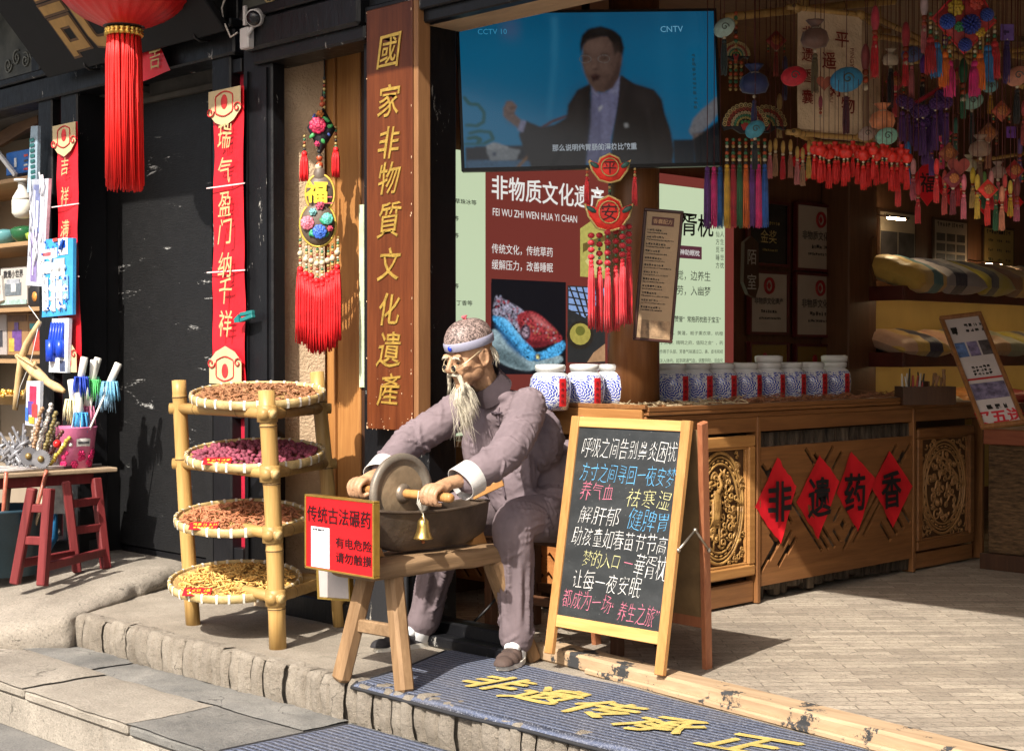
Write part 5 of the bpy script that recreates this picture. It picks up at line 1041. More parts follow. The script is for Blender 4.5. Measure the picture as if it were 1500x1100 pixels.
# pink bucket
bp = at(127, 687, z=ft + .02); bp = on((bp - A).dot(dvec), .13)
t = thing('pink_bucket', 'pink paper bucket with magenta flowers holding toy wands on the stool', 'bucket', bp)
mb = MB(); mb.lathe([(.085, 0), (.112, .215), (.116, .22), (.113, .223), (.108, .21), (.082, .006)], 36, bp); mb.build('bucket', pbr('bucket_pink', (.62, .17, .33), .35, var=.05, vs=4), t)
dcam = (CAM - bp); acam = math.atan2(dcam.y, dcam.x); rs = random.Random(4)
def onbucket(a, z, d=.0015): r_ = .085 + .027 * z / .215 + d; return bp + V((r_ * cos(acam + a), r_ * sin(acam + a), z))
mb = MB()
for k in range(16):
    a, z, r_ = rs.uniform(-1.3, 1.3), rs.uniform(.015, .10), rs.uniform(.012, .022)
    for q in range(6): c = onbucket(a + r_ * .62 * cos(q * 1.05) / .1, z + r_ * .62 * sin(q * 1.05)); mb.ball(c, (r_ * .42,) * 3, 7, 5)
    mb.ball(onbucket(a, z), r_ * .5, 7, 5)
mb.build('printed_flowers', pbr('flower_magenta', (.48, .012, .10), .4), t)
mb = MB(); mb.grid(lambda u, v: onbucket(.05 + .75 * u, .118 + .042 * v + .003 * sin(u * pi), .003), 8, 3); mb.ball(onbucket(-.25, .13, 0), .012, 8, 6); mb.ball(onbucket(-.75, .125, 0), .013, 8, 6); mb.build('printed_badge', WHITE, t)
mb = MB(); mb.grid(lambda u, v: onbucket(.13 + .6 * u, .132 + .014 * v, .0045), 8, 2); mb.build('badge_lettering', pbr('badge_grey', (.12, .12, .13), .5), t)
wl = [(104, 556, (.75, .70, .45), 'cream'), (111, 563, (.72, .62, .30), 'yellow'), (124, 523, (.02, .06, .45), 'dark blue'), (138, 527, (.10, .55, .16), 'green'), (144, 524, (.12, .5, .3), 'mint green'), (174, 532, (.16, .42, .62), 'light blue'), (130, 566, (.62, .20, .32), 'pink'), (139, 567, (.68, .14, .28), 'deep pink'), (115, 575, (.05, .30, .60), 'sky blue'), (167, 548, (.25, .42, .58), 'grey blue')]
WND = flat('wand_white', (.70, .68, .62), .5)
for i, (px, py, c, nm) in enumerate(wl):
    k = i / len(wl); a = 2.4 * i; r_ = .06; bot = bp + V((r_ * cos(a), r_ * sin(a), .03)); d = 8.0; top = at(px, py, D=(bp - CAM).dot(_F) + .06 * sin(i * 2.1))
    t = thing('toy_wand', 'white toy wand with %s fringe standing in the pink bucket' % nm, 'toy wand', bot, 'toy wands in the pink bucket')
    dd = (top - bot).normalized(); mb = MB(); mb.tube([bot, top - dd * .11], .006, 6); mb.tube([top - dd * .11, top - dd * .105, top - dd * .004, top], [.014, .020, .021, .017], 10); mb.build('handle', WND, t)
    mb = MB(); rs = random.Random(i); j = top - dd * .115
    for q in range(46):
        a_ = rs.uniform(0, 6.3); o_ = V((cos(a_), sin(a_), 0)) * rs.uniform(.015, .052); mb.tube([j, j + o_ * .8 + V((0, 0, .006)), j + o_ + V((0, 0, -.05)), j + o_ * 1.1 + V((0, 0, -rs.uniform(.07, .11)))], [.003, .004, .003, .001], 4)
    mb.build('fringe', pbr('fringe_%d' % i, c, .6, var=.3, vs=40), t)
# bunch of grey toy swords, bead strings, rattles and bamboo flutes leaning
GREY = pbr('toy_silver', (.20, .20, .215), .35, .3, .3, 20); bun = [(8, 650, 30, 700), (20, 632, 35, 700), (2, 640, 20, 700), (33, 628, 12, 700), (36, 640, 44, 698), (14, 660, 52, 700), (-4, 655, 26, 702), (24, 648, 6, 702), (48, 636, 60, 700), (4, 668, 44, 702), (28, 660, 24, 702), (40, 655, 70, 702), (-8, 640, 6, 702), (16, 640, 40, 702)]
for i, (x0, y0, x1, y1) in enumerate(bun):
    d = 8.0 + .02 * i; p, q = at(x1, y1, D=d), at(x0, y0, D=d + .05); q = q.lerp(p, -.1); p = on((p - A).dot(dvec), .06 + .03 * i); t = thing('toy_sword', 'silver grey plastic toy sword in the bunch left of the pink bucket', 'toy sword', p, 'grey toy swords leaning on the stool')
    dd = (q - p).normalized(); L = (q - p).length; sdv = dd.orthogonal().normalized(); mb = MB(); mb.tube([p, p + dd * L * .55, p + dd * L * .56, q], [.012, .009, .007, .007], 7)
    for k in range(7): mb.ball(p + dd * L * (.1 + .12 * k) + sdv * .011 * (-1) ** k, (.008, .008, .014), 7, 5)
    mb.build('blade', GREY, t); mb = MB(); mb.tube([p + dd * L * .56 - sdv * .05, p + dd * L * .58, p + dd * L * .56 + sdv * .05], [.008, .013, .008], 7); mb.build('crossguard', GREY, t)
for i, (x0, y0, x1, y1, c, nm) in enumerate(((84, 602, 58, 690, (.18, .14, .05), 'olive bead'), (92, 630, 72, 690, (.12, .04, .03), 'dark red bead'), (62, 596, 40, 690, (.30, .18, .10), 'brown wooden bead'), (76, 590, 50, 690, (.62, .58, .52), 'white shell bead'), (104, 640, 82, 690, (.45, .36, .06), 'yellow bead'), (70, 612, 46, 692, (.40, .36, .32), 'grey white bead'), (86, 618, 64, 692, (.10, .08, .05), 'black bead'), (54, 620, 30, 692, (.35, .30, .25), 'pale wooden bead'), (98, 652, 74, 694, (.30, .10, .06), 'rust bead'))):
    d = 7.9 + .03 * i; p, q = at(x1, y1, D=d), at(x0, y0, D=d); p = on((p - A).dot(dvec), .05 + .03 * i); mb = MB(); n_ = int((q - p).length / .017)
    for k in range(n_): mb.ball(p.lerp(q, k / n_) + V((.004 * sin(k), .004 * cos(k * 2), .006)), .0125, 7, 5)
    tag(mb.build('bead_string', pbr('beadstr_%d' % i, c, .35, var=.5, vs=60), loc=p), nm + ' string leaning in the pile on the stool', 'bead string', 'bead strings on the stool')
p = at(84, 650, D=7.75); mb = MB(); mb.ball(p, .022, 12, 8); tag(mb.build('red_bead', pbr('red_gloss', (.5, .015, .015), .15), loc=p), 'glossy red bead in front of the bucket', 'bead')
for i, (px, py) in enumerate(((61, 672), (43, 668))):
    p = at(px, py, D=7.72); p.z = max(p.z, ft + .022 + .055); M = FR(p, _R, (0, 0, 1)); n_ = 26; t = thing('gear_toy', ('silver grey toothed wheel toy standing in front of the bead strings', 'dark grey toothed wheel toy left of the silver one')[i], 'toy', p); mb = MB()
    mb.prism([((.052 if k % 2 else .044) * cos(k * pi / n_), (.052 if k % 2 else .044) * sin(k * pi / n_)) for k in range(2 * n_)], .012, M); mb.build('wheel', (GREY, pbr('toy_dark', (.10, .10, .11), .4))[i], t); mb = MB(); mb.ball(M @ V((0, 0, .012)), .018, 10, 6); mb.build('hub', pbr('hub_brass', (.25, .17, .06), .4, .5), t)
for i in range(9):
    y = .02 + .03 * i; a, b_ = on(-.3 + .1 * (i % 3), y, .028), on(Ls * .55 + .09 * (i % 4), y + .02, .03); mb = MB(); mb.tube([a, a.lerp(b_, .5) + V((0, 0, .003)), b_], [.009, .010, .007], 6); tag(mb.build('toy_flute', pbr('flute_%d' % (i % 3), ((.45, .42, .40), (.15, .12, .13), (.52, .50, .46))[i % 3], .35, var=.4, vs=30), loc=a), ('pale grey', 'dark grey', 'off white')[i % 3] + ' toy flute lying on the stool top', 'toy flute', 'toy flutes lying on the stool')
p = on(Ls * .52, .2); mb = MB(); mb.box((0, 0, 0), (.09, .02, .12), M=FR(p, dvec, nv), bev=.003); tag(mb.build('white_card', flat('card_white', (.60, .58, .56), .5), loc=p), 'white card standing behind the bead strings', 'card')
# dark tub at the left, things under the stool
tb = at(8, 845, z=ZG); t = thing('plastic_tub', 'dark teal plastic tub with toy sticks at the left edge', 'tub', (tb.x - .12, tb.y + .05, ZG)); c = V((tb.x - .12, tb.y + .05, ZG)); mb = MB(); mb.lathe([(.17, 0), (.21, .33), (.225, .335), (.225, .35), (.20, .345), (.165, .01)], 30, c); mb.build('tub', pbr('tub_teal', (.022, .05, .07), .35, var=.2), t)
for k in range(9):
    a = k * .7; p = c + V((.1 * cos(a), .1 * sin(a), .05)); q = c + V((.17 * cos(a) + .12, .17 * sin(a), random.uniform(.42, .56))); mb = MB(); mb.tube([p, q], .011, 6); tag(mb.build('toy_stick', pbr('stick_%d' % (k % 3), ((.07, .07, .09), (.25, .19, .12), (.35, .10, .06))[k % 3], .4, var=.4, vs=30), loc=p), ('dark', 'brown', 'red')[k % 3] + ' toy stick standing in the dark tub', 'toy stick', 'toy sticks in the tub')
p, q = at(68, 752, D=8.35), at(103, 708, D=8.35); mb = MB(); mb.box((0, 0, 0), ((q - p).dot(_R), q.z - p.z, .01), M=FR(p, _R, (0, 0, 1))); t = tag(mb.build('picture_board', pbr('ink_picture', (.38, .38, .37), .4, var=.5, vs=14), loc=p), 'grey ink picture board hanging behind the stool legs', 'picture')
p = at(62, 835, D=8.55); p.z = ZG; mb = MB(); mb.box((0, 0, 0), (.45, .3, .09), M=FR(p - _R * .12, _R, V((-.7, .7, 0))), bev=.006); tag(mb.build('low_plank', BLACK, loc=p), 'low black plank on the ground behind the stool', 'plank')
p = at(36, 800, D=8.4); mb = MB(); mb.box((-.05, 0, 0), (.06, .03, .16), M=Matrix.Translation((p.x, p.y, ZG + .095))); tag(mb.build('orange_toy', pbr('orange_toy', (.50, .10, .04), .4), loc=p), 'small orange toy box under the stool', 'toy')
p = at(70, 765, D=8.5); mb = MB(); mb.tube([p + V((.0, 0, .14)), p + V((.05, 0, .05)), p + V((.05, 0, -.08)), p + V((0, 0, -.16))], [.012, .03, .035, .015], 10); tag(mb.build('blue_toy', pbr('toy_blue2', (.03, .18, .40), .3), loc=p), 'blue plastic toy hanging under the stool', 'toy')
# ------------------------------------------------------------------ bamboo stand with drying trays
NODE = pbr('bamboo_node', (.10, .06, .025), .6)
def bamboo(name, p, q, r, parent, mat=None, gap=.3, ph=.1, n=14, split=False):
    p, q = V(p), V(q); d = q - p; L = d.length; d.normalize(); pts = []; rs_ = []; s = 0; nodes = []
    x = ph
    while x < L - .01: nodes.append(x); x += gap * random.uniform(.85, 1.15)
    st = sorted(set([0, L] + [v for k in nodes for v in (k - .02, k - .006, k, k + .006, k + .02) if 0 < v < L])); w = d.orthogonal().normalized(); cv = random.uniform(-.006, .006)
    for v in st:
        e = min((abs(v - k) for k in nodes), default=9); pts.append(p + d * v + w * cv * sin(pi * v / L)); rs_.append(r * (1.07 if e < .001 else 1.03 if e < .008 else 1.0) * (1 - .04 * v / L))
    mb = MB(); mb.tube(pts, rs_, n); o = mb.build(name, mat or BAMBOO, parent)
    mb = MB()
    for k in nodes: c = p + d * k + w * cv * sin(pi * k / L); mb.tube([c - d * .002, c + d * .002], r * 1.075, n, cap=False)
    if nodes: mb.build('node', NODE, o)
    mb = MB(); mb.tube([q + d * .0, q + d * .0015], r * .72, n); mb.build('hollow', NODE if r < .02 else pbr('bamboo_pith', (.50, .36, .16), .7), o)
    return o
F0, L0, R0 = at(407, 950, z=0), at(283, 915, z=0), at(499, 917, z=0); F1, L1, R1 = at(390, 572, D=6.30), at(262, 557, D=6.87), at(464, 545, D=6.90)
t = thing('bamboo_stand', 'three legged bamboo stand carrying four round drying trays', 'stand', (F0 + L0 + R0) / 3)
for a, b_ in ((F0, F1), (L0, L1), (R0, R1)): bamboo('leg', a, b_, .037 if a is F0 else .034, t, gap=.27, ph=.17)
TIERS = []
for pyf in (606, 694, 783, 876):
    z = at(395, pyf, D=6.3).z; pf, pl_, pr = (a.lerp(b_, z / b_.z) for a, b_ in ((F0, F1), (L0, L1), (R0, R1))); TIERS.append(z)
    for a, b_ in ((pl_, pf), (pf, pr), (pl_, pr)):
        dd = (b_ - a).normalized(); bamboo('rail', a - dd * .05, b_ + dd * .05, .025, t, gap=.33, ph=.2, mat=BAMBOOD)
    mb = MB(); mb.tube([pf + V((0, 0, -.036)), pf + V((0, 0, -.034)), pf + V((0, 0, .034)), pf + V((0, 0, .036))], [.038, .044, .044, .038], 14); mb.build('wrapped_joint', BAMBOOD, t)
WEAVE = pbr('tray_weave', (.40, .26, .10), .65, var=.35, vs=40, bp=.8, bs=110, bd=.01); TIE = flat('tie_white', (.66, .63, .55), .6)
HERB = (('curled_roots', (.28, .13, .06), 'brown curled dried roots on the top bamboo tray'), ('purple_flowers', (.22, .045, .075), 'purple red dried rose buds on the second bamboo tray'), ('red_sticks', (.38, .15, .07), 'red brown dried sticks on the third bamboo tray'), ('yellow_twigs', (.62, .38, .11), 'yellow dried herb pieces on the lowest bamboo tray'))
for i, (px, py, rr, lab) in enumerate(((378, 581, .292, 'round woven bamboo tray on the top tier of the bamboo stand'), (374, 668, .30, 'round woven bamboo tray with purple flowers on the second tier'), (354, 760, .288, 'round woven bamboo tray with red brown sticks on the third tier'), (345, 853, .287, 'round woven bamboo tray with yellow herbs on the lowest tier'))):
    c = at(px, py, D=6.68); T = Matrix.Translation(c) @ Matrix.Rotation(R(7.5), 4, _R) @ Matrix.Rotation(i * 1.1, 4, 'Z'); t = thing('drying_tray', lab, 'tray', c, 'bamboo drying trays')
    mb = MB(); mb.lathe([(.001, -.012), (rr * .86, -.012), (rr * .985, .012), (rr * .975, .014), (rr * .85, -.006), (.001, -.006)], 48, M=T, cap=False); mb.build('woven_base', WEAVE, t)
    mb = MB(); mb.lathe([(rr * .975, .016), (rr * .978, .024), (rr * 1.0, .027), (rr * 1.022, .024), (rr * 1.030, .010), (rr * 1.022, -.008), (rr * .99, -.012), (rr * .97, -.004), (rr * .975, .016)], 64, M=T, cap=False); mb.build('rim', pbr('rim_bamboo', (.42, .29, .11), .5, var=.35, vs=22, bp=.4, bs=60, col2=(.62, .47, .22)), t)
    mb = MB()
    for k in range(30):
        a = k * 2 * pi / 30 + random.uniform(-.03, .03); M = T @ Matrix.Rotation(a, 4, 'Z'); pr = [(.972, .0), (.973, .0255), (1.0, .0295), (1.026, .026), (1.0345, .010), (1.026, -.010), (.99, -.0145), (.968, -.006)]; vs = []
        for r_, z_ in pr:
            for s_ in (-.0055, .0055): vs.append((rr * r_, s_ * random.uniform(.8, 1.2), z_))
        q = len(pr); mb.add(vs, [(2 * j, 2 * j + 1, 2 * ((j + 1) % q) + 1, 2 * ((j + 1) % q)) for j in range(q)], M=M)
    mb.build('rim_tie', TIE, t)
    nm, col, hl = HERB[i]; mb = MB(); rs = random.Random(i); N_ = (560, 620, 520, 560)[i]
    for k in range(N_):
        q = math.sqrt(rs.random()) * rr * .9; a = rs.uniform(0, 2 * pi); z = .0 + .028 * (1 - (q / rr) ** 2) * rs.uniform(.3, 1.2) + .01 * max(0, noise.noise(V((q * cos(a) * 9, q * sin(a) * 9, i)))); L = rs.uniform(.025, .05); b_ = rs.uniform(0, 6.3); cx_, cy_ = q * cos(a), q * sin(a)
        if i == 1:
            mb.ball(T @ V((cx_, cy_, z + .008)), (rs.uniform(.009, .017), rs.uniform(.009, .016), rs.uniform(.008, .014)), 6, 4)
        else:
            r_ = (.0055, 0, .0055, .0048)[i] * rs.uniform(.7, 1.2); cv = rs.uniform(-.7, .7); pts = [T @ V((cx_ + L * (u - .5) * cos(b_ + cv * u), cy_ + L * (u - .5) * sin(b_ + cv * u), z + .006 + .014 * rs.random() * u)) for u in (0, .5, 1)]; mb.tube(pts, [r_ * .6, r_, r_ * .6], 5, smooth=False)
    tag(mb.build(nm, pbr(nm, col, .75, var=.55, vs=34, bp=.3), loc=c), hl, 'dried herbs', kind='stuff')
    if i > 0:
        tp = T @ Matrix.Rotation(-i * 1.1, 4, 'Z'); u_ = Matrix.Rotation(R(-45), 4, 'Z'); M = tp @ Matrix.Rotation(R(45), 4, 'Z') @ Matrix.Translation((-.12, -rr * .84, .03)) @ Matrix.Rotation(R(20), 4, 'X'); tt = thing('price_tag', 'small red price slip with yellow writing lying on the ' + ('purple flowers', 'red brown sticks', 'yellow herbs')[i - 1], 'price tag', M.translation, 'red price slips on the trays')
        mb = MB(); mb.box((-.06, -.028, -.0015), (.06, .028, 0), M=M); mb.build('slip', REDPAPER, tt); mb = MB(); scrib(mb, M, -.045, .045, .008, .02, seed=i); scrib(mb, M, -.04, .04, -.014, .014, seed=i + 9); mb.build('lettering', pbr('slip_yellow', (.62, .42, .04), .5), tt)
# ------------------------------------------------------------------ bench with grinding trough
BX = 1.09; t = thing('work_bench', 'rough wooden bench on splayed legs in front of the old man carrying the iron trough', 'bench', (BX, -.3, 0))
mb = MB()
def bench_fn(u, v):
    y = -.79 + .68 * v; a = 2 * pi * u; w = .125 + .012 * noise.noise(V((y * 3, 1, 1))); h = .036
    cx_, sz_ = cos(a), sin(a); x = w * (abs(cx_) ** .35) * (1 if cx_ > 0 else -1); z = h * (abs(sz_) ** .45) * (1 if sz_ > 0 else -1)
    return (BX + x + .010 * noise.noise(V((x * 8, y * 5, z * 20))), y + .012 * noise.noise(V((x * 9, 1, z * 9))) * (1 if v in (0, 1) else 0), .445 + z + .006 * noise.noise(V((x * 11, y * 9, 3))))
mb.grid(bench_fn, 40, 50)
for v in (0, 1):
    n0 = len(mb.v); mb.v += [V(bench_fn(k / 40, v)) for k in range(40)]; mb.f.append(list(range(n0, n0 + 40))); mb.sm.append(False)
mb.build('slab', BENCHW, t)
lf = [(at(593, 1015, z=0), (BX + .075, -.66, .43)), (at(499, 997, z=0), (BX - .07, -.66, .43)), (V((1.20, .05, 0)), (BX + .095, -.15, .43)), (V((1.15, .07, 0)), (BX + .06, -.145, .43))]
for a, b_ in lf:
    mb = MB(); A_, B_ = V(a), V(b_); dd = (B_ - A_).normalized(); xa = V((1, .25, 0)).normalized()
    mb.beam(A_, B_, .068, .058, up=(.15, 1, .1), bev=.012); mb.build('leg', BENCHL, t)
for i, j in ((0, 1), (2, 3)):
    k = .50; a, b_ = V(lf[i][0]).lerp(V(lf[i][1]), k), V(lf[j][0]).lerp(V(lf[j][1]), k); mb = MB(); mb.beam(a + V((0, .0, 0)), b_ + V((0, 0, .0)), .026, .05, bev=.005); mb.build('stretcher', BENCHW, t)
mb = MB()
for px, py, h in ((628, 796, .075), (638, 793, .05), (650, 791, .055), (664, 790, .07)): p = at(px, py, z=.485); mb.tube([p, p + V((.005, 0, h))], .0028, 6); mb.ball(p + V((.005, 0, h)), (.006, .006, .002), 8, 4)
p = at(645, 786, z=.49); mb.tube([p + V((-.0, 0, .003)), p + V((.1, .05, .006))], .003, 6); mb.build('nail', pbr('nail_iron', (.13, .10, .08), .5, .7), t)
IRON = pbr('rusty_iron', (.085, .062, .045), .55, .35, .45, 7, .6, 40); IROND = pbr('trough_inside', (.05, .04, .033), .6, .3)
tr = thing('iron_trough', 'dark iron boat shaped grinding trough standing on the wooden bench', 'trough', (BX, -.38, .483))
y0, y1 = -.72, -.145
def trough(u, v, k=1.0, zo=0):
    y = y0 + (y1 - y0) * v; e = abs(2 * v - 1); wtop = .082 * (1 - .30 * e ** 2.5) * k; zt = .640 + .018 * e * e; zbm = .492 + .05 * max(0, e - .55) ** 1.3 / .45 + zo
    s = (u - .5) * 2; zz_ = zbm + (zt - zbm) * abs(s) ** 1.7; x = (wtop * (.42 + .58 * abs(s)) * (1 if s > 0 else -1)) if abs(s) > .02 else 0
    return (BX + x, y, zz_)
mb = MB(); mb.grid(lambda u, v: trough(u, v), 24, 36); mb.grid(lambda u, v: trough(1 - u, v, .90, .012), 24, 36)
rim = [V(trough(0, v / 36)) for v in range(37)] + [V(trough(1, 1 - v / 36)) for v in range(37)]
for v in (0, 1):
    n0 = len(mb.v); mb.v += [V(trough(u / 24, v)) for u in range(25)]; mb.f.append(list(range(n0, n0 + 25))); mb.sm.append(False)
mb.tube(rim + [rim[0]], .0065, 6); mb.build('trough_body', IRON, tr)
mb = MB()
for y, s in ((y0 - .005, 1), (y1 + .0, -1)): mb.prism([(-.04, 0), (.045, 0), (.0, .09)], .05, Matrix(((0, 0, 1, BX - .025), (1 * s, 0, 0, y + .02 * s), (0, 1, 0, .484), (0, 0, 0, 1))))
mb.build('wedge', PINEW, tr)
mb = MB(); mb.box((BX - .1, -.0, .60), (BX + .16, .015, .66), M=Matrix.Translation((0, .0, 0)), bev=.004); 
mb = MB(); mb.beam(at(692, 727, D=5.93), at(737, 706, D=5.93), .02, .03, bev=.003); mb.build('stick', PINEW, tr)
wy, wz = -.555, .712; t = thing('grinding_wheel', 'iron disc grinding wheel on a wooden axle gripped by the old man above the trough', 'wheel', (BX, wy, wz))
Mw = Matrix(((0, 0, 1, BX), (0, 1, 0, wy), (-1, 0, 0, wz), (0, 0, 0, 1))); RW = .152
mb = MB(); mb.lathe([(.001, -.006), (.122, -.006), (.126, -.012), (.13, -.014), (RW * .98, -.012), (RW, -.004), (RW, .004), (RW * .98, .012), (.13, .014), (.126, .012), (.122, .006), (.001, .006)], 64, M=Mw); mb.build('disc', pbr('wheel_iron', (.20, .172, .138), .45, .3, .35, 6, .5, 45), t); mb = MB(); mb.lathe([(.03, .0065), (.104, .0065), (.108, .005)], 48, M=Mw, cap=False); mb.build('disc_face', pbr('wheel_face', (.24, .175, .108), .6, .1, .4, 9, .5, 40), t)
mb = MB(); mb.lathe([(.012, .006), (.035, .007), (.038, .014), (.03, .024), (.018, .028)], 28, M=Mw); mb.lathe([(.02, -.026), (.032, -.02), (.036, -.008), (.012, -.006)], 28, M=Mw); mb.build('hub', pbr('hub_iron', (.26, .21, .16), .4, .6, .3, 12), t)
mb = MB(); mb.tube([(BX - .285, wy, wz), (BX - .28, wy, wz), (BX + .275, wy, wz), (BX + .285, wy, wz)], [.012, .0165, .0175, .013], 14); mb.build('axle', PINEW, t)
bz = at(612, 790, D=5.6).z; bxp = BX + .125
t = thing('brass_bell', 'small brass bell hanging on white thread from the wooden axle', 'bell', (bxp, wy, bz)); 
mb = MB(); mb.lathe([(.002, .075), (.012, .074), (.02, .066), (.023, .045), (.026, .025), (.034, .006), (.038, .0), (.036, -.002), (.03, .004), (.02, .03), (.002, .06)], 28, (bxp, wy, bz)); mb.lathe([(.004, .074), (.008, .08), (.004, .088)], 10, (bxp, wy, bz)); mb.build('bell', pbr('brass', (.55, .38, .12), .28, .9, .25, 14, .15, 40), t)
mb = MB(); mb.tube([(bxp, wy, bz + .02), (bxp, wy, bz - .01)], .004, 6); mb.ball((bxp, wy, bz - .013), .007, 8, 6); mb.build('clapper', pbr('copper', (.40, .15, .06), .4, .8), t)
mb = MB()
for k in range(4): mb.tube([(bxp + .004 * (k - 1.5), wy - .017 + .012 * (k % 2), wz + .017), (bxp + .006 * (k - 1.5), wy - .022, wz - .03), (bxp, wy, bz + .085)], .0016, 4)
mb.tube([(bxp - .004, wy, bz + .1), (bxp + .012, wy - .01, bz + .09), (bxp + .02, wy - .01, bz + .06)], .0014, 4); mb.build('thread', flat('thread_white', (.62, .60, .52), .7), t)
# warning sign on the bench end
sy = -.835; P0, P1 = at(447, 838, b=sy), at(548, 788, b=sy); cxs_ = (P0.x + P1.x) / 2; w = P1.x - P0.x; z0, z1 = Z0(498, 840, sy), Z0(498, 729, sy)
t = thing('warning_sign', 'gold framed red notice with black characters hung on the bench end', 'sign', (cxs_, sy, z0)); f = .008
GFR = pbr('gold_frame', (.42, .27, .06), .3, .7, .2, 20); mb = MB()
for q in (((cxs_ - w / 2, sy - .004, z0), (cxs_ + w / 2, sy + .028, z0 + f)), ((cxs_ - w / 2, sy - .004, z1 - f), (cxs_ + w / 2, sy + .028, z1)), ((cxs_ - w / 2, sy - .004, z0 + f), (cxs_ - w / 2 + f, sy + .028, z1 - f)), ((cxs_ + w / 2 - f, sy - .004, z0 + f), (cxs_ + w / 2, sy + .028, z1 - f))): mb.box(*q, bev=.002)
mb.build('frame', GFR, t); mb = MB(); mb.box((cxs_ - w / 2 + f, sy, z0 + f), (cxs_ + w / 2 - f, sy + .02, z1 - f)); mb.build('sheet', pbr('sign_red', (.62, .010, .014), .3, var=.05, bp=.02), t)
M = front((cxs_, sy - .0005, (z0 + z1) / 2)); h = z1 - z0; SI = pbr('sign_ink', (.035, .003, .005), .5); mb = MB(); write(mb, '传统古法碾药', 0, h * .25, h * .235, M, fat=.012, sx=w * .93 / 6 / (h * .235)); write(mb, '有电危险', w * .215, -h * .09, h * .15, M, sx=w * .52 / 4 / (h * .15), fat=.014); write(mb, '请勿触摸', w * .215, -h * .285, h * .15, M, sx=w * .52 / 4 / (h * .15), fat=.014); mb.build('lettering', SI, t)
mb = MB(); mb.box((-w * .40, -h * .46, .0005), (-w * .13, h * .08, .002), M=M); mb.build('white_slip', flat('slip_white', (.72, .73, .76), .4), t); mb = MB(); scrib(mb, M @ Matrix.Translation((0, 0, .002)), -w * .37, -w * .2, h * .045, h * .03, seed=3); mb.build('slip_lettering', INK, t)
p, q = at(465, 877, b=-.70), at(513, 838, b=-.70); t = thing('framed_board', 'pale gold framed board hanging below the red notice behind the bench leg', 'board', (p.x, -.7, p.z)); mb = MB(); M = Matrix.Translation((p.x, -.70, p.z)) @ Matrix.Rotation(R(-4), 4, 'Y'); w2, h2 = q.x - p.x, .26
mb.box((0, 0, 0), (w2, .02, .008), M=M); mb.box((0, 0, .008), (.008, .02, h2), M=M); mb.box((w2 - .008, 0, .008), (w2, .02, h2), M=M); mb.build('frame', GFR, t); mb = MB(); mb.box((.0085, .005, .0085), (w2 - .0085, .015, h2), M=M); mb.build('sheet', pbr('pale_board', (.40, .36, .34), .4, var=.08), t)
# ------------------------------------------------------------------ chalkboard
BL, BRt = at(799, 956, z=.067), at(968, 989, z=.067); TL, TR = at(840, 609, b=BL.y + .16), at(1011, 617, b=BL.y + .16)
BL.z = BRt.z = .067; rt = (BRt - BL); ht = (TL.z + TR.z) / 2; TL.z = TR.z = ht; TL.y = TR.y = (TL.y + TR.y) / 2; BL.y = BRt.y = (BL.y + BRt.y) / 2
TL.x = BL.x + (TL.x - BL.x) * .6 + .0
t = thing('chalkboard', 'wooden folding chalkboard with coloured chalk writing standing on the brick floor', 'chalkboard', (BL + BRt) / 2)
M = FR(BL, BRt - BL, TL * .5 + TR * .5 - BL * .5 - BRt * .5); W_ = (BRt - BL).length; W_ = max(W_, .6); H_ = ((TL + TR) * .5 - (BL + BRt) * .5).length; f = .042; zr = H_ * .165
mb = MB(); mb.box((0, .0, -.012), (f, H_, .012), M=M, bev=.003); mb.build('stile', PINEW, t); mb = MB(); mb.box((W_ - f, 0, -.012), (W_, H_, .012), M=M, bev=.003); mb.build('stile', PINEW, t)
PINEX = wood('pine_rail', (.50, .27, .085), (.68, .42, .16), 0, 1, .45, .15)
mb = MB(); mb.box((f + .001, H_ - f, -.010), (W_ - f - .001, H_ - .002, .010), M=M, bev=.002); mb.build('rail', PINEX, t); mb = MB(); mb.box((f + .001, zr - f * 1.1, -.010), (W_ - f - .001, zr, .010), M=M, bev=.002); mb.build('rail', PINEX, t)
m, n, b = NT('slate_board'); v = tex(n); fz = ramp(n, nz(n, tex(n, (1, 1, 2.2)), 4.5, 6, .7), [(.42, (0, 0, 0)), (.75, (1, 1, 1))]); sp_ = ramp(n, nz(n, v, 120, 2), [(.70, (0, 0, 0)), (.74, (1, 1, 1))]); n.links.new(mix(n, math_(n, 'MULTIPLY', sp_, .35), mix(n, math_(n, 'MULTIPLY', fz, .5), (.014, .017, .019), (.055, .06, .064)), (.3, .3, .3)), b.inputs['Base Color']); b.inputs['Roughness'].default_value = .6
mb = MB(); mb.box((f, zr, -.006), (W_ - f, H_ - f, .002), M=M); mb.build('slate', m, t)
M2 = M @ Matrix.Translation((0, 0, .0022)); pw, ph_ = W_ - 2 * f, H_ - f - zr
def chalk(name, col): return pbr('chalk_' + name, col, .9, var=.2, vs=60, bp=.5, bs=200)
CH = {'white': chalk('white', (.66, .66, .64)), 'blue': chalk('blue', (.10, .36, .62)), 'pink': chalk('pink', (.58, .16, .24)), 'yellow': chalk('yellow', (.56, .54, .26))}
def line(s, col, x0, x1, v, hh): 
    mb = MB(); nn = len(s); w_ = (x1 - x0) * pw; write(mb, s, f + pw * (x0 + x1) / 2, zr + ph_ * (1 - v), hh, M2, sx=w_ / nn / hh, jit=.09, wob=.06, shear=.2, bold=-.021, t=.0006, line=-.0)
    mb.build('writing', CH[col], t)
line('呼吸之间告别鼻炎困扰', 'white', .05, .98, .105, .088); line('方寸之间寻回一夜安梦', 'blue', .06, .99, .235, .080); line('养气血', 'pink', .08, .42, .335, .080); line('祛寒湿', 'yellow', .54, .97, .35, .082)
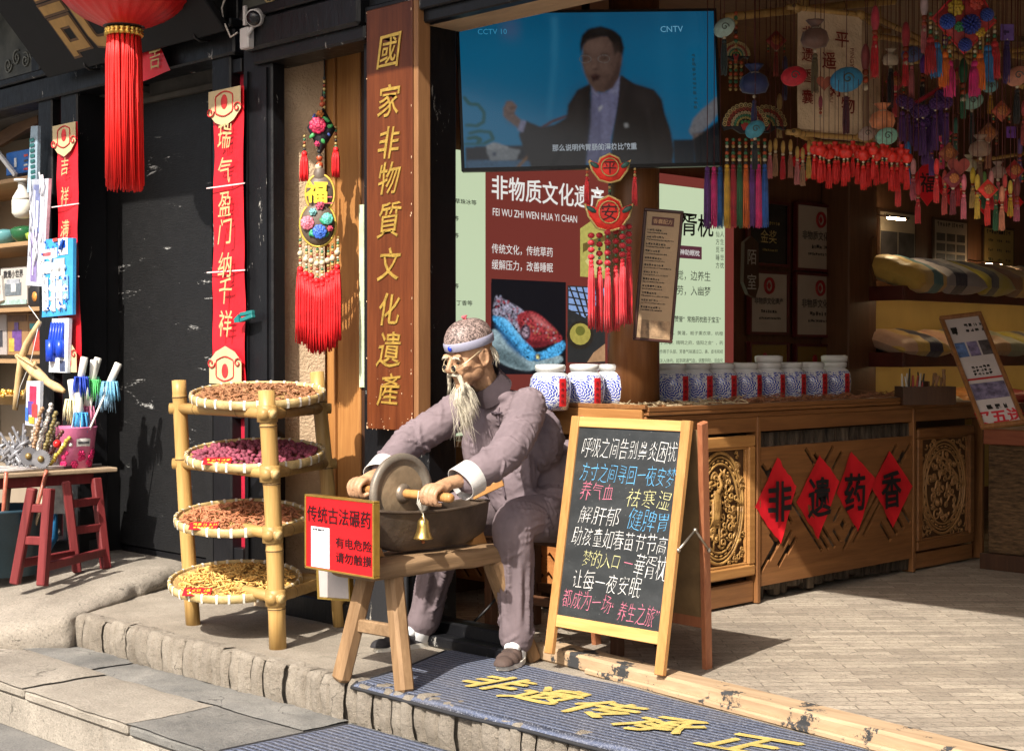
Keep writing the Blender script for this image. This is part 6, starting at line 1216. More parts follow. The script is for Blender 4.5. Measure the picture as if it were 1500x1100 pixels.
line('解肝郁', 'white', .09, .50, .46, .078); line('健脾胃', 'blue', .58, .98, .46, .086); line('助孩童如春苗节节高', 'white', .05, .98, .575, .082); line('梦的入口', 'yellow', .18, .56, .685, .068); line('一', 'pink', .58, .68, .685, .07); line('華胥枕', 'white', .69, 1.0, .69, .10); line('让每一夜安眠', 'white', .10, .78, .80, .085); line('都成为一场', 'pink', .02, .52, .905, .080); line('“养生之旅”', 'pink', .50, 1.02, .93, .085)
RL_, RR_ = at(874, 945, z=0), at(1036, 981, z=0); REDO = wood('red_oak', (.30, .10, .045), (.46, .19, .09), 2, 1, .5, .2)
TT = (TL + TR) / 2; xl = BL.x + .01; xr = BL.x + W_ - .01; tz_ = ht - .005
for x, rb in ((xl, RL_), (xr, RR_)): mb = MB(); mb.beam((rb.x, rb.y, 0), (x + .022 * (1 if x == xr else -1) * 0 + (.035 if x == xr else -.0), TT.y + .03, tz_), .024, .04, up=(0, 1, 0), bev=.003); mb.build('rear_leg', REDO, t)
k = .2; A_ = V((RL_.x, RL_.y, 0)).lerp(V((xl, TT.y + .03, tz_)), k); B2 = V((RR_.x, RR_.y, 0)).lerp(V((xr + .035, TT.y + .03, tz_)), k)
A3 = V((RL_.x, RL_.y, 0)).lerp(V((xl, TT.y + .03, tz_)), .97); B3 = V((RR_.x, RR_.y, 0)).lerp(V((xr + .035, TT.y + .03, tz_)), .97)
mb = MB(); mb.add([A_, B2, B3, A3, A_ + V((0, -.006, 0)), B2 + V((0, -.006, 0)), B3 + V((0, -.006, 0)), A3 + V((0, -.006, 0))], [(0, 1, 2, 3), (7, 6, 5, 4), (0, 4, 5, 1), (2, 6, 7, 3), (1, 5, 6, 2), (3, 7, 4, 0)]); mb.build('rear_panel', pbr('hardboard', (.20, .13, .06), .7), t)
mb = MB(); mb.beam(A_, B2, .024, .045, bev=.003); mb.build('rear_rail', REDO, t)
for x, rb in ((xr, RR_),):
    a = M @ V((W_ + .002, H_ * .49, 0)); c = V((rb.x, rb.y, 0)).lerp(V((xr + .035, TT.y + .03, tz_)), .5) + V((.018, 0, 0)); m_ = (a + c) / 2 + V((.006, 0, .075)); mb = MB(); mb.tube([a, m_], .005, 6); mb.tube([m_, c], .005, 6); [mb.ball(q, .009, 8, 6) for q in (a, m_, c)]; mb.build('hinge_stay', pbr('zinc', (.42, .38, .32), .35, .8), t)
# ------------------------------------------------------------------ mats
m, n, b = NT('ribbed_mat'); tcv = tex(n); wv = n.nodes.new('ShaderNodeTexWave'); wv.wave_type = 'BANDS'; wv.bands_direction = 'Y'; wv.inputs['Scale'].default_value = 11; wv.inputs['Distortion'].default_value = .6; wv.inputs['Detail'].default_value = 2; n.links.new(tcv, wv.inputs['Vector'])
fz = nz(n, tcv, 160, 3); c = mix(n, wv.outputs['Fac'], (.010, .014, .028), (.085, .105, .17)); c = mix(n, ramp(n, fz, [(.5, (0, 0, 0)), (.7, (.7, .7, .7))]), c, (.30, .32, .38)); c = mix(n, math_(n, 'MULTIPLY', ramp(n, nz(n, tcv, 3, 5), [(.45, (0, 0, 0)), (.75, (1, 1, 1))]), .35), c, (.16, .14, .12)); n.links.new(c, b.inputs['Base Color']); b.inputs['Roughness'].default_value = .95; bump(n, b, math_(n, 'ADD', wv.outputs['Fac'], fz), .8, .006); MAT_ = m
MATY = pbr('mat_yellow', (.46, .355, .105), .85, var=.2, vs=25, bp=.5, bs=120)
def mat(x_l, y_f, y_b, z, lab, nm, ends=6.0):
    t = thing(nm, lab, 'mat', (x_l(.5), y_f, z)); 
    def fn(u, v):
        xl_ = x_l(v); x = xl_ + (ends - xl_) * u; y = y_f + (y_b(x) - y_f) * v
        return (x, y + .006 * sin(x * 7) * (1 - v), z + .011 + .003 * noise.noise(V((x * 3, y * 3, 0))) - (.006 if v == 0 or u == 0 else 0) - (.014 * max(0, .04 - v) / .04))
    mb = MB(); mb.grid(fn, 150, 24); mb.build('carpet', MAT_, t)
    mb = MB(); mb.tube([V(fn(k / 150, 0)) + V((0, -.003, -.002)) for k in range(151)], .007, 5); mb.tube([V(fn(0, k / 24)) + V((-.002, 0, -.002)) for k in range(25)], .007, 5); mb.build('rubber_edge', pbr('rubber_edge', (.02, .02, .022), .7), t); return t
sl = dv.y / dv.x
t = mat(lambda v: 1.02 - .20 * v ** 1.5, -.745, lambda x: min(-.075, p0_.y - .035 + sl * (x - p0_.x) * .9 - .03), 0, 'dark grey ribbed door mat with large yellow characters on the platform', 'door_mat') if False else None
ty = at(777, 965, z=0)
t = mat(lambda v: 1.02 - .20 * v ** 1.5, -.745, lambda x: -.075 if x < 1.16 else min(-.075, ty.y - .05 + sl * (x - ty.x)), 0, 'dark grey ribbed door mat with large yellow characters on the platform', 'door_mat')
mb = MB(); M = FR((0, 0, .0146), (1, 0, 0), (0, 1, 0))
for ch, x, y in (('非', 1.44, -.385), ('遗', 1.71, -.40), ('传', 1.99, -.415), ('承', 2.27, -.44), ('正', 2.62, -.44)): write(mb, ch, x, y, .25, M, wob=.07, t=.001, shear=.05, fat=.026, slant=.16, sx=1.04)
mb.build('lettering', MATY, t)
mat(lambda v: 1.03 + .02 * v, -1.36, lambda x: -.785, -.142, 'second dark grey ribbed mat on the lower stone step at the bottom edge', 'step_mat')
# ------------------------------------------------------------------ the seated old man
def remesh(mb, voxel, smooth=3, fac=.5):
    o = mb.build('tmp', None, None, (0, 0, 0)); md = o.modifiers.new('r', 'REMESH'); md.mode = 'VOXEL'; md.voxel_size = voxel
    if smooth: sm = o.modifiers.new('s', 'SMOOTH'); sm.iterations = smooth; sm.factor = fac
    dg = bpy.context.evaluated_depsgraph_get(); dg.update(); me = bpy.data.meshes.new_from_object(o.evaluated_get(dg))
    r = MB(); r.v = [v.co.copy() for v in me.vertices]; r.f = [list(p.vertices) for p in me.polygons]; r.sm = [True] * len(r.f); r.n = [v.normal.copy() for v in me.vertices]
    bpy.data.objects.remove(o); bpy.data.meshes.remove(me); return r
def spl(pts, n=10):
    pts = [V(p) for p in pts]; out = []; P = [pts[0] * 2 - pts[1]] + pts + [pts[-1] * 2 - pts[-2]]
    for i in range(1, len(P) - 2):
        for k in range(n):
            t = k / n; a, b, c, d = P[i - 1:i + 3]; out.append(.5 * ((2 * b) + (c - a) * t + (2 * a - 5 * b + 4 * c - d) * t * t + (3 * b - a - 3 * c + d) * t ** 3))
    out.append(pts[-1]); return out
def limb(mb, pts, rs, n=14, k=8):
    P = spl(pts, k); Rr = [v.x for v in spl([(r, 0, 0) for r in rs], k)]; mb.tube(P, Rr, n); mb.ball(P[0], Rr[0] * .99, 12, 8); mb.ball(P[-1], Rr[-1] * .99, 12, 8)
PC = V((1.05, .3, 0))
man = thing('person', 'seated old man figure with white beard in mauve robe turning the grinding wheel', 'person', PC)
HC = V((1.05, -.165, 1.243)); th_ = R(19); fw = V((0, -cos(th_), -sin(th_))); upv = V((0, -sin(th_), cos(th_)))
H = Matrix(((-1, fw.x, upv.x, HC.x), (0, fw.y, upv.y, HC.y), (0, fw.z, upv.z, HC.z), (0, 0, 0, 1))) @ Matrix.Rotation(R(-4), 4, 'Z')
def h(x, y, z): return H @ V((x, y, z))
sk = MB()
def hb(x, y, z, rx, ry, rz): sk.lathe([(max(1e-3, sin(pi * i / 10)), -cos(pi * i / 10)) for i in range(11)], 16, M=H @ Matrix.Translation((x, y, z)) @ Matrix.Diagonal((rx, ry, rz, 1)))
hb(0, -.018, .025, .077, .098, .093); hb(0, .042, -.045, .060, .056, .082); hb(0, .050, -.092, .043, .045, .038); hb(0, .082, -.112, .020, .018, .017)
hb(0, -.03, -.03, .066, .075, .06)
for s in (-1, 1):
    hb(s * .040, .060, -.034, .024, .026, .020); hb(s * .032, .054, -.066, .026, .028, .030); hb(s * .031, .083, .016, .026, .013, .009); hb(s * .031, .076, -.003, .0165, .013, .010); hb(s * .030, .080, -.017, .015, .009, .005)
    hb(s * .0115, .108, -.040, .009, .010, .0075); hb(s * .045, .022, -.07, .020, .04, .034)
    e = [h(s * (.077 + .007 * (1 - cos(a)) * .5), -.012 + .017 * cos(a) - .006 * sin(a), -.018 + .032 * sin(a)) for a in [k * pi / 9 for k in range(19)]]; sk.tube(e, .0055, 7, cap=False); hb(s * .076, -.010, -.018, .006, .013, .024); hb(s * .079, .0, -.046, .007, .008, .009); hb(s * .0765, -.004, -.012, .005, .02, .028)
sk.tube([h(0, .085, .012), h(0, .103, -.008), h(0, .121, -.031), h(0, .119, -.040)], [.010, .0105, .0135, .010], 10); hb(0, .117, -.034, .0125, .012, .011)
hb(0, .085, -.070, .022, .014, .008); hb(0, .086, -.083, .018, .012, .007)
limb(sk, [h(0, -.03, -.05), V((1.05, -.075, 1.13)), V((1.05, .0, 1.05))], [.056, .054, .050])
NEARX, FARX = 1.29, .855; WZ = .712; WY = -.555
for s, xh, sh, el in ((1, NEARX, (1.235, .0, 1.03), (1.325, -.22, .86)), (-1, FARX, (.865, .0, 1.03), (.775, -.25, .87))):
    wr = V((xh + s * .012, -.445, .765)); limb(sk, [sh, el, wr], [.034, .032, .027]); pc = V((xh, -.535, .745))
    limb(sk, [wr, wr.lerp(pc, .5) + V((0, 0, .004)), pc + V((0, .012, 0))], [.027, .026, .03])
    M = Matrix.Translation(pc) @ Matrix.Rotation(R(20), 4, 'X'); sk.lathe([(max(1e-3, sin(pi * i / 10)), -cos(pi * i / 10)) for i in range(11)], 14, M=M @ Matrix.Diagonal((.046, .045, .021, 1)))
    for k in range(4):
        o = (k - 1.5) * .0235; x = xh + s * o; kn = V((x, -.578 + .006 * abs(k - 1.5), .752 - .004 * abs(k - 1.3))); q = (.95, 1, .97, .85)[k]
        limb(sk, [pc + V((s * o * .8, -.005, .002)), kn, V((x - s * .001, WY - .045 * q, WZ + .012)), V((x - s * .003, WY - .036 * q, WZ - .022)), V((x - s * .004, WY - .008, WZ - .029))], [.012, .0115, .0100, .0092, .0078], 9, 5)
    limb(sk, [pc + V((-s * .03, .028, -.004)), V((xh - s * .052, -.535, .722)), V((xh - s * .05, -.562, .698)), V((xh - s * .038, -.578, .690))], [.016, .0135, .0115, .009], 9, 5)
limb(sk, [(1.05, .36, .58), (1.05, .22, .78), (1.05, .06, .98)], [.11, .085, .07]); limb(sk, [(1.225, .02, 1.025), (1.05, .05, 1.01), (.875, .02, 1.025)], [.036, .05, .036])
LEG = {1: [(1.165, .36, .555), (1.225, -.075, .565), (1.20, -.045, .10)], -1: [(.93, .36, .555), (.845, -.08, .565), (.655, -.055, .10)]}
for s in (1, -1): limb(sk, LEG[s], [.06, .042, .026])
SKIN = pbr('weathered_skin', (.36, .195, .105), .5, var=.3, vs=14, bp=.35, bs=110, col2=(.50, .29, .165), spec=.45)
r = remesh(sk, .0042, 5)
for i, (p, n_) in enumerate(zip(r.v, r.n)): r.v[i] = p + n_ * (.0008 * noise.noise(p * 90) + .001 * noise.noise(p * 40))
r.build('body', SKIN, man)
EYE = pbr('eye_dark', (.02, .014, .01), .15, var=.1)
mb = MB()
for s in (-1, 1): mb.ball(h(s * .031, .0855, -.011), (.0095, .0065, .0045), 10, 6)
mb.build('eyes', EYE, man)
def disp(r, f):
    for i, (p, n_) in enumerate(zip(r.v, r.n)): r.v[i] = p + n_ * f(p)
    return r
def ridge(v): return (1 - abs(noise.noise(v)) * 1.8)
# jacket
jk = MB()
for c, rr in (((1.05, .36, .60), (.205, .17, .13)), ((1.05, .27, .72), (.195, .155, .15)), ((1.05, .15, .88), (.20, .14, .17)), ((1.05, .05, 1.0), (.195, .115, .10)), ((1.05, -.01, 1.065), (.10, .075, .045)), ((1.06, .06, .76), (.15, .09, .17)), ((1.075, .06, .66), (.13, .07, .10)), ((1.17, .22, .64), (.115, .17, .075)), ((.93, .22, .64), (.11, .17, .075)), ((1.20, .10, .628), (.10, .09, .05)), ((1.05, .42, .68), (.19, .12, .2)), ((.975, .0, .87), (.115, .095, .17))): jk.ball(c, rr, 20, 12)
ARM = {1: [(1.215, .01, 1.035), (1.285, -.11, .945), (1.325, -.235, .855), (1.308, -.40, .772)], -1: [(.885, .01, 1.035), (.815, -.12, .95), (.775, -.255, .865), (.828, -.415, .775)]}
for s in (1, -1): limb(jk, ARM[s], [.080, .080, .076, .063], 20)
r = remesh(jk, .0052, 6)
import numpy as np
from mathutils.kdtree import KDTree
def creases(r, lines, base=None):
    "push folds out of a cloth: each line is (points, width, height), tapered to its ends"
    X = np.array([tuple(p) for p in r.v]); D = np.zeros(len(X))
    for pts, w, a in lines:
        P = np.array([tuple(p) for p in pts]); n = len(P); tp = np.sin(np.linspace(.12, math.pi - .12, n)) ** .7
        lo, hi = P.min(0) - 3 * w, P.max(0) + 3 * w; idx = np.where(((X > lo) & (X < hi)).all(1))[0]
        if not len(idx): continue
        d = np.linalg.norm(X[idx][:, None, :] - P[None], axis=2); j = d.argmin(1); dm = d[np.arange(len(idx)), j]; D[idx] += a * tp[j] * (np.exp(-(dm / w) ** 2) - .45 * np.exp(-(dm / (2.3 * w)) ** 2))
    for i, (p, n_) in enumerate(zip(r.v, r.n)): r.v[i] = p + n_ * (float(D[i]) + (base(p) if base else 0))
    return r
def snapper(r):
    kd = KDTree(len(r.v)); [kd.insert(p, i) for i, p in enumerate(r.v)]; kd.balance()
    def f(pts, n=5):
        out = []
        for p in spl(pts, n):
            for _ in range(1): p = kd.find(p)[0]
            out.append(p)
        return out
    return f
rs = random.Random(21); lines = []
for s in (1, -1):
    P = spl(ARM[s], 14); n = len(P); Rr = [v.x for v in spl([(q, 0, 0) for q in (.080, .080, .076, .063)], 14)]
    for k in range(30):
        t0 = rs.choice((rs.gauss(.60, .10), rs.gauss(.85, .08), rs.gauss(.30, .12), rs.uniform(.05, .98))); f0 = rs.uniform(0, 2 * pi); ext = rs.uniform(.5, 1.3); sl_ = rs.choice((-1, 1)) * rs.uniform(.02, .12); pts = []
        for j in range(22):
            f = -ext + 2 * ext * j / 21; t_ = min(.995, max(.0, t0 + sl_ * f + .012 * sin(f * 5 + k))); q = t_ * (n - 1); i = min(n - 2, int(q)); c = P[i].lerp(P[i + 1], q - i); d = (P[i + 1] - P[i]).normalized(); u_ = d.orthogonal().normalized(); w_ = d.cross(u_); rr = Rr[i]; pts.append(c + (u_ * cos(f0 + f) + w_ * sin(f0 + f)) * rr)
        lines.append((pts, rs.uniform(.006, .010), rs.uniform(.007, .015)))
sn = snapper(r)
for a_, c_ in (((1.25, .04, .95), (1.27, .40, .72)), ((1.25, .08, .90), (1.26, .36, .60)), ((1.24, .10, .97), (1.22, .36, .86)), ((1.24, .05, .87), (1.24, .20, .66)), ((1.22, .02, .85), (1.20, .08, .64)), ((1.15, -.03, 1.05), (1.13, -.06, .80)), ((1.10, -.04, 1.0), (1.07, .0, .66)), ((.98, -.04, 1.0), (1.0, .0, .70)), ((1.24, .2, .72), (1.28, .44, .62)), ((1.18, .15, .68), (1.28, .34, .60)), ((1.2, -.01, 1.08), (1.26, .06, 1.02)), ((1.14, .12, 1.1), (1.24, .25, .95)), ((1.05, .2, 1.1), (1.2, .36, .85)), ((1.24, .15, .80), (1.27, .42, .78)), ((1.1, .0, .9), (1.18, .04, .72)), ((1.22, .3, .8), (1.25, .46, .55)), ((1.20, .0, .66), (1.30, .2, .63)), ((1.14, -.02, .94), (1.2, .0, .86)), ((1.2, .32, .68), (1.27, .4, .56))):
    a_, c_ = V(a_), V(c_); m_ = (a_ + c_) / 2 + V((rs.uniform(-.02, .02), rs.uniform(-.02, .02), -.02)); lines.append((sn([a_, m_, c_], 9), rs.uniform(.009, .014), rs.uniform(.009, .017)))
creases(r, lines, lambda p: -.005 + .004 * noise.noise(p * 9) + .0016 * max(0, 1 - abs(noise.noise(V((p.x * 20 + p.z * 9, p.y * 14, p.z * 26 - p.x * 8)))) * 3.2))
# an open neck: cut the cloth away where the collar stands
CLOTH = pbr('mauve_linen', (.176, .138, .151), .85, var=.16, vs=9, bp=.35, bs=60, bd=.005, spec=.1, stretch=(1, 1, .5))
jo = r.build('jacket', CLOTH, man)
mb = MB(); nk = [V((1.05, -.045, 1.065)), h(0, -.025, -.108)]
cA = V((1.05, -.05, 1.112)); dirn = (h(0, -.02, -.07) - cA).normalized(); x_ = V((1, 0, 0)); y_ = dirn.cross(x_).normalized()
mb.grid(lambda u, v: cA + x_ * (.076 - .008 * v) * sin(2 * pi * u + pi) + y_ * (.088 - .010 * v) * -cos(2 * pi * u + pi) + dirn * (.085 * v - .045), 40, 5)
mb.grid(lambda u, v: cA + x_ * (.071 - .008 * v) * sin(-2 * pi * u) + y_ * (.083 - .010 * v) * -cos(-2 * pi * u) + dirn * (.085 * v - .045), 40, 5)
mb.build('collar', pbr('shaded_collar', (.085, .064, .073), .8, var=.15, vs=12, bp=.3, bs=300), man)  # darker than the jacket cloth: shade at the neck put into the colour
dark_ = pbr('frog_button', (.05, .035, .045), .7)
def proj(x, z):
    best = None
    for p in r.v:
        if abs(p.x - x) < .008 and abs(p.z - z) < .008 and (best is None or p.y < best.y): best = p
    return best if best is not None else V((x, -.1, z))
pl = [proj(1.115 - .02 * k / 9, 1.03 - .38 * k / 9) + V((0, -.003, 0)) for k in range(10)]
mb = MB(); mb.tube(spl(pl, 3), .0045, 6); mb.build('placket', pbr('mauve_seam', (.12, .09, .105), .85), man)
for z in (1.0, .93, .85): q = proj(1.11, z); mb = MB(); mb.tube([q + V((-.03, -.006, .004)), q + V((0, -.009, 0)), q + V((.03, -.006, .003))], [.004, .0055, .004], 6); mb.ball(q + V((0, -.012, 0)), .0075, 8, 6); mb.build('frog_button', dark_, man)
CUFF = pbr('cuff_white', (.52, .50, .48), .85, var=.1, vs=14, bp=.5, bs=200)
for s in (1, -1):
    a, b_ = V(ARM[s][2]), V(ARM[s][3]); d = (b_ - a).normalized(); c0 = b_ - d * .018; c1 = b_ + d * .05; u_ = d.orthogonal().normalized(); w_ = d.cross(u_); mb = MB()
    mb.grid(lambda u, v: c0.lerp(c1, v) + (u_ * cos(2 * pi * u) + w_ * sin(2 * pi * u)) * (.069 - .002 * v + .004 * sin(2 * pi * u * 3 + s) * v), 36, 6)
    mb.grid(lambda u, v: c0.lerp(c1, v) + (u_ * cos(-2 * pi * u) + w_ * sin(-2 * pi * u)) * (.065 - .002 * v + .004 * sin(-2 * pi * u * 3 + s) * v), 36, 6)
    mb.tube([c1 + (u_ * cos(2 * pi * u / 36) + w_ * sin(2 * pi * u / 36)) * (.065 + .004 * sin(2 * pi * u / 36 * 3 + s)) for u in range(37)], .0025, 5); mb.build('cuff', CUFF, man)
# trousers
tr_ = MB()
for s in (1, -1):
    a, k_, f_ = (V(q) for q in LEG[s]); limb(tr_, [a, a.lerp(k_, .5) + V((0, 0, .012)), k_, k_.lerp(f_, .35), k_.lerp(f_, .7), f_ + V((0, 0, .005))], [.115, .105, .092, .078, .071, .074], 20)
tr_.ball((1.05, .38, .56), (.19, .15, .11), 18, 10)
r2 = remesh(tr_, .0055, 6)
rs = random.Random(5); lines = []; sn = snapper(r2)
for s in (1, -1):
    k_, f_ = V(LEG[s][1]), V(LEG[s][2])
    for k in range(9):
        a = k * .75 + rs.uniform(-.2, .2); t0, t1 = rs.uniform(.05, .45), rs.uniform(.75, 1.0); A_ = k_.lerp(f_, t0) + V((.08 * cos(a), .08 * sin(a), 0)); B_ = k_.lerp(f_, t1) + V((.075 * cos(a + rs.uniform(-.3, .3)), .075 * sin(a), 0)); lines.append((sn([A_, (A_ + B_) / 2, B_], 12), rs.uniform(.010, .014), rs.uniform(.010, .019)))
    for k in range(10):
        a = rs.uniform(0, 6.3); z = rs.choice((.16, .2, .13, .45, .5, .4)) + rs.uniform(-.03, .03); c = k_.lerp(f_, (k_.z - z) / (k_.z - f_.z)); lines.append((sn([c + V((.085 * cos(a + e), .085 * sin(a + e), e * .05)) for e in (-.6, 0, .6)], 8), .009, rs.uniform(.006, .011)))
    hx = k_.x + .06 * s
    for k in range(7): lines.append((sn([(hx, .08 + rs.uniform(-.03, .03), .50), (hx + .02 * s, .0, .53 + .02 * k), (k_.x + .05 * s * (1 - k / 5), -.12, .50 + .025 * k)], 9), .010, rs.uniform(.006, .013)))
    for k in range(5): lines.append((sn([(hx + rs.uniform(-.1, .03) * s, .34, .58 + rs.uniform(-.03, .08)), (hx, .2, .57 + .02 * k), (k_.x + .04 * s, .02, .60 + .01 * k)], 9), .012, rs.uniform(.007, .013)))
creases(r2, lines, lambda p: -.003 + .004 * noise.noise(p * 10)); r2.build('trousers', pbr('mauve_trousers', (.162, .127, .137), .88, var=.18, vs=10, bp=.35, bs=55, bd=.005, spec=.1, stretch=(1, 1, .5)), man)
# socks and cloth shoes
for s, heel, toe, col, nm in ((1, V((1.175, .0, 0)), V((1.30, -.225, 0)), (.075, .05, .042), 'shoe'), (-1, V((.655, -.005, 0)), V((.61, -.285, 0)), (.02, .018, .02), 'shoe')):
    zf = .015 if s == 1 else .0; d = (toe - heel).normalized(); w_ = V((-d.y, d.x, 0)); L = (toe - heel).length
    def outl(k, e=0): 
        out = []
        for i in range(28):
            a = 2 * pi * i / 28; t_ = .5 - .5 * cos(a); wd = (.036 + .014 * math.sin(pi * min(1, t_ * 1.15)) + (.006 if t_ > .5 else 0)) * k; out.append(heel + d * (t_ * L * (1 + e) - e * L / 2) + w_ * wd * (1 if a < pi else -1) * abs(sin(a)) ** .55)
        return out
    mb = MB(); o_ = outl(1.0); n0 = len(mb.v); mb.v += [p + V((0, 0, zf)) for p in o_] + [p + V((0, 0, zf + .020)) for p in o_]; q = len(o_); mb.f += [list(range(n0, n0 + q))[::-1], list(range(n0 + q, n0 + 2 * q))] + [[n0 + i, n0 + (i + 1) % q, n0 + q + (i + 1) % q, n0 + q + i] for i in range(q)]; mb.sm += [False] * (q + 2); sh = mb.build('sole', flat('sole_white', (.60, .57, .50), .7), None, heel); 
    bpy.data.objects.remove(sh)
    so = mb.build('sole', flat('sole_white', (.60, .57, .50), .7), man)
    mb = MB(); P = [heel + d * (L * t_) for t_ in (.10, .3, .5, .7, .9)]; 
    for p, (rw, rh) in zip(P, ((.040, .066), (.044, .062), (.048, .05), (.050, .042), (.040, .032))): mb.ball(p + V((0, 0, zf + .02)), 1, 14, 8, M=Matrix(((d.x, -d.y, 0, 0), (d.y, d.x, 0, 0), (0, 0, 1, 0), (0, 0, 0, 1))) @ Matrix.Diagonal((.05, rw, rh, 1)))
    rr_ = remesh(mb, .005, 5); rr_.v = [V((p.x, p.y, max(p.z, zf + .019))) for p in rr_.v]; rr_.build('shoe', pbr('shoe_cloth_%d' % s, col, .8, var=.3, vs=20, bp=.3, bs=200), man)
    mb = MB(); an = V(LEG[s][2]); mb.tube([an + V((0, 0, .06)), an + V((0, 0, .0)), an.lerp(heel + d * .1, .6) + V((0, 0, -.015))], [.042, .042, .046], 16); mb.ball(heel + d * (L * .42) + V((0, 0, zf + .062)), (.034, .034, .026)); mb.build('sock', flat('sock_white', (.66, .66, .66), .85), man)
# cap
m, n, b = NT('brocade'); v = tex(n); f = ramp(n, nz(n, v, 95, 3, .6, 1.5), [(.46, (.06, .042, .038)), (.54, (.32, .235, .21))]); n.links.new(f, b.inputs['Base Color']); b.inputs['Roughness'].default_value = .55; bump(n, b, nz(n, v, 95, 3, .6, 1.5), .3, .003)
CT_ = H @ Matrix.Translation((0, -.016, .048)) @ Matrix.Rotation(R(3), 4, 'X'); mb = MB()
prof = [(cos(a) ** .8 if a < 1.55 else .0, sin(a)) for a in [k * pi / 2 / 12 for k in range(13)]]
for k_, s_ in ((0, 1),): mb.lathe([(max(.001, p) * (1 - 0), z) for p, z in prof], 48, M=CT_ @ Matrix.Diagonal((.087, .108, .088, 1)), cap=False, flute=.012, fn=6)
mb.build('cap', m, man)
mb = MB(); mb.lathe([(1.0, -.020), (1.02, -.018), (1.03, .0), (1.025, .011), (1.0, .014)], 48, M=CT_ @ Matrix.Diagonal((.087, .108, 1, 1)), cap=False); mb.lathe([(.97, -.016), (1.0, -.020)], 48, M=CT_ @ Matrix.Diagonal((.087, .108, 1, 1)), cap=False); mb.build('cap_band', pbr('band_lilac', (.29, .29, .38), .6, var=.1, vs=10, bp=.2, bs=200), man)
mb = MB(); mb.ball(CT_ @ V((-.012, .112, -.004)), 1, 12, 8, M=H.to_3x3().to_4x4() @ Matrix.Diagonal((.011, .005, .011, 1))); mb.build('cap_jewel', pbr('jewel_blue', (.01, .04, .50), .15, var=.05), man)
mb = MB(); c = CT_ @ V((0, 0, .088)); 
for k in range(26): a = k * 2.4; mb.tube([c, c + V((.010 * cos(a), .010 * sin(a), .004 + .014 * ((k * .37) % 1)))], [.002, .003], 4)
mb.build('cap_pompom', pbr('pompom_pink', (.62, .13, .16), .7), man)
# spectacles low on the nose
WIRE = pbr('wire_gold', (.58, .47, .30), .35, .6); mb = MB(); LNS = MB()
for s in (-1, 1):
    c = h(s * .027, .112, -.026); M = H @ Matrix.Translation((s * .027, .113, -.026)) @ Matrix.Rotation(R(90 + 10), 4, 'X') @ Matrix.Rotation(R(0), 4, 'Y')
    mb.tube([M @ V((.0155 * cos(a), .0145 * sin(a), 0)) for a in [k * pi / 10 for k in range(21)]], .0014, 6); LNS.lathe([(.001, .0012), (.0148, .0), (.001, -.0012)], 20, M=M)
    mb.tube([h(s * .042, .108, -.026), h(s * .070, .075, -.010), h(s * .080, .01, .012), h(s * .080, -.012, .01)], .0022, 6)
mb.tube([h(-.012, .121, -.026), h(0, .128, -.022), h(.012, .121, -.026)], .0015, 5); mb.build('spectacle_frame', WIRE, man); LNS.build('spectacle_lens', pbr('lens_smoke', (.012, .012, .014), .08, var=.05), man)
# white hair: beard, moustache, brows, back of the head
HAIR = pbr('white_hair', (.58, .53, .42), .6, var=.25, vs=40, bp=0, spec=.3); rs = random.Random(11)
def strand(mb, pts, r0): mb.tube(spl(pts, 3), [r0 * (1 - .75 * k / (3 * (len(pts) - 1))) for k in range(3 * (len(pts) - 1) + 1)], 4)
mb = MB()
for k in range(180):
    a = rs.uniform(-1, 1); o = h(a * .025, .088 - .03 * abs(a) + rs.uniform(-.01, .006), -.088 - .024 * (1 - abs(a)) + rs.uniform(-.008, .006)); L = rs.uniform(.14, .215) * (1 - .35 * abs(a)); end = o + V((-a * .026 + .014 + rs.uniform(-.016, .016), .022 + rs.uniform(-.014, .02), -L)); mid = o.lerp(end, .4) + V((-a * .012, -.012 + rs.uniform(-.006, .006), 0))
    strand(mb, [o, o.lerp(mid, .5) + V((0, -.012, .0)), mid, end], .0022)
for k in range(26): o = h(rs.uniform(-.03, .03), .08, -.10); strand(mb, [o, o + V((rs.uniform(-.02, .02), -.02, -.06)), o + V((rs.uniform(-.035, .05), .0 + rs.uniform(-.02, .03), -.13)), o + V((rs.uniform(-.05, .07), .01 + rs.uniform(-.03, .04), -rs.uniform(.18, .26)))], .0012)
mb.build('beard', HAIR, man); mb = MB()
for s in (-1, 1):
    for k in range(70): o = h(s * rs.uniform(.002, .02), .112 + rs.uniform(-.005, .003), -.052 + rs.uniform(-.005, .004)); m_ = h(s * rs.uniform(.026, .040), .098 + rs.uniform(-.005, .006), -.064 + rs.uniform(-.006, .004)); e = h(s * rs.uniform(.038, .056), .085 + rs.uniform(-.006, .008), -.085) + V((0, -.005, -rs.uniform(.01, .06))); strand(mb, [o, m_, e], .0022)
mb.build('moustache', HAIR, man)
for s in (-1, 1):
    mb = MB()
    for k in range(30): x = rs.uniform(.012, .048); o = h(s * x, .095 - .25 * max(0, x - .025) + .0, .016 + rs.uniform(-.004, .004)); e = h(s * (x + rs.uniform(.006, .018)), .100 - .3 * max(0, x - .022), .012 - .5 * max(0, x - .03) + rs.uniform(-.004, .002)); strand(mb, [o, o.lerp(e, .5) + fw * .003, e], .0012)
    mb.build('eyebrow', HAIR, man)
mb = MB()
for k in range(120): a = rs.uniform(.5, 2.64) ; o = h(.074 * cos(a), -.02 - .085 * sin(a), -.005 + rs.uniform(-.02, .012)); e = o + V((rs.uniform(-.01, .02), .015 + rs.uniform(-.005, .02), -rs.uniform(.03, .06))); strand(mb, [o, o.lerp(e, .5) + V((.004, .006, 0)), e], .0022)
mb.build('hair', HAIR, man)
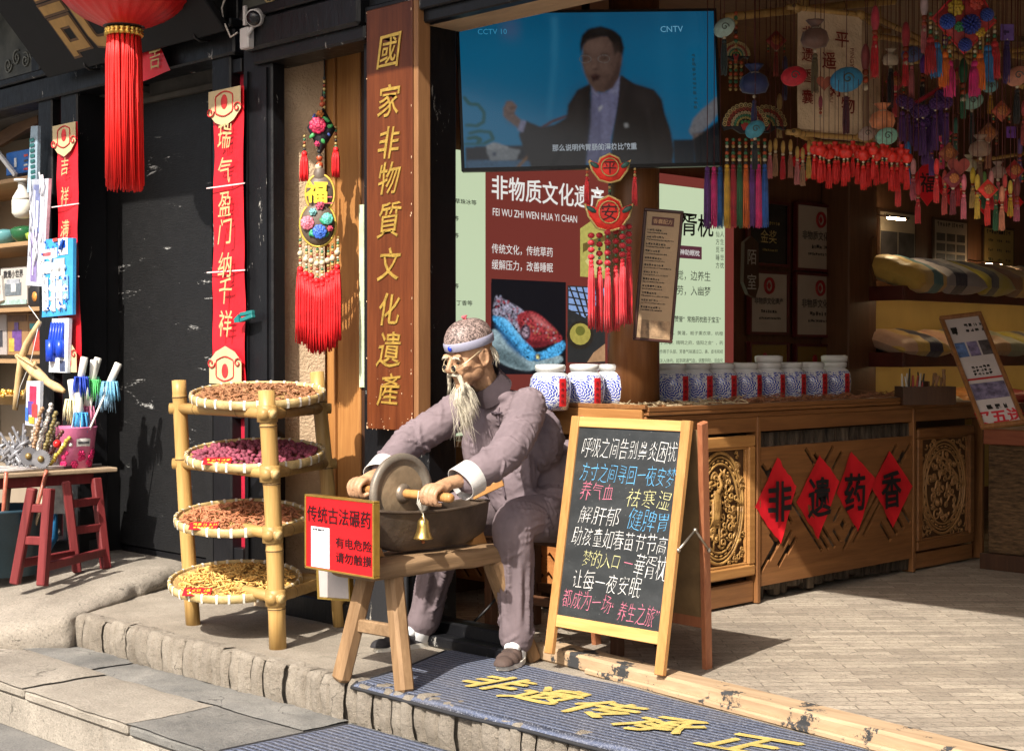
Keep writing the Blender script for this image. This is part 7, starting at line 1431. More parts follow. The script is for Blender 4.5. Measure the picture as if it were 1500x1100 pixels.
# the low seat he sits on
t = thing('low_stool', 'dark brown wooden stool under the seated old man', 'stool', (1.05, .48, .006)); ST = wood('stool_brown', (.07, .028, .013), (.15, .065, .03), 0, .8); STV = wood('stool_brown_leg', (.07, .028, .013), (.15, .065, .03), 2, .8)
mb = MB(); mb.box((.62, .30, .425), (1.44, .66, .458), bev=.005); mb.build('seat', ST, t)
for x in (.66, 1.40):
    for y in (.34, .62): mb = MB(); mb.beam((x, y, .006), (x, y, .424), .045, .045, up=(0, 1, 0), bev=.004); mb.build('leg', STV, t)
for y in (.34, .62): mb = MB(); mb.box((.684, y - .012, .16), (1.376, y + .012, .20), bev=.003); mb.build('rail', ST, t)
mb = MB(); mb.tube(spl([(.64, .56, .30), (.80, .20, .16), (.66, .16, .03), (.63, .16, .012)], 8), .006, 6); tag(mb.build('cable', flat('cable_black', (.012, .012, .012), .5), loc=(.7, .2, .1)), 'black electric cable hanging behind the bench legs', 'cable')
# ------------------------------------------------------------------ television
P = [at(x, y, D=d) for x, y, d in ((677, 252, 6.92), (1058, 243, 7.07), (1061, 13.5, 7.07), (676, 17, 6.92))]
t = thing('television', 'large flat television showing a man in a dark jacket, hung above the shop counter', 'television', P[0]); M = FR(P[0], P[1] - P[0], P[3] - P[0]); w = (P[1] - P[0]).length; hh = (P[3] - P[0]).length; f = .012
mb = MB(); mb.box((0, 0, -.045), (w, hh, -.004), M=M, bev=.008); mb.build('housing', pbr('tv_black', (.01, .01, .011), .35, var=.1), t)
mb = MB()
for q in (((0, 0, -.004), (w, f * 1.4, .004)), ((0, hh - f, -.004), (w, hh, .004)), ((0, f * 1.4, -.004), (f, hh - f, .004)), ((w - f, f * 1.4, -.004), (w, hh - f, .004))): mb.box(*q, M=M)
mb.build('bezel', pbr('tv_black', (.01, .01, .011), .35, var=.1), t)
def T_(zx, zy): return f + (w - 2 * f) * (zx - 98) / 1320, f * 1.4 + (hh - 2.4 * f) * (860 - zy) / 805
def SC(p): return ((p[0] - 98) / 1320, (p[1] - 55) / 805)
cv_ = Canvas(330, 200, (.002, .075, .155)); cv_.fill([(0, 0), (.3, 0), (.42, 1), (0, 1)], (.004, .105, .20), 40, .5); cv_.fill([(.7, .1), (1, 0), (1, .8), (.75, .8)], (.002, .09, .18), 30, .6); cv_.fill([(0, 0), (1, 0), (1, .12), (0, .12)], (.001, .05, .11), 18, .6)
for x0_ in (.36, .52, .78, .9): cv_.fill([(x0_, 0), (x0_ + .03, 0), (x0_ + .05, 1), (x0_ + .01, 1)], (.01, .12, .22), 8, .25)
cv_.fill([SC(q) for q in ((575, 75), (598, 75), (596, 200), (585, 330), (545, 612), (530, 612), (570, 320))], (.03, .16, .26), 3, .5); cv_.fill([SC(q) for q in ((340, 90), (378, 90), (378, 180), (340, 180))], (.12, .06, .12), 9, .6)
def scr(col, pts, lay, k=1.0): cv_.fill([SC(q) for q in pts], col, 1, 1, .12 if max(col) > .02 else 0)
def soft(col, pts, r=3, op=.7): cv_.fill([SC(q) for q in pts], col, r, op)
JK, SH, FC, HR = (.0085, .007, .007), (.085, .085, .145), (.066, .038, .029), (.0035, .003, .003)
scr((.004, .005, .008), [(105, 750), (470, 745), (560, 690), (640, 600), (640, 858), (105, 858)], 1); scr((.02, .055, .10), [(105, 822), (250, 818), (440, 828), (440, 858), (105, 858)], 2)
scr((.05, .013, .010), [(480, 660), (560, 615), (640, 590), (640, 603), (560, 630), (500, 668)], 2)
scr((.10, .11, .12), [(212, 752), (260, 738), (300, 752), (388, 772), (372, 800), (365, 822), (230, 822), (215, 780)], 3); scr((.14, .15, .16), [(210, 745), (250, 728), (275, 735), (320, 752), (330, 764), (220, 764)], 4); scr((.02, .03, .05), [(240, 780), (262, 778), (262, 802), (242, 800)], 5)
scr((.10, .05, .02), [(362, 858), (420, 800), (478, 745), (484, 750), (430, 810), (380, 858)], 5)
scr(SH, [(765, 440), (800, 482), (850, 470), (915, 388), (920, 480), (885, 620), (855, 720), (848, 846), (718, 846), (738, 720), (752, 560)], 3)
scr((.06, .06, .11), [(800, 482), (812, 482), (805, 640), (800, 846), (786, 846), (792, 640)], 4); scr((.11, .11, .17), [(765, 440), (800, 482), (795, 500), (762, 475)], 5); scr((.11, .11, .17), [(915, 388), (920, 440), (893, 497), (852, 478), (870, 455)], 5)
scr(JK, [(380, 690), (420, 618), (500, 655), (570, 640), (630, 605), (640, 540), (690, 462), (762, 428), (758, 520), (752, 640), (738, 740), (720, 858), (440, 858), (400, 760)], 4)
scr(JK, [(918, 386), (985, 432), (1090, 468), (1128, 520), (1142, 600), (1166, 680), (1182, 790), (1172, 858), (846, 858), (858, 730), (888, 600), (905, 500)], 6)
scr((.013, .010, .010), [(918, 386), (960, 430), (930, 520), (895, 640), (862, 720), (888, 600), (905, 500)], 7)
scr((.0035, .003, .003), [(640, 700), (652, 705), (560, 858), (530, 858)], 7); scr((.016, .013, .013), [(1040, 560), (1060, 570), (1100, 858), (1070, 858)], 7)
scr(FC, [(724, 280), (722, 330), (734, 380), (752, 428), (785, 474), (828, 478), (872, 452), (905, 400), (922, 330), (926, 250), (890, 180), (810, 170), (745, 195), (728, 230)], 7)
scr((.045, .025, .02), [(830, 470), (872, 452), (905, 400), (922, 330), (905, 330), (880, 390), (850, 430)], 8)
scr((.052, .029, .022), [(905, 270), (925, 262), (930, 300), (918, 340), (903, 345)], 9)
scr(HR, [(716, 272), (714, 220), (726, 172), (762, 140), (826, 128), (890, 148), (930, 186), (942, 245), (930, 292), (922, 270), (908, 262), (892, 285), (880, 220), (856, 182), (815, 186), (762, 200), (732, 228)], 10)
for e in (-1, 1):
    cx_ = 790 + 45 * e - (8 if e < 0 else 0); scr((.012, .008, .007), [(cx_ - 20, 278), (cx_ + 22, 270), (cx_ + 22, 276), (cx_ - 18, 285)], 9); scr((.02, .012, .010), [(cx_ - 14, 297), (cx_ + 16, 291), (cx_ + 14, 302), (cx_ - 12, 305)], 9)
    for a in range(24): cv_.oval(*SC((cx_ + 30 * cos(a * pi / 12), 300 + 20 * sin(a * pi / 12))), .0022, .0036, (.09, .08, .075), 0, .8)
scr((.085, .05, .038), [(776, 300), (790, 300), (798, 350), (770, 352)], 8); scr((.02, .011, .010), [(768, 352), (800, 350), (796, 358), (772, 358)], 9); scr((.016, .006, .006), [(760, 388), (790, 382), (812, 388), (800, 414), (772, 416)], 9); scr((.03, .012, .012), [(758, 386), (790, 380), (815, 386), (790, 390)], 10)
scr((.085, .055, .048), [(304, 590), (308, 548), (328, 512), (350, 512), (378, 540), (362, 580), (398, 615), (384, 660), (346, 630)], 5); scr((.05, .03, .025), [(332, 545), (376, 540), (372, 548), (345, 562)], 6); scr((.05, .03, .025), [(326, 575), (362, 575), (360, 582), (335, 588)], 6); scr((.11, .11, .17), [(398, 612), (422, 622), (402, 682), (374, 666)], 6)
scr((.10, .10, .11), [(1418, 510), (1340, 575), (1290, 625), (1262, 690), (1275, 715), (1340, 690), (1390, 640), (1418, 600)], 5); scr((.075, .055, .05), [(1282, 705), (1345, 690), (1394, 780), (1385, 828), (1350, 815), (1330, 832), (1300, 832), (1284, 790)], 6); scr((.3, .3, .3), [(1314, 770), (1360, 766), (1362, 780), (1316, 784)], 7)
scr((.005, .008, .012), [(1180, 735), (1290, 735), (1290, 858), (1180, 858)], 4); scr((.004, .005, .007), [(1285, 735), (1418, 640), (1418, 858), (1285, 858)], 4)
scr((.30, .30, .30), [(795, 560), (815, 545), (818, 552), (800, 578)], 8, .1); scr((.16, .16, .16), [(925, 645), (945, 642), (950, 660), (930, 668)], 8)
soft((.11, .066, .05), ((745, 215), (820, 200), (850, 240), (800, 275), (745, 270)), 4, .55); soft((.10, .06, .046), ((735, 320), (765, 315), (770, 370), (745, 385)), 4, .6); soft((.10, .06, .046), ((815, 325), (860, 320), (855, 370), (820, 372)), 4, .5)
soft((.022, .013, .011), ((770, 440), (830, 470), (905, 395), (925, 320), (895, 320), (870, 400), (830, 440)), 5, .75); soft((.028, .016, .013), ((812, 372), (830, 380), (822, 410), (812, 405)), 3, .5); soft((.03, .017, .014), ((742, 372), (756, 370), (760, 400), (748, 400)), 3, .5); soft((.045, .027, .022), ((880, 210), (912, 240), (905, 320), (875, 300)), 5, .6)
soft((.012, .011, .011), ((760, 150), (820, 138), (880, 165), (820, 165)), 3, .7); soft((.02, .017, .017), ((680, 480), (745, 450), (735, 600), (690, 720), (650, 640)), 9, .6); soft((.022, .018, .018), ((960, 440), (1080, 480), (1110, 560), (1010, 560)), 9, .6); soft((.002, .002, .002), ((1040, 620), (1062, 600), (1090, 858), (1050, 858)), 5, .8); soft((.017, .014, .014), ((1090, 620), (1130, 600), (1160, 780), (1110, 780)), 8, .6); soft((.003, .003, .003), ((720, 460), (760, 440), (755, 640), (735, 740), (720, 640)), 4, .6)
soft((.05, .05, .09), ((770, 560), (790, 540), (780, 840), (740, 840)), 5, .6); soft((.13, .13, .20), ((820, 520), (850, 500), (830, 720), (815, 720)), 5, .5); soft((.045, .03, .026), ((305, 590), (345, 630), (384, 660), (350, 600)), 4, .6); soft((.13, .085, .07), ((330, 518), (350, 515), (360, 540), (330, 550)), 3, .5)
for pts in (((110, 490), (135, 525), (180, 530), (208, 570), (205, 620), (170, 640), (110, 635)), ((105, 735), (200, 735), (250, 710), (235, 675), (180, 668), (125, 680)), ((120, 705), (160, 700), (185, 712), (170, 730))):
    for a_, b_ in zip(pts, pts[1:]):
        for k in range(14): cv_.oval(*SC((a_[0] + (b_[0] - a_[0]) * k / 14, a_[1] + (b_[1] - a_[1]) * k / 14)), .005, .008, (.0, .045, .045), 1, .7)
x0, y0_ = T_(98, 860); x1, y1_ = T_(1418, 55)
sc = cv_.build(M @ Matrix.Translation((x0, y0_, -.0036)), x1 - x0, y1_ - y0_, 'screen', t, .5, .18)
def ttxt(s, zx, zy, zh, col, k=1, nm='subtitle', sx=1, **kw):
    mb = MB(); x, y = T_(zx, zy); _, ya = T_(0, 0); _, yb_ = T_(0, zh); write(mb, s, x, y, ya - yb_, M, sx=sx, t=.0010, **kw); mb.build(nm, emit('scrtxt_%d' % int(col[0] * 100), col, k), sc)
ttxt('那么说明他胃肠的湿热比较重', 768, 765, 38, (.16, .18, .20), .9, sx=.92, bold=.02); ttxt('CNTV', 1192, 148, 46, (.07, .18, .26), .9, 'channel_mark'); ttxt('CCTV 10', 265, 150, 40, (.02, .13, .22), .9, 'channel_mark')
xx, yy = T_(1305, 430); mb = MB()
for k in range(12): x_, y_ = T_(1305, 290 + k * 25); scrib(mb, M, x_ - .012, x_ + .008, y_, .022, seed=k)
mb.build('side_caption', emit('scr_caption', (.005, .03, .05), .8), sc)
mb = MB(); q = M @ V((w / 2, hh * .7, -.06)); mb.tube([q, q + V((-.1, .1, 0)), V((q.x - .1, q.y + .1, 3.05))], .02, 8); mb.build('ceiling_mount', INK, t)
# ------------------------------------------------------------------ framed recipe board on the column
P = [at(x, y, D=6.82) for x, y in ((927, 498), (985, 503), (991, 311), (935, 304))]; t = thing('recipe_board', 'narrow dark framed recipe board hanging beside the wooden column', 'sign', P[0]); M = FR(P[0], P[1] - P[0], P[3] - P[0]); w = (P[1] - P[0]).length; hh = (P[3] - P[0]).length; f = .014
mb = MB()
for q in (((0, 0, -.02), (w, f, .006)), ((0, hh - f, -.02), (w, hh, .006)), ((0, f, -.02), (f, hh - f, .006)), ((w - f, f, -.02), (w, hh - f, .006))): mb.box(*q, M=M, bev=.003)
mb.build('frame', pbr('recipe_frame', (.045, .014, .010), .35), t); mb = MB(); mb.box((f, f, -.018), (w - f, hh - f, 0), M=M); mb.build('sheet', pbr('recipe_sheet', (.34, .235, .135), .5, var=.08, vs=5), t)
mb = MB(); mb.box((w * .22, hh * .875, .0005), (w * .78, hh * .94, .0015), M=M); mb.build('title_badge', pbr('recipe_badge', (.08, .02, .012), .4), t); mb = MB(); write(mb, '香囊配方', w * .5, hh * .907, w * .125, M, t=.002, bold=.01); mb.build('title', pbr('recipe_title', (.42, .25, .13), .5), t)
mb = MB(); nums = '一二三四五六七八九十'
for k in range(12): y = hh * (.84 - .053 * k); scrib(mb, M, w * .12, w * (.45 + .12 * (k % 3) * .5), y, w * .06, seed=k + 50); scrib(mb, M, w * .12, w * (.6 + .07 * ((k * 3) % 4)), y - hh * .022, w * .035, seed=k + 90)
mb.build('lettering', INKL, t); mb = MB(); mb.box((w * .1, hh * .03, .0004), (w * .9, hh * .16, .001), M=M); mb.build('printed_picture', pbr('recipe_pic', (.28, .18, .10), .5, var=.6, vs=30), t)
mb = MB(); q = M @ V((w * .1, hh * .6, -.02)); mb.tube([q, V((.72, cy - .02, q.z))], .008, 6); mb.build('bracket', INK, t)
# ------------------------------------------------------------------ things hanging under the shop ceiling
def cord(parent, p, top=3.05, r=.0018, mat=None): mb = MB(); mb.tube([p, V((p.x, p.y, top))], r, 4); mb.build('cord', mat or pbr('cord_dark', (.10, .02, .02), .6), parent)
def cloth(c, d=0):
    c = tuple(min(.8, v * 1.35) for v in c)
    return pbr('silk_%d_%d_%d' % tuple(int(v * 200) for v in c), c, .5, var=.3, vs=25, bp=.4, bs=120, sheen=.2)
def tass(parent, o, L, r, c, sd=0, n=14): tassel('tassel', cloth(c), parent, o, L, r, n, True, sd)
# peace pendant: two ingots, beads, tassels
D_ = 6.6; t = thing('ingot_pendant', 'red ingot shaped pendant with gold rim and many red tassels hanging before the column', 'pendant', at(893, 320, D=D_)); RT = _R
def ingot(px, py, wpx, hpx, ch):
    c = at(px, py, D=D_); s = D_ / FPX; w_, h_ = wpx * s / 2, hpx * s / 2; M = FR(c, _R, (0, 0, 1)); pts = [(-w_, h_ * .55), (-w_ * .6, h_ * .15), (-w_ * .45, h_ * .7), (0, h_ * 1.0), (w_ * .45, h_ * .7), (w_ * .6, h_ * .15), (w_, h_ * .55), (w_ * .85, -h_ * .15), (w_ * .5, -h_ * .8), (0, -h_), (-w_ * .5, -h_ * .8), (-w_ * .85, -h_ * .15)]
    P3 = [M @ V((x, y, 0)) for x, y in pts]; mb = MB(); nrm = (M.to_3x3() @ V((0, 0, 1)))
    for sg in (-1, 1):
        mb.grid(lambda u, v, sg=sg: (lambda q: c + (q - c) * v + nrm * (sg * .022 * math.sqrt(max(0, 1 - v * v))))(P3[int(u * 12) % 12].lerp(P3[(int(u * 12) + 1) % 12], u * 12 - int(u * 12))), 36, 7)
    mb.build('ingot', cloth((.55, .02, .012)), t); mb = MB(); mb.tube(P3 + [P3[0]], .006, 6); mb.tube([M @ V((w_ * .42 * cos(a), h_ * .05 + h_ * .62 * sin(a), .022)) for a in [k * pi / 12 for k in range(25)]], .003, 5); mb.build('gold_rim', GOLDINK, t)
    mb = MB(); write(mb, ch, 0, h_ * .05, h_ * 1.0, M, t=.024); mb.build('character', pbr('ingot_char', (.03, .006, .005), .5), t)
    for sg in (-1, 1): mb = MB(); mb.tube([M @ V((sg * w_ * k, h_ * (.1 + .4 * (k - .6) * 2), .016)) for k in (.55, .7, .85, .95)], [.006, .012, .010, .004], 6); mb.build('side_embroidery', pbr('ing_green', (.04, .12, .10), .5), t)
ingot(893, 247, 60, 42, '平'); ingot(892, 313, 70, 52, '安'); beads(at(893, 270, D=D_), 5, .008, t, (5, 1, 2))
for px in (860, 930): beads(at(px, 248, D=D_), 4, .007, t, (1, 3)); tass(t, at(px, 262, D=D_), .12, .012, (.45, .015, .02), px)
for i, px in enumerate((866, 878, 890, 902, 912, 921)):
    y0_ = 342 - 3 * i + 2 * (i % 2); y1_ = (384, 394, 396, 392, 382, 372)[i]; n_ = 4
    for k in range(n_):
        q = at(px, y0_ + (y1_ - y0_) * (k + .3) / n_, D=D_ + .05 * (i % 2)); mb = MB(); mb.ball(q, (.016, .016, .013), 8, 6); mb.build('pompom', cloth((.33, .012, .02)), t); mb = MB(); mb.ball(q - V((0, 0, .02)), .007, 7, 5); mb.build('bead', BEADC[2], t)
    q = at(px, y1_, D=D_ + .05 * (i % 2)); tass(t, q, q.z - at(px, (483, 487, 488, 486, 480, 476)[i], D=D_).z, .015, (.42, .012, .02), i, 18)
# bamboo rack and poles
t = thing('bamboo_rack', 'bamboo poles lashed under the shop ceiling to hang charms from', 'rack', at(1280, 40, D=7.4))
for x0, y0_, d0, x1, y1_, d1, r_ in ((1062, 26, 7.1, 1310, 2, 7.5, .02), (1262, 50, 7.4, 1500, 84, 7.7, .014), (1285, 28, 7.2, 1500, 128, 7.0, .013), (1330, 92, 7.6, 1520, 70, 8.1, .013), (1178, -30, 7.25, 1179, 20, 7.25, .022), (1420, 70, 7.8, 1500, 85, 7.8, .012), (1360, 245, 8.0, 1500, 225, 8.2, .010)):
    bamboo('pole', at(x0, y0_, D=d0), at(x1, y1_, D=d1), r_, t, gap=.3)
mb = MB()
for x, y, d in ((1180, 12, 7.3), (1285, 46, 7.35), (1440, 75, 7.6)): q = at(x, y, D=d); mb.tube([q, V((q.x, q.y, 3.05))], .005, 5)
mb.build('hanging_rope', BAMBOOD, t)
mb = MB(); p, q = at(1440, 62, D=8.6), at(1560, -20, D=8.6); mb.box((0, 0, 0), ((q - p).dot(_R), q.z - p.z, .02), M=FR(p, _R, (0, 0, 1))); tag(mb.build('woven_panel', pbr('woven_matting', (.10, .065, .028), .7, var=.5, vs=40, bp=.8, bs=60, col2=(.17, .115, .05)), loc=p), 'woven bamboo matting panel under the ceiling at the upper right', 'matting')
# cloth lantern on its bamboo frame
LC = [at(x, y, D=d) for x, y, d in ((1168, 202, 7.0), (1262, 202, 7.15), (1278, 16, 7.15), (1170, 38, 7.0))]; t = thing('cloth_lantern', 'beige cloth lantern with red lettering on a bamboo frame above the counter', 'lantern', LC[0]); nb = V((0, .38, 0)) + _F * .1; nb = V((-.12, .36, 0))
LN = pbr('lantern_cloth', (.68, .53, .36), .85, var=.14, vs=6, bp=.6, bs=22, bd=.02); zt_, zb_ = (LC[2].z + LC[3].z) / 2, (LC[0].z + LC[1].z) / 2
A_, B_ = V((LC[0].x, LC[0].y, 0)), V((LC[1].x, LC[1].y, 0)); corners = [A_, B_, B_ + nb, A_ + nb]; zt_ = at(1225, 18, D=7.07).z; zb_ = at(1225, 198, D=7.07).z
mb = MB()
for a, b_ in zip(corners, corners[1:] + corners[:1]): mb.grid(lambda u, v, a=a, b_=b_: a.lerp(b_, u) + V((0, 0, zb_ + .02 + (zt_ - zb_ - .03) * v)) + ((corners[0] + corners[2]) / 2 - a.lerp(b_, u)) * (.045 * sin(pi * u) * (1 - .5 * sin(pi * v)) + .02 * noise.noise(V((u * 4, v * 4, a.x * 9)))), 14, 12)
mb.build('cloth_side', LN, t)
for z in (zb_, zt_):
    for a, b_ in zip(corners, corners[1:] + corners[:1]): d = (b_ - a).normalized(); bamboo('frame_pole', a - d * .06 + V((0, 0, z)), b_ + d * .06 + V((0, 0, z)), .013, t, gap=.25)
mb = MB()
for z in (zb_, zt_):
    for c in corners: mb.ball(c + V((0, 0, z)), .022, 8, 6)
mb.build('rope_lashing', BAMBOOD, t)
for c in corners[:3:2]: cord(t, c + V((0, 0, zt_)), mat=BAMBOOD, r=.004)
w = (B_ - A_).length; M = FR(A_ + V((0, 0, zb_)), B_ - A_, (0, 0, 1)); M = M @ Matrix.Translation((0, 0, .012)); hh = zt_ - zb_; LR = pbr('lantern_red_ink', (.20, .02, .015), .6); mb = MB()
for ch, x, y in (('平', .66, .78), ('遥', .46, .60), ('好', .58, .38), ('物', .76, .25)): write(mb, ch, w * x, hh * y, hh * .145, M, bold=.01, wob=.04)
write(mb, 'PINGYAO', w * .82, hh * .62, hh * .055, M @ Matrix.Translation((w * .82, hh * .6, 0)) @ Matrix.Rotation(R(-90), 4, 'Z') @ Matrix.Translation((-w * .82, -hh * .62, 0))); write(mb, 'HAOWU', w * .5, hh * .36, hh * .05, M @ Matrix.Translation((w * .5, hh * .36, 0)) @ Matrix.Rotation(R(-90), 4, 'Z') @ Matrix.Translation((-w * .5, -hh * .36, 0)))
for k, ch in enumerate('非遗香囊'): write(mb, ch, w * .13, hh * (.80 - .17 * k), hh * .12, M, bold=.01, wob=.05)
mb.build('lettering', LR, t)
# embroidered fan charms with long ribbons
def fan(px, py, D, wpx, lab, seed):
    c = at(px, py, D=D); s = D / FPX; Rw = wpx * s / 2; t = thing('fan_pendant', lab, 'pendant', c); M = FR(c, _R, (0, 0, 1)); mb = MB()
    pts = [(Rw * cos(a), Rw * 1.0 * sin(a)) for a in [pi * k / 20 for k in range(21)]] + [(-Rw * .9, -Rw * .18), (-Rw * .55, -Rw * .08), (-Rw * .2, -Rw * .30), (Rw * .2, -Rw * .30), (Rw * .55, -Rw * .08), (Rw * .9, -Rw * .18)]
    mb.prism(pts, .03, M @ Matrix.Translation((0, 0, -.03))); mb.build('fan', EMB, t)
    cols = ((.42, .32, .14), (.30, .05, .03), (.42, .34, .2), (.05, .18, .10), (.38, .30, .10))
    for ring, (rad, nn, rr) in enumerate(((.90, 15, .085), (.74, 13, .075), (.58, 13, .05), (.46, 13, .035), (.36, 11, .03))):
        mb = MB()
        for k in range(nn): a = pi * (k + .5) / nn; mb.tube([M @ V((Rw * (rad * cos(a) + rr * cos(q)), Rw * (rad * sin(a) + rr * 1.1 * sin(q)), .003)) for q in [i * pi / 5 for i in range(11)]], .0028, 4); mb.ball(M @ V((Rw * rad * cos(a), Rw * rad * sin(a), .002)), Rw * rr * .45, 7, 5)
        mb.build('scale_embroidery', pbr('fan_thread_%d' % ring, cols[ring], .45, var=.3, vs=50), t)
    mb = MB(); mb.prism([(0, Rw * .30), (Rw * .2, Rw * .05), (Rw * .1, -.02), (-Rw * .1, -.02), (-Rw * .2, Rw * .05)], .006, M); mb.build('bird_embroidery', pbr('bird_red', (.32, .03, .03), .5), t); mb = MB(); mb.ball(M @ V((0, Rw * .2, .006)), (Rw * .07,) * 3, 8, 6); mb.ball(M @ V((-Rw * .14, Rw * .16, .004)), (Rw * .08,) * 3, 8, 6); mb.ball(M @ V((Rw * .14, Rw * .16, .004)), (Rw * .08,) * 3, 8, 6); mb.build('bird_embroidery', pbr('bird_green', (.06, .22, .07), .5), t)
    cord(t, c + V((0, 0, Rw))); return t, c, Rw, M
t, c, Rw, M = fan(1092, 185, 6.95, 68, 'large black fan shaped embroidered pendant with seven long coloured ribbon tassels right of the television', 1)
RIB = ((.42, .24, .02), (.28, .01, .02), (.015, .09, .03), (.50, .10, .012), (.085, .02, .14), (.48, .02, .12), (.01, .07, .27))
for i, cc in enumerate(RIB):
    px = 1065 + i * 9.2; q = at(px, 205, D=6.95); beads(q, 8, .010, t, ((3, 2, 4, 5), (2, 3, 1, 5))[i % 2], .0155); q2 = at(px, 244, D=6.95); tass(t, q2, q2.z - at(px, 335, D=6.95).z, .015, cc, i, 20)
t, c, Rw, M = fan(1122, 185, 7.35, 62, 'second fan pendant with yellow scale embroidery behind the large one', 2)
t, c, Rw, M = fan(1078, 82, 7.1, 42, 'small black fan pendant with gold embroidery above the large one', 3); beads(at(1078, 20, D=7.1), 14, .012, t, (3, 2, 1, 0, 5), .022)
for px in (1070, 1078, 1086): beads(at(px, 92, D=7.1), 8, .010, t, (3, 1, 2), .018)
t = thing('ribbon_tassels', 'purple, pink and blue long tassels hanging at the lower right corner of the television', 'tassel', at(1044, 300, D=7.15))
for i, (px, cc) in enumerate(((1036, (.085, .02, .14)), (1046, (.48, .02, .14)), (1055, (.01, .07, .22)))): q = at(px, 248, D=7.0); tass(t, q, q.z - at(px, 336, D=7.0).z, .016, cc, px, 20); cord(t, q)
# small charms: sachet (pouch, shell, heart, ball) with tassel
def charm(kind, px, py, D, size, c1, c2, lab, tl=60, top=None):
    c = at(px, py, D=D); s = D / FPX * size; t = thing('sachet_charm', lab, 'charm', c, 'charms hanging under the shop ceiling'); M = FR(c, _R, (0, 0, 1)); mb = MB(); rs = random.Random(px * 3 + py)
    if kind == 'pouch':
        mb.lathe([(.05, -.9), (.75, -.75), (.95, -.3), (.8, .2), (.32, .5), (.25, .58), (.5, .85), (.62, 1.0), (.4, .95)], 18, M=M @ Matrix.Diagonal((s * .5, s * .5, s * .4, 1)) @ Matrix.Rotation(R(-90), 4, 'X'), flute=.08, fn=7)
        mb.build('pouch', cloth(c1), t); mb = MB(); mb.tube([M @ V((s * .16 * cos(a), s * .22, s * .16 * sin(a))) for a in [k * pi / 6 for k in range(13)]], s * .03, 5); mb.tube([M @ V((-s * .1, s * .2, s * .16)), M @ V((-s * .25, -s * .1, s * .25)), M @ V((-s * .18, -s * .3, s * .22))], s * .02, 4); mb.build('drawstring', flat('draw_cream', (.42, .38, .30), .6), t)
    elif kind == 'shell':
        mb.ball(c, 1, 18, 10, M=M.to_3x3().to_4x4() @ Matrix.Rotation(R(rs.uniform(10, 40)), 4, 'Z') @ Matrix.Diagonal((s * .62, s * .46, s * .22, 1))); mb.build('shell', cloth(c1), t); mb = MB(); mb.tube(spiral((0, 0), s * .22, 1.3, M @ Matrix.Translation((0, 0, s * .22))), s * .025, 4); mb.build('scroll', pbr('charm_scroll', dark(c1, .25), .5), t)
    elif kind == 'heart':
        mb.prism([(s * .5 * .062 * 16 * sin(a) ** 3, s * .5 * .062 * (13 * cos(a) - 5 * cos(2 * a) - 2 * cos(3 * a) - cos(4 * a))) for a in [k * pi / 16 for k in range(32)]], s * .2, M); mb.build('heart', cloth(c1), t)
    elif kind == 'diamond':
        P4 = [M @ V(q) for q in ((0, s * .62, 0), (s * .6, 0, 0), (0, -s * .62, 0), (-s * .6, 0, 0))]; cushion(P4, c, s * .2).build('cushion', cloth(c1), t); flower(c - _F * s * .2, s * .3, (.45, .16, .05), t)
        for k in (-1, 1): beads(M @ V((k * s * .45, -s * .3, 0)), 3, s * .08, t, (1, 2, 3))
    elif kind == 'strip':
        mb.ball(c, (s * .16, s * .16, s * .5), 10, 8); mb.build('bud', cloth(c1), t); beads(c - V((0, 0, s * .5)), 3, s * .14, t, (0, 3, 4))
    elif kind == 'tag':
        mb.box((-s * .5, -s * .6, 0), (s * .5, s * .6, s * .12), M=M, bev=s * .05); mb.build('pad', cloth(c1), t); mb = MB(); scrib(mb, M @ Matrix.Translation((0, 0, s * .125)), -s * .3, s * .2, 0, s * .5, seed=px); mb.build('pad_marks', pbr('pad_mark', dark(c1, .3), .5), t)
    cord(t, c + V((0, 0, s * .3)), top=top or 3.05)
    if c2 is not None:
        q = c - V((0, 0, s * .62)); beads(q + V((0, 0, s * .1)), 1, .010, t, (4,)); tass(t, q - V((0, 0, .01)), tl * D / FPX, .0165 * max(.8, min(1.25, tl / 55)), c2, px, 16)
    return t
TQ, NV, RD, BR_, OR, VI, CR, PK, BL_, GN = (.10, .30, .28), (.02, .03, .10), (.45, .012, .02), (.18, .09, .05), (.55, .17, .06), (.12, .035, .26), (.45, .38, .28), (.48, .14, .15), (.02, .13, .32), (.015, .09, .04)
DKG, BK = (.02, .035, .035), (.012, .012, .014)
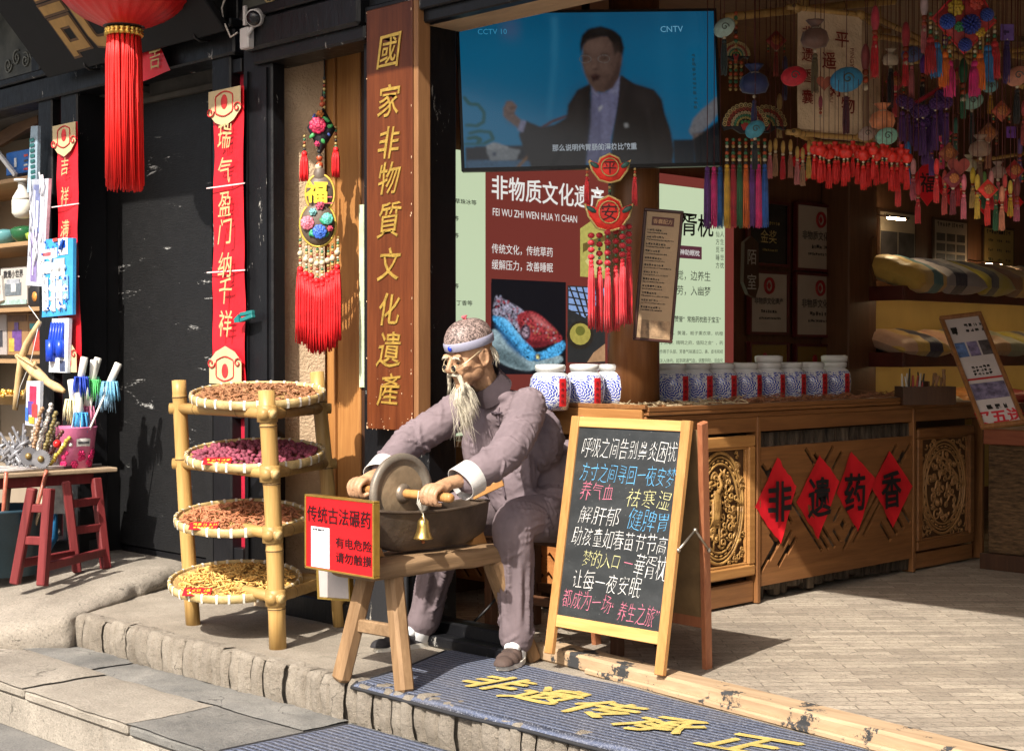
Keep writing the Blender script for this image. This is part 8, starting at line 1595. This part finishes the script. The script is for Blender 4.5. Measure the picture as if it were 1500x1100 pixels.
for a in (('shell', 1061, 41, 6.8, 28, (.30, .42, .38), DKG, 'pale green shell sachet with dark tassel at the upper right corner of the television', 50), ('pouch', 1105, 118, 6.9, 46, NV, NV, 'navy patterned drawstring pouch with navy tassel hanging over the fan pendant', 45), ('shell', 1106, 190, 6.85, 26, (.04, .20, .28), BK, 'teal round sachet with dark scroll in front of the fan pendant', 40), ('shell', 1163, 112, 6.8, 32, (.42, .015, .03), None, 'red apple shaped sachet left of the cloth lantern', 0), ('pouch', 1194, 52, 6.75, 44, (.12, .065, .05), (.10, .075, .035), 'brown drawstring pouch with olive tassel before the cloth lantern', 55), ('heart', 1207, 122, 6.75, 24, (.26, .07, .04), None, 'woven red heart charm on the cloth lantern', 0), ('strip', 1202, 150, 6.76, 20, (.2, .03, .05), None, 'little charm with bells below the woven heart', 0), ('shell', 1240, 117, 6.7, 40, (.03, .19, .36), (.055, .008, .022), 'bright blue shell sachet with maroon tassel before the cloth lantern', 52), ('strip', 1268, 85, 6.8, 42, (.22, .05, .05), None, 'dark red fish shaped charm with bell at the right edge of the cloth lantern', 0), ('strip', 1282, 28, 6.75, 40, (.35, .03, .05), RD, 'red knotted charm with thick red tassel beside the lantern corner', 60), ('pouch', 1293, 172, 6.8, 40, (.55, .20, .09), None, 'orange drawstring pouch right below the cloth lantern', 0), ('shell', 1270, 196, 6.85, 22, (.30, .22, .19), None, 'pinkish beige sachet under the lantern corner', 0), ('shell', 1299, 200, 6.75, 28, (.20, .42, .34), (.012, .045, .035), 'mint green shell sachet with dark green tassel', 42), ('pouch', 1305, 85, 7.1, 26, CR, BK, 'small cream pouch with black tassel', 55), ('strip', 1327, 52, 6.9, 40, (.32, .03, .04), RD, 'red embroidered bud charm with red tassel', 48), ('shell', 1336, 80, 7.0, 26, (.07, .10, .22), PK, 'slate blue sachet with dark scroll and pink tassel', 45), ('strip', 1354, 8, 6.8, 36, (.40, .30, .30), PK, 'pale pink charm with dusty pink tassel at the top', 45), ('strip', 1352, 95, 7.2, 30, VI, BK, 'violet bud charm with black tassel', 42), ('tag', 1475, 48, 6.8, 20, (.11, .06, .24), (.035, .015, .10), 'purple square sachet with long violet tassel at the upper right', 60), ('shell', 1490, 112, 6.8, 30, (.36, .15, .10), BK, 'salmon sachet with dark scroll and black tassel at the right edge', 48), ('shell', 1424, 148, 7.0, 28, (.20, .36, .30), DKG, 'pale mint sachet with black green tassel in the upper right group', 45), ('strip', 1411, 105, 6.9, 40, GN, GN, 'green beaded charm with green tassel', 42), ('shell', 1451, 127, 7.2, 20, (.14, .32, .34), (.45, .24, .02), 'turquoise sachet with yellow tassel', 25), ('diamond', 1467, 163, 6.9, 26, (.30, .06, .03), None, 'small red brown embroidered diamond charm with beads', 0), ('tag', 1481, 194, 7.1, 14, VI, None, 'small violet square sachet at the right', 0), ('diamond', 1402, 112, 7.1, 22, (.30, .03, .04), None, 'red embroidered charm in the upper right group', 0), ('pouch', 1436, 215, 6.9, 34, (.22, .14, .10), (.16, .09, .05), 'brown gauze pouch with brown tassel right of the beaded charms', 35), ('diamond', 1390, 225, 6.8, 26, (.26, .07, .03), None, 'red brown embroidered pouch charm above the beaded clusters', 0), ('heart', 1403, 245, 6.75, 32, (.24, .04, .03), (.40, .02, .03), 'embroidered lock shaped charm with red tassel', 35), ('pouch', 1420, 240, 6.95, 26, (.32, .28, .18), None, 'beige pouch beside the lock shaped charm', 0), ('strip', 1425, 258, 6.8, 26, (.50, .36, .03), (.45, .30, .10), 'yellow flower charm with ochre tassel', 28), ('pouch', 1462, 250, 6.95, 26, (.26, .17, .14), (.45, .10, .12), 'dusty brown pouch with pink tassel in the right row', 25), ('strip', 1442, 262, 6.9, 22, (.10, .20, .05), GN, 'green leaf charm with dark green tassel in the right row', 28), ('strip', 1452, 262, 6.85, 24, (.5, .2, .2), RD, 'rosy bud charm with red tassel in the right row', 28), ('strip', 1472, 266, 6.85, 22, (.45, .05, .05), RD, 'red bud charm with crimson tassel in the right row', 28), ('strip', 1480, 275, 6.85, 22, (.5, .38, .06), (.48, .30, .02), 'yellow bud charm with golden tassel in the right row', 26), ('strip', 1490, 275, 6.9, 30, (.15, .03, .03), (.42, .10, .16), 'dark beaded charm with rose tassel at the right edge', 28), ('strip', 1330, 222, 6.9, 30, BL_, BL_, 'blue charm with bright blue tassel under the purple cluster', 28), ('strip', 1338, 245, 6.85, 26, (.45, .2, .2), (.45, .10, .14), 'pink fabric charm with pink tassel under the purple cluster', 30)):
    charm(*a)
for i, (px, py, d, cc, nm) in enumerate(((1137, 60, 7.6, (.30, .05, .04), 'brick red'), (1142, 150, 7.5, (.30, .2, .08), 'bronze'), (1150, 95, 7.7, (.05, .05, .12), 'midnight blue'), (1312, 120, 7.4, (.45, .05, .06), 'scarlet'), (1318, 190, 7.3, (.36, .10, .12), 'dull rose'), (1365, 205, 7.3, (.10, .03, .18), 'dark violet'), (1380, 195, 7.2, (.40, .02, .08), 'raspberry'), (1372, 245, 6.7, (.55, .03, .03), 'vivid red'), (1384, 262, 6.75, (.42, .06, .05), 'rust'), (1396, 262, 6.7, (.16, .02, .03), 'maroon black'), (1412, 268, 6.7, (.50, .12, .16), 'salmon pink'), (1432, 268, 6.75, (.55, .38, .05), 'marigold'), (1447, 278, 6.7, (.55, .03, .02), 'bright red'), (1459, 285, 6.75, (.03, .12, .05), 'bottle green'), (1468, 285, 6.7, (.48, .18, .10), 'apricot'), (1486, 250, 7.0, (.30, .02, .02), 'oxblood'), (1494, 215, 7.1, (.08, .04, .14), 'plum'), (1400, 185, 7.3, (.03, .12, .09), 'sea green'), (1448, 195, 7.2, (.25, .10, .05), 'cinnamon'), (1500, 160, 7.0, (.32, .05, .05), 'wine'), (1384, 60, 7.4, (.08, .02, .14), 'aubergine'), (1316, 250, 6.7, (.50, .03, .03), 'poppy red'), (1345, 275, 6.8, (.38, .015, .02), 'deep red'))):
    charm('strip' if i % 3 else 'diamond', px, py, d, 26, cc, cc, nm + ' hanging charm with ' + nm + ' tassel among the charms under the ceiling', 34)
# big embroidered diamond with pompoms and bright tassels
D_ = 6.75; c = at(1412, 22, D=D_); t = thing('diamond_pendant', 'large bright embroidered diamond pendant with blue pompoms and coloured tassels at the upper right', 'pendant', c); Pq = [at(x, y, D=D_) for x, y in ((1422, -32), (1458, 32), (1412, 78), (1366, 28))]; cushion(Pq, c, .04).build('cushion', cloth((.30, .03, .03)), t); mb = MB(); mb.tube(Pq + [Pq[0]], .008, 6); mb.build('red_piping', cloth((.5, .02, .03)), t)
for x, y, r_, cc in ((1388, 32, .035, (.02, .06, .32)), (1422, 36, .045, (.015, .03, .22)), (1446, 22, .03, (.02, .05, .26)), (1414, 66, .03, (.02, .04, .24))):
    mb = MB(); q = at(x, y, D=D_ - .05); [mb.tube([q, q + V((math.sin(k * 2.4) * r_ * math.sqrt(1 - (k / 40 - 1) ** 2), math.cos(k * 2.4) * r_ * math.sqrt(1 - (k / 40 - 1) ** 2), r_ * (k / 40 - 1)))], [.004, .006], 4) for k in range(80)]; mb.build('pompom', cloth(cc), t)
for x, y, r_, cc in ((1400, 12, .04, (.5, .34, .04)), (1430, 5, .035, (.5, .06, .04)), (1405, 40, .025, (.05, .25, .10)), (1436, 48, .025, (.5, .3, .03)), (1412, -8, .03, (.05, .15, .35))): flower(at(x, y, D=D_ - .045), r_, cc, t, 7)
for i, (x, y0_, y1_, cc) in enumerate(((1363, 60, 110, (.33, .015, .02)), (1372, 68, 115, BL_), (1384, 82, 130, (.55, .12, .012)), (1391, 95, 143, (.48, .02, .14)), (1428, 95, 143, (.50, .02, .15)), (1435, 83, 133, (.55, .12, .012)), (1447, 72, 122, BL_), (1457, 66, 118, (.36, .015, .02)))): q = at(x, y0_, D=D_); beads(q + V((0, 0, .12)), 6, .010, t, (2, 3, 1, 4), .02); tass(t, q, q.z - at(x, y1_, D=D_).z, .024, cc, i, 22)
# cluster of purple pompoms and tassels
t = thing('purple_cluster', 'cluster of purple pompoms and violet tassels hanging in the upper right', 'pendant', at(1355, 170, D=7.0)); rs = random.Random(8)
for k, (x, y) in enumerate(((1322, 148), (1330, 152), (1340, 158), (1352, 163), (1344, 165), (1362, 162), (1370, 152), (1378, 141), (1356, 178), (1386, 150))):
    q = at(x, y, D=6.95 + .03 * (k % 3)); mb = MB(); [mb.tube([q, q + V((math.sin(i * 2.4) * .03 * math.sqrt(1 - (i / 25 - 1) ** 2), math.cos(i * 2.4) * .03 * math.sqrt(1 - (i / 25 - 1) ** 2), .03 * (i / 25 - 1)))], [.004, .006], 4) for i in range(50)]; mb.build('pompom', cloth((.07, .02, .13)), t)
    q2 = q - V((0, 0, .06)); beads(q - V((0, 0, .03)), 1, .008, t, (4,)); tass(t, q2, rs.uniform(.12, .16), .017, (.065, .015, .12), k, 16)
q = at(1355, 140, D=7.0); cord(t, q); mb = MB(); mb.tube([at(1316, 140, D=7.0), at(1340, 152, D=7.0), at(1385, 125, D=7.0)], .012, 6); mb.build('red_cord', cloth((.35, .015, .03)), t)
# the row of little red charms
proto = None; rs = random.Random(3)
def red_charm():
    t = thing('red_charm', 'small red silk charm with red tassel in the long row under the cloth lantern', 'charm', (0, 0, 0), 'row of red charms')
    mb = MB(); mb.lathe([(.002, -.03), (.022, -.022), (.03, .0), (.026, .018), (.01, .026), (.016, .04), (.012, .046)], 12, (0, 0, 0), flute=.12, fn=5); mb.build('pouch', pbr('charm_red', (.62, .03, .02), .45, var=.3, vs=30), t)
    beads(V((0, 0, -.034)), 2, .008, t, (4, 1)); tassel('tassel', pbr('charm_red_thread', (.60, .022, .018), .5, var=.2, vs=30), t, (0, 0, -.06), .115, .0145, 14, True, 2)
    mb = MB(); mb.tube([(0, 0, .04), (0, 0, .42)], .0018, 4); mb.build('cord', pbr('cord_dark', (.10, .02, .02), .6), t); return t
row = [(1194 + 7.0 * k + rs.uniform(-1.5, 1.5), 219 + .45 * k + rs.uniform(-5, 5), 6.55 + rs.uniform(-.05, .05)) for k in range(20)]
for px, py, D in row:
    if proto is None: proto = red_charm(); o = proto
    else: o = copy_tree(proto)
    put(o, at(px, py, D=D), rs.uniform(0, 6), sc=rs.uniform(.72, .88))
mix_ = [(1128, 215, PK), (1136, 212, (.30, .16, .08)), (1147, 216, RD), (1158, 214, (.28, .10, .06)), (1168, 224, (.42, .14, .14)), (1176, 226, (.30, .16, .09)), (1112, 235, (.40, .12, .14)), (1185, 215, (.40, .26, .05))]
for px, py, cc in mix_:
    charm('strip', px, py, 7.15, 20, (.36, .22, .06), cc, 'gilt bud charm with %s tassel between the fan pendants and the red row' % {0: 'pale pink', 1: 'tan', 2: 'crimson', 3: 'russet', 4: 'rose', 5: 'brown', 6: 'deep pink', 7: 'ochre'}[mix_.index((px, py, cc))], 32)
# red paper diamonds hanging deeper inside
for px, py, s_, lab in ((1180, 238, 28, 'red hanging paper diamond behind the charm row left of the dark post'), (1358, 268, 34, 'large red hanging paper diamond with black character under the purple cluster'), (1395, 282, 24, 'red hanging paper diamond right of the large one'), (1442, 290, 26, 'red hanging paper diamond behind the right charm row'), (1480, 296, 24, 'red hanging paper diamond at the right edge')):
    c = at(px, py, D=7.9); r_ = s_ * 7.9 / FPX; t = thing('hanging_diamond', lab, 'paper sign', c, 'red paper diamonds hanging in the shop'); M = FR(c, V((.35, .93, 0)), (0, 0, 1)); mb = MB(); mb.prism([(0, r_), (r_, 0), (0, -r_), (-r_, 0)], .004, M); mb.build('paper', REDPAPER, t); mb = MB(); write(mb, '福', 0, 0, r_ * .9, M, t=.006, bold=.01, wob=.04); mb.build('character', INK, t); cord(t, c + V((0, 0, r_)))
# small wooden couplet board left of the certificates
p = at(1096, 395, a=AW + .3); t = thing('hanging_board', 'small dark carved wooden board with pale characters left of the certificates', 'sign', p); M = side((p.x, p.y, p.z)); mb = MB(); mb.prism([(-.07, .16), (0, .2), (.07, .16), (.075, -.1), (.04, -.17), (-.03, -.15), (-.08, -.08)], .025, M); mb.build('board', DARKW, t); mb = MB(); write(mb, '陌室', 0, 0, .10, M, vert=True, step=1.5, t=.027); mb.build('lettering', flat('pale_letters', (.40, .38, .34), .5), t); cord(t, p + V((0, 0, .18)))
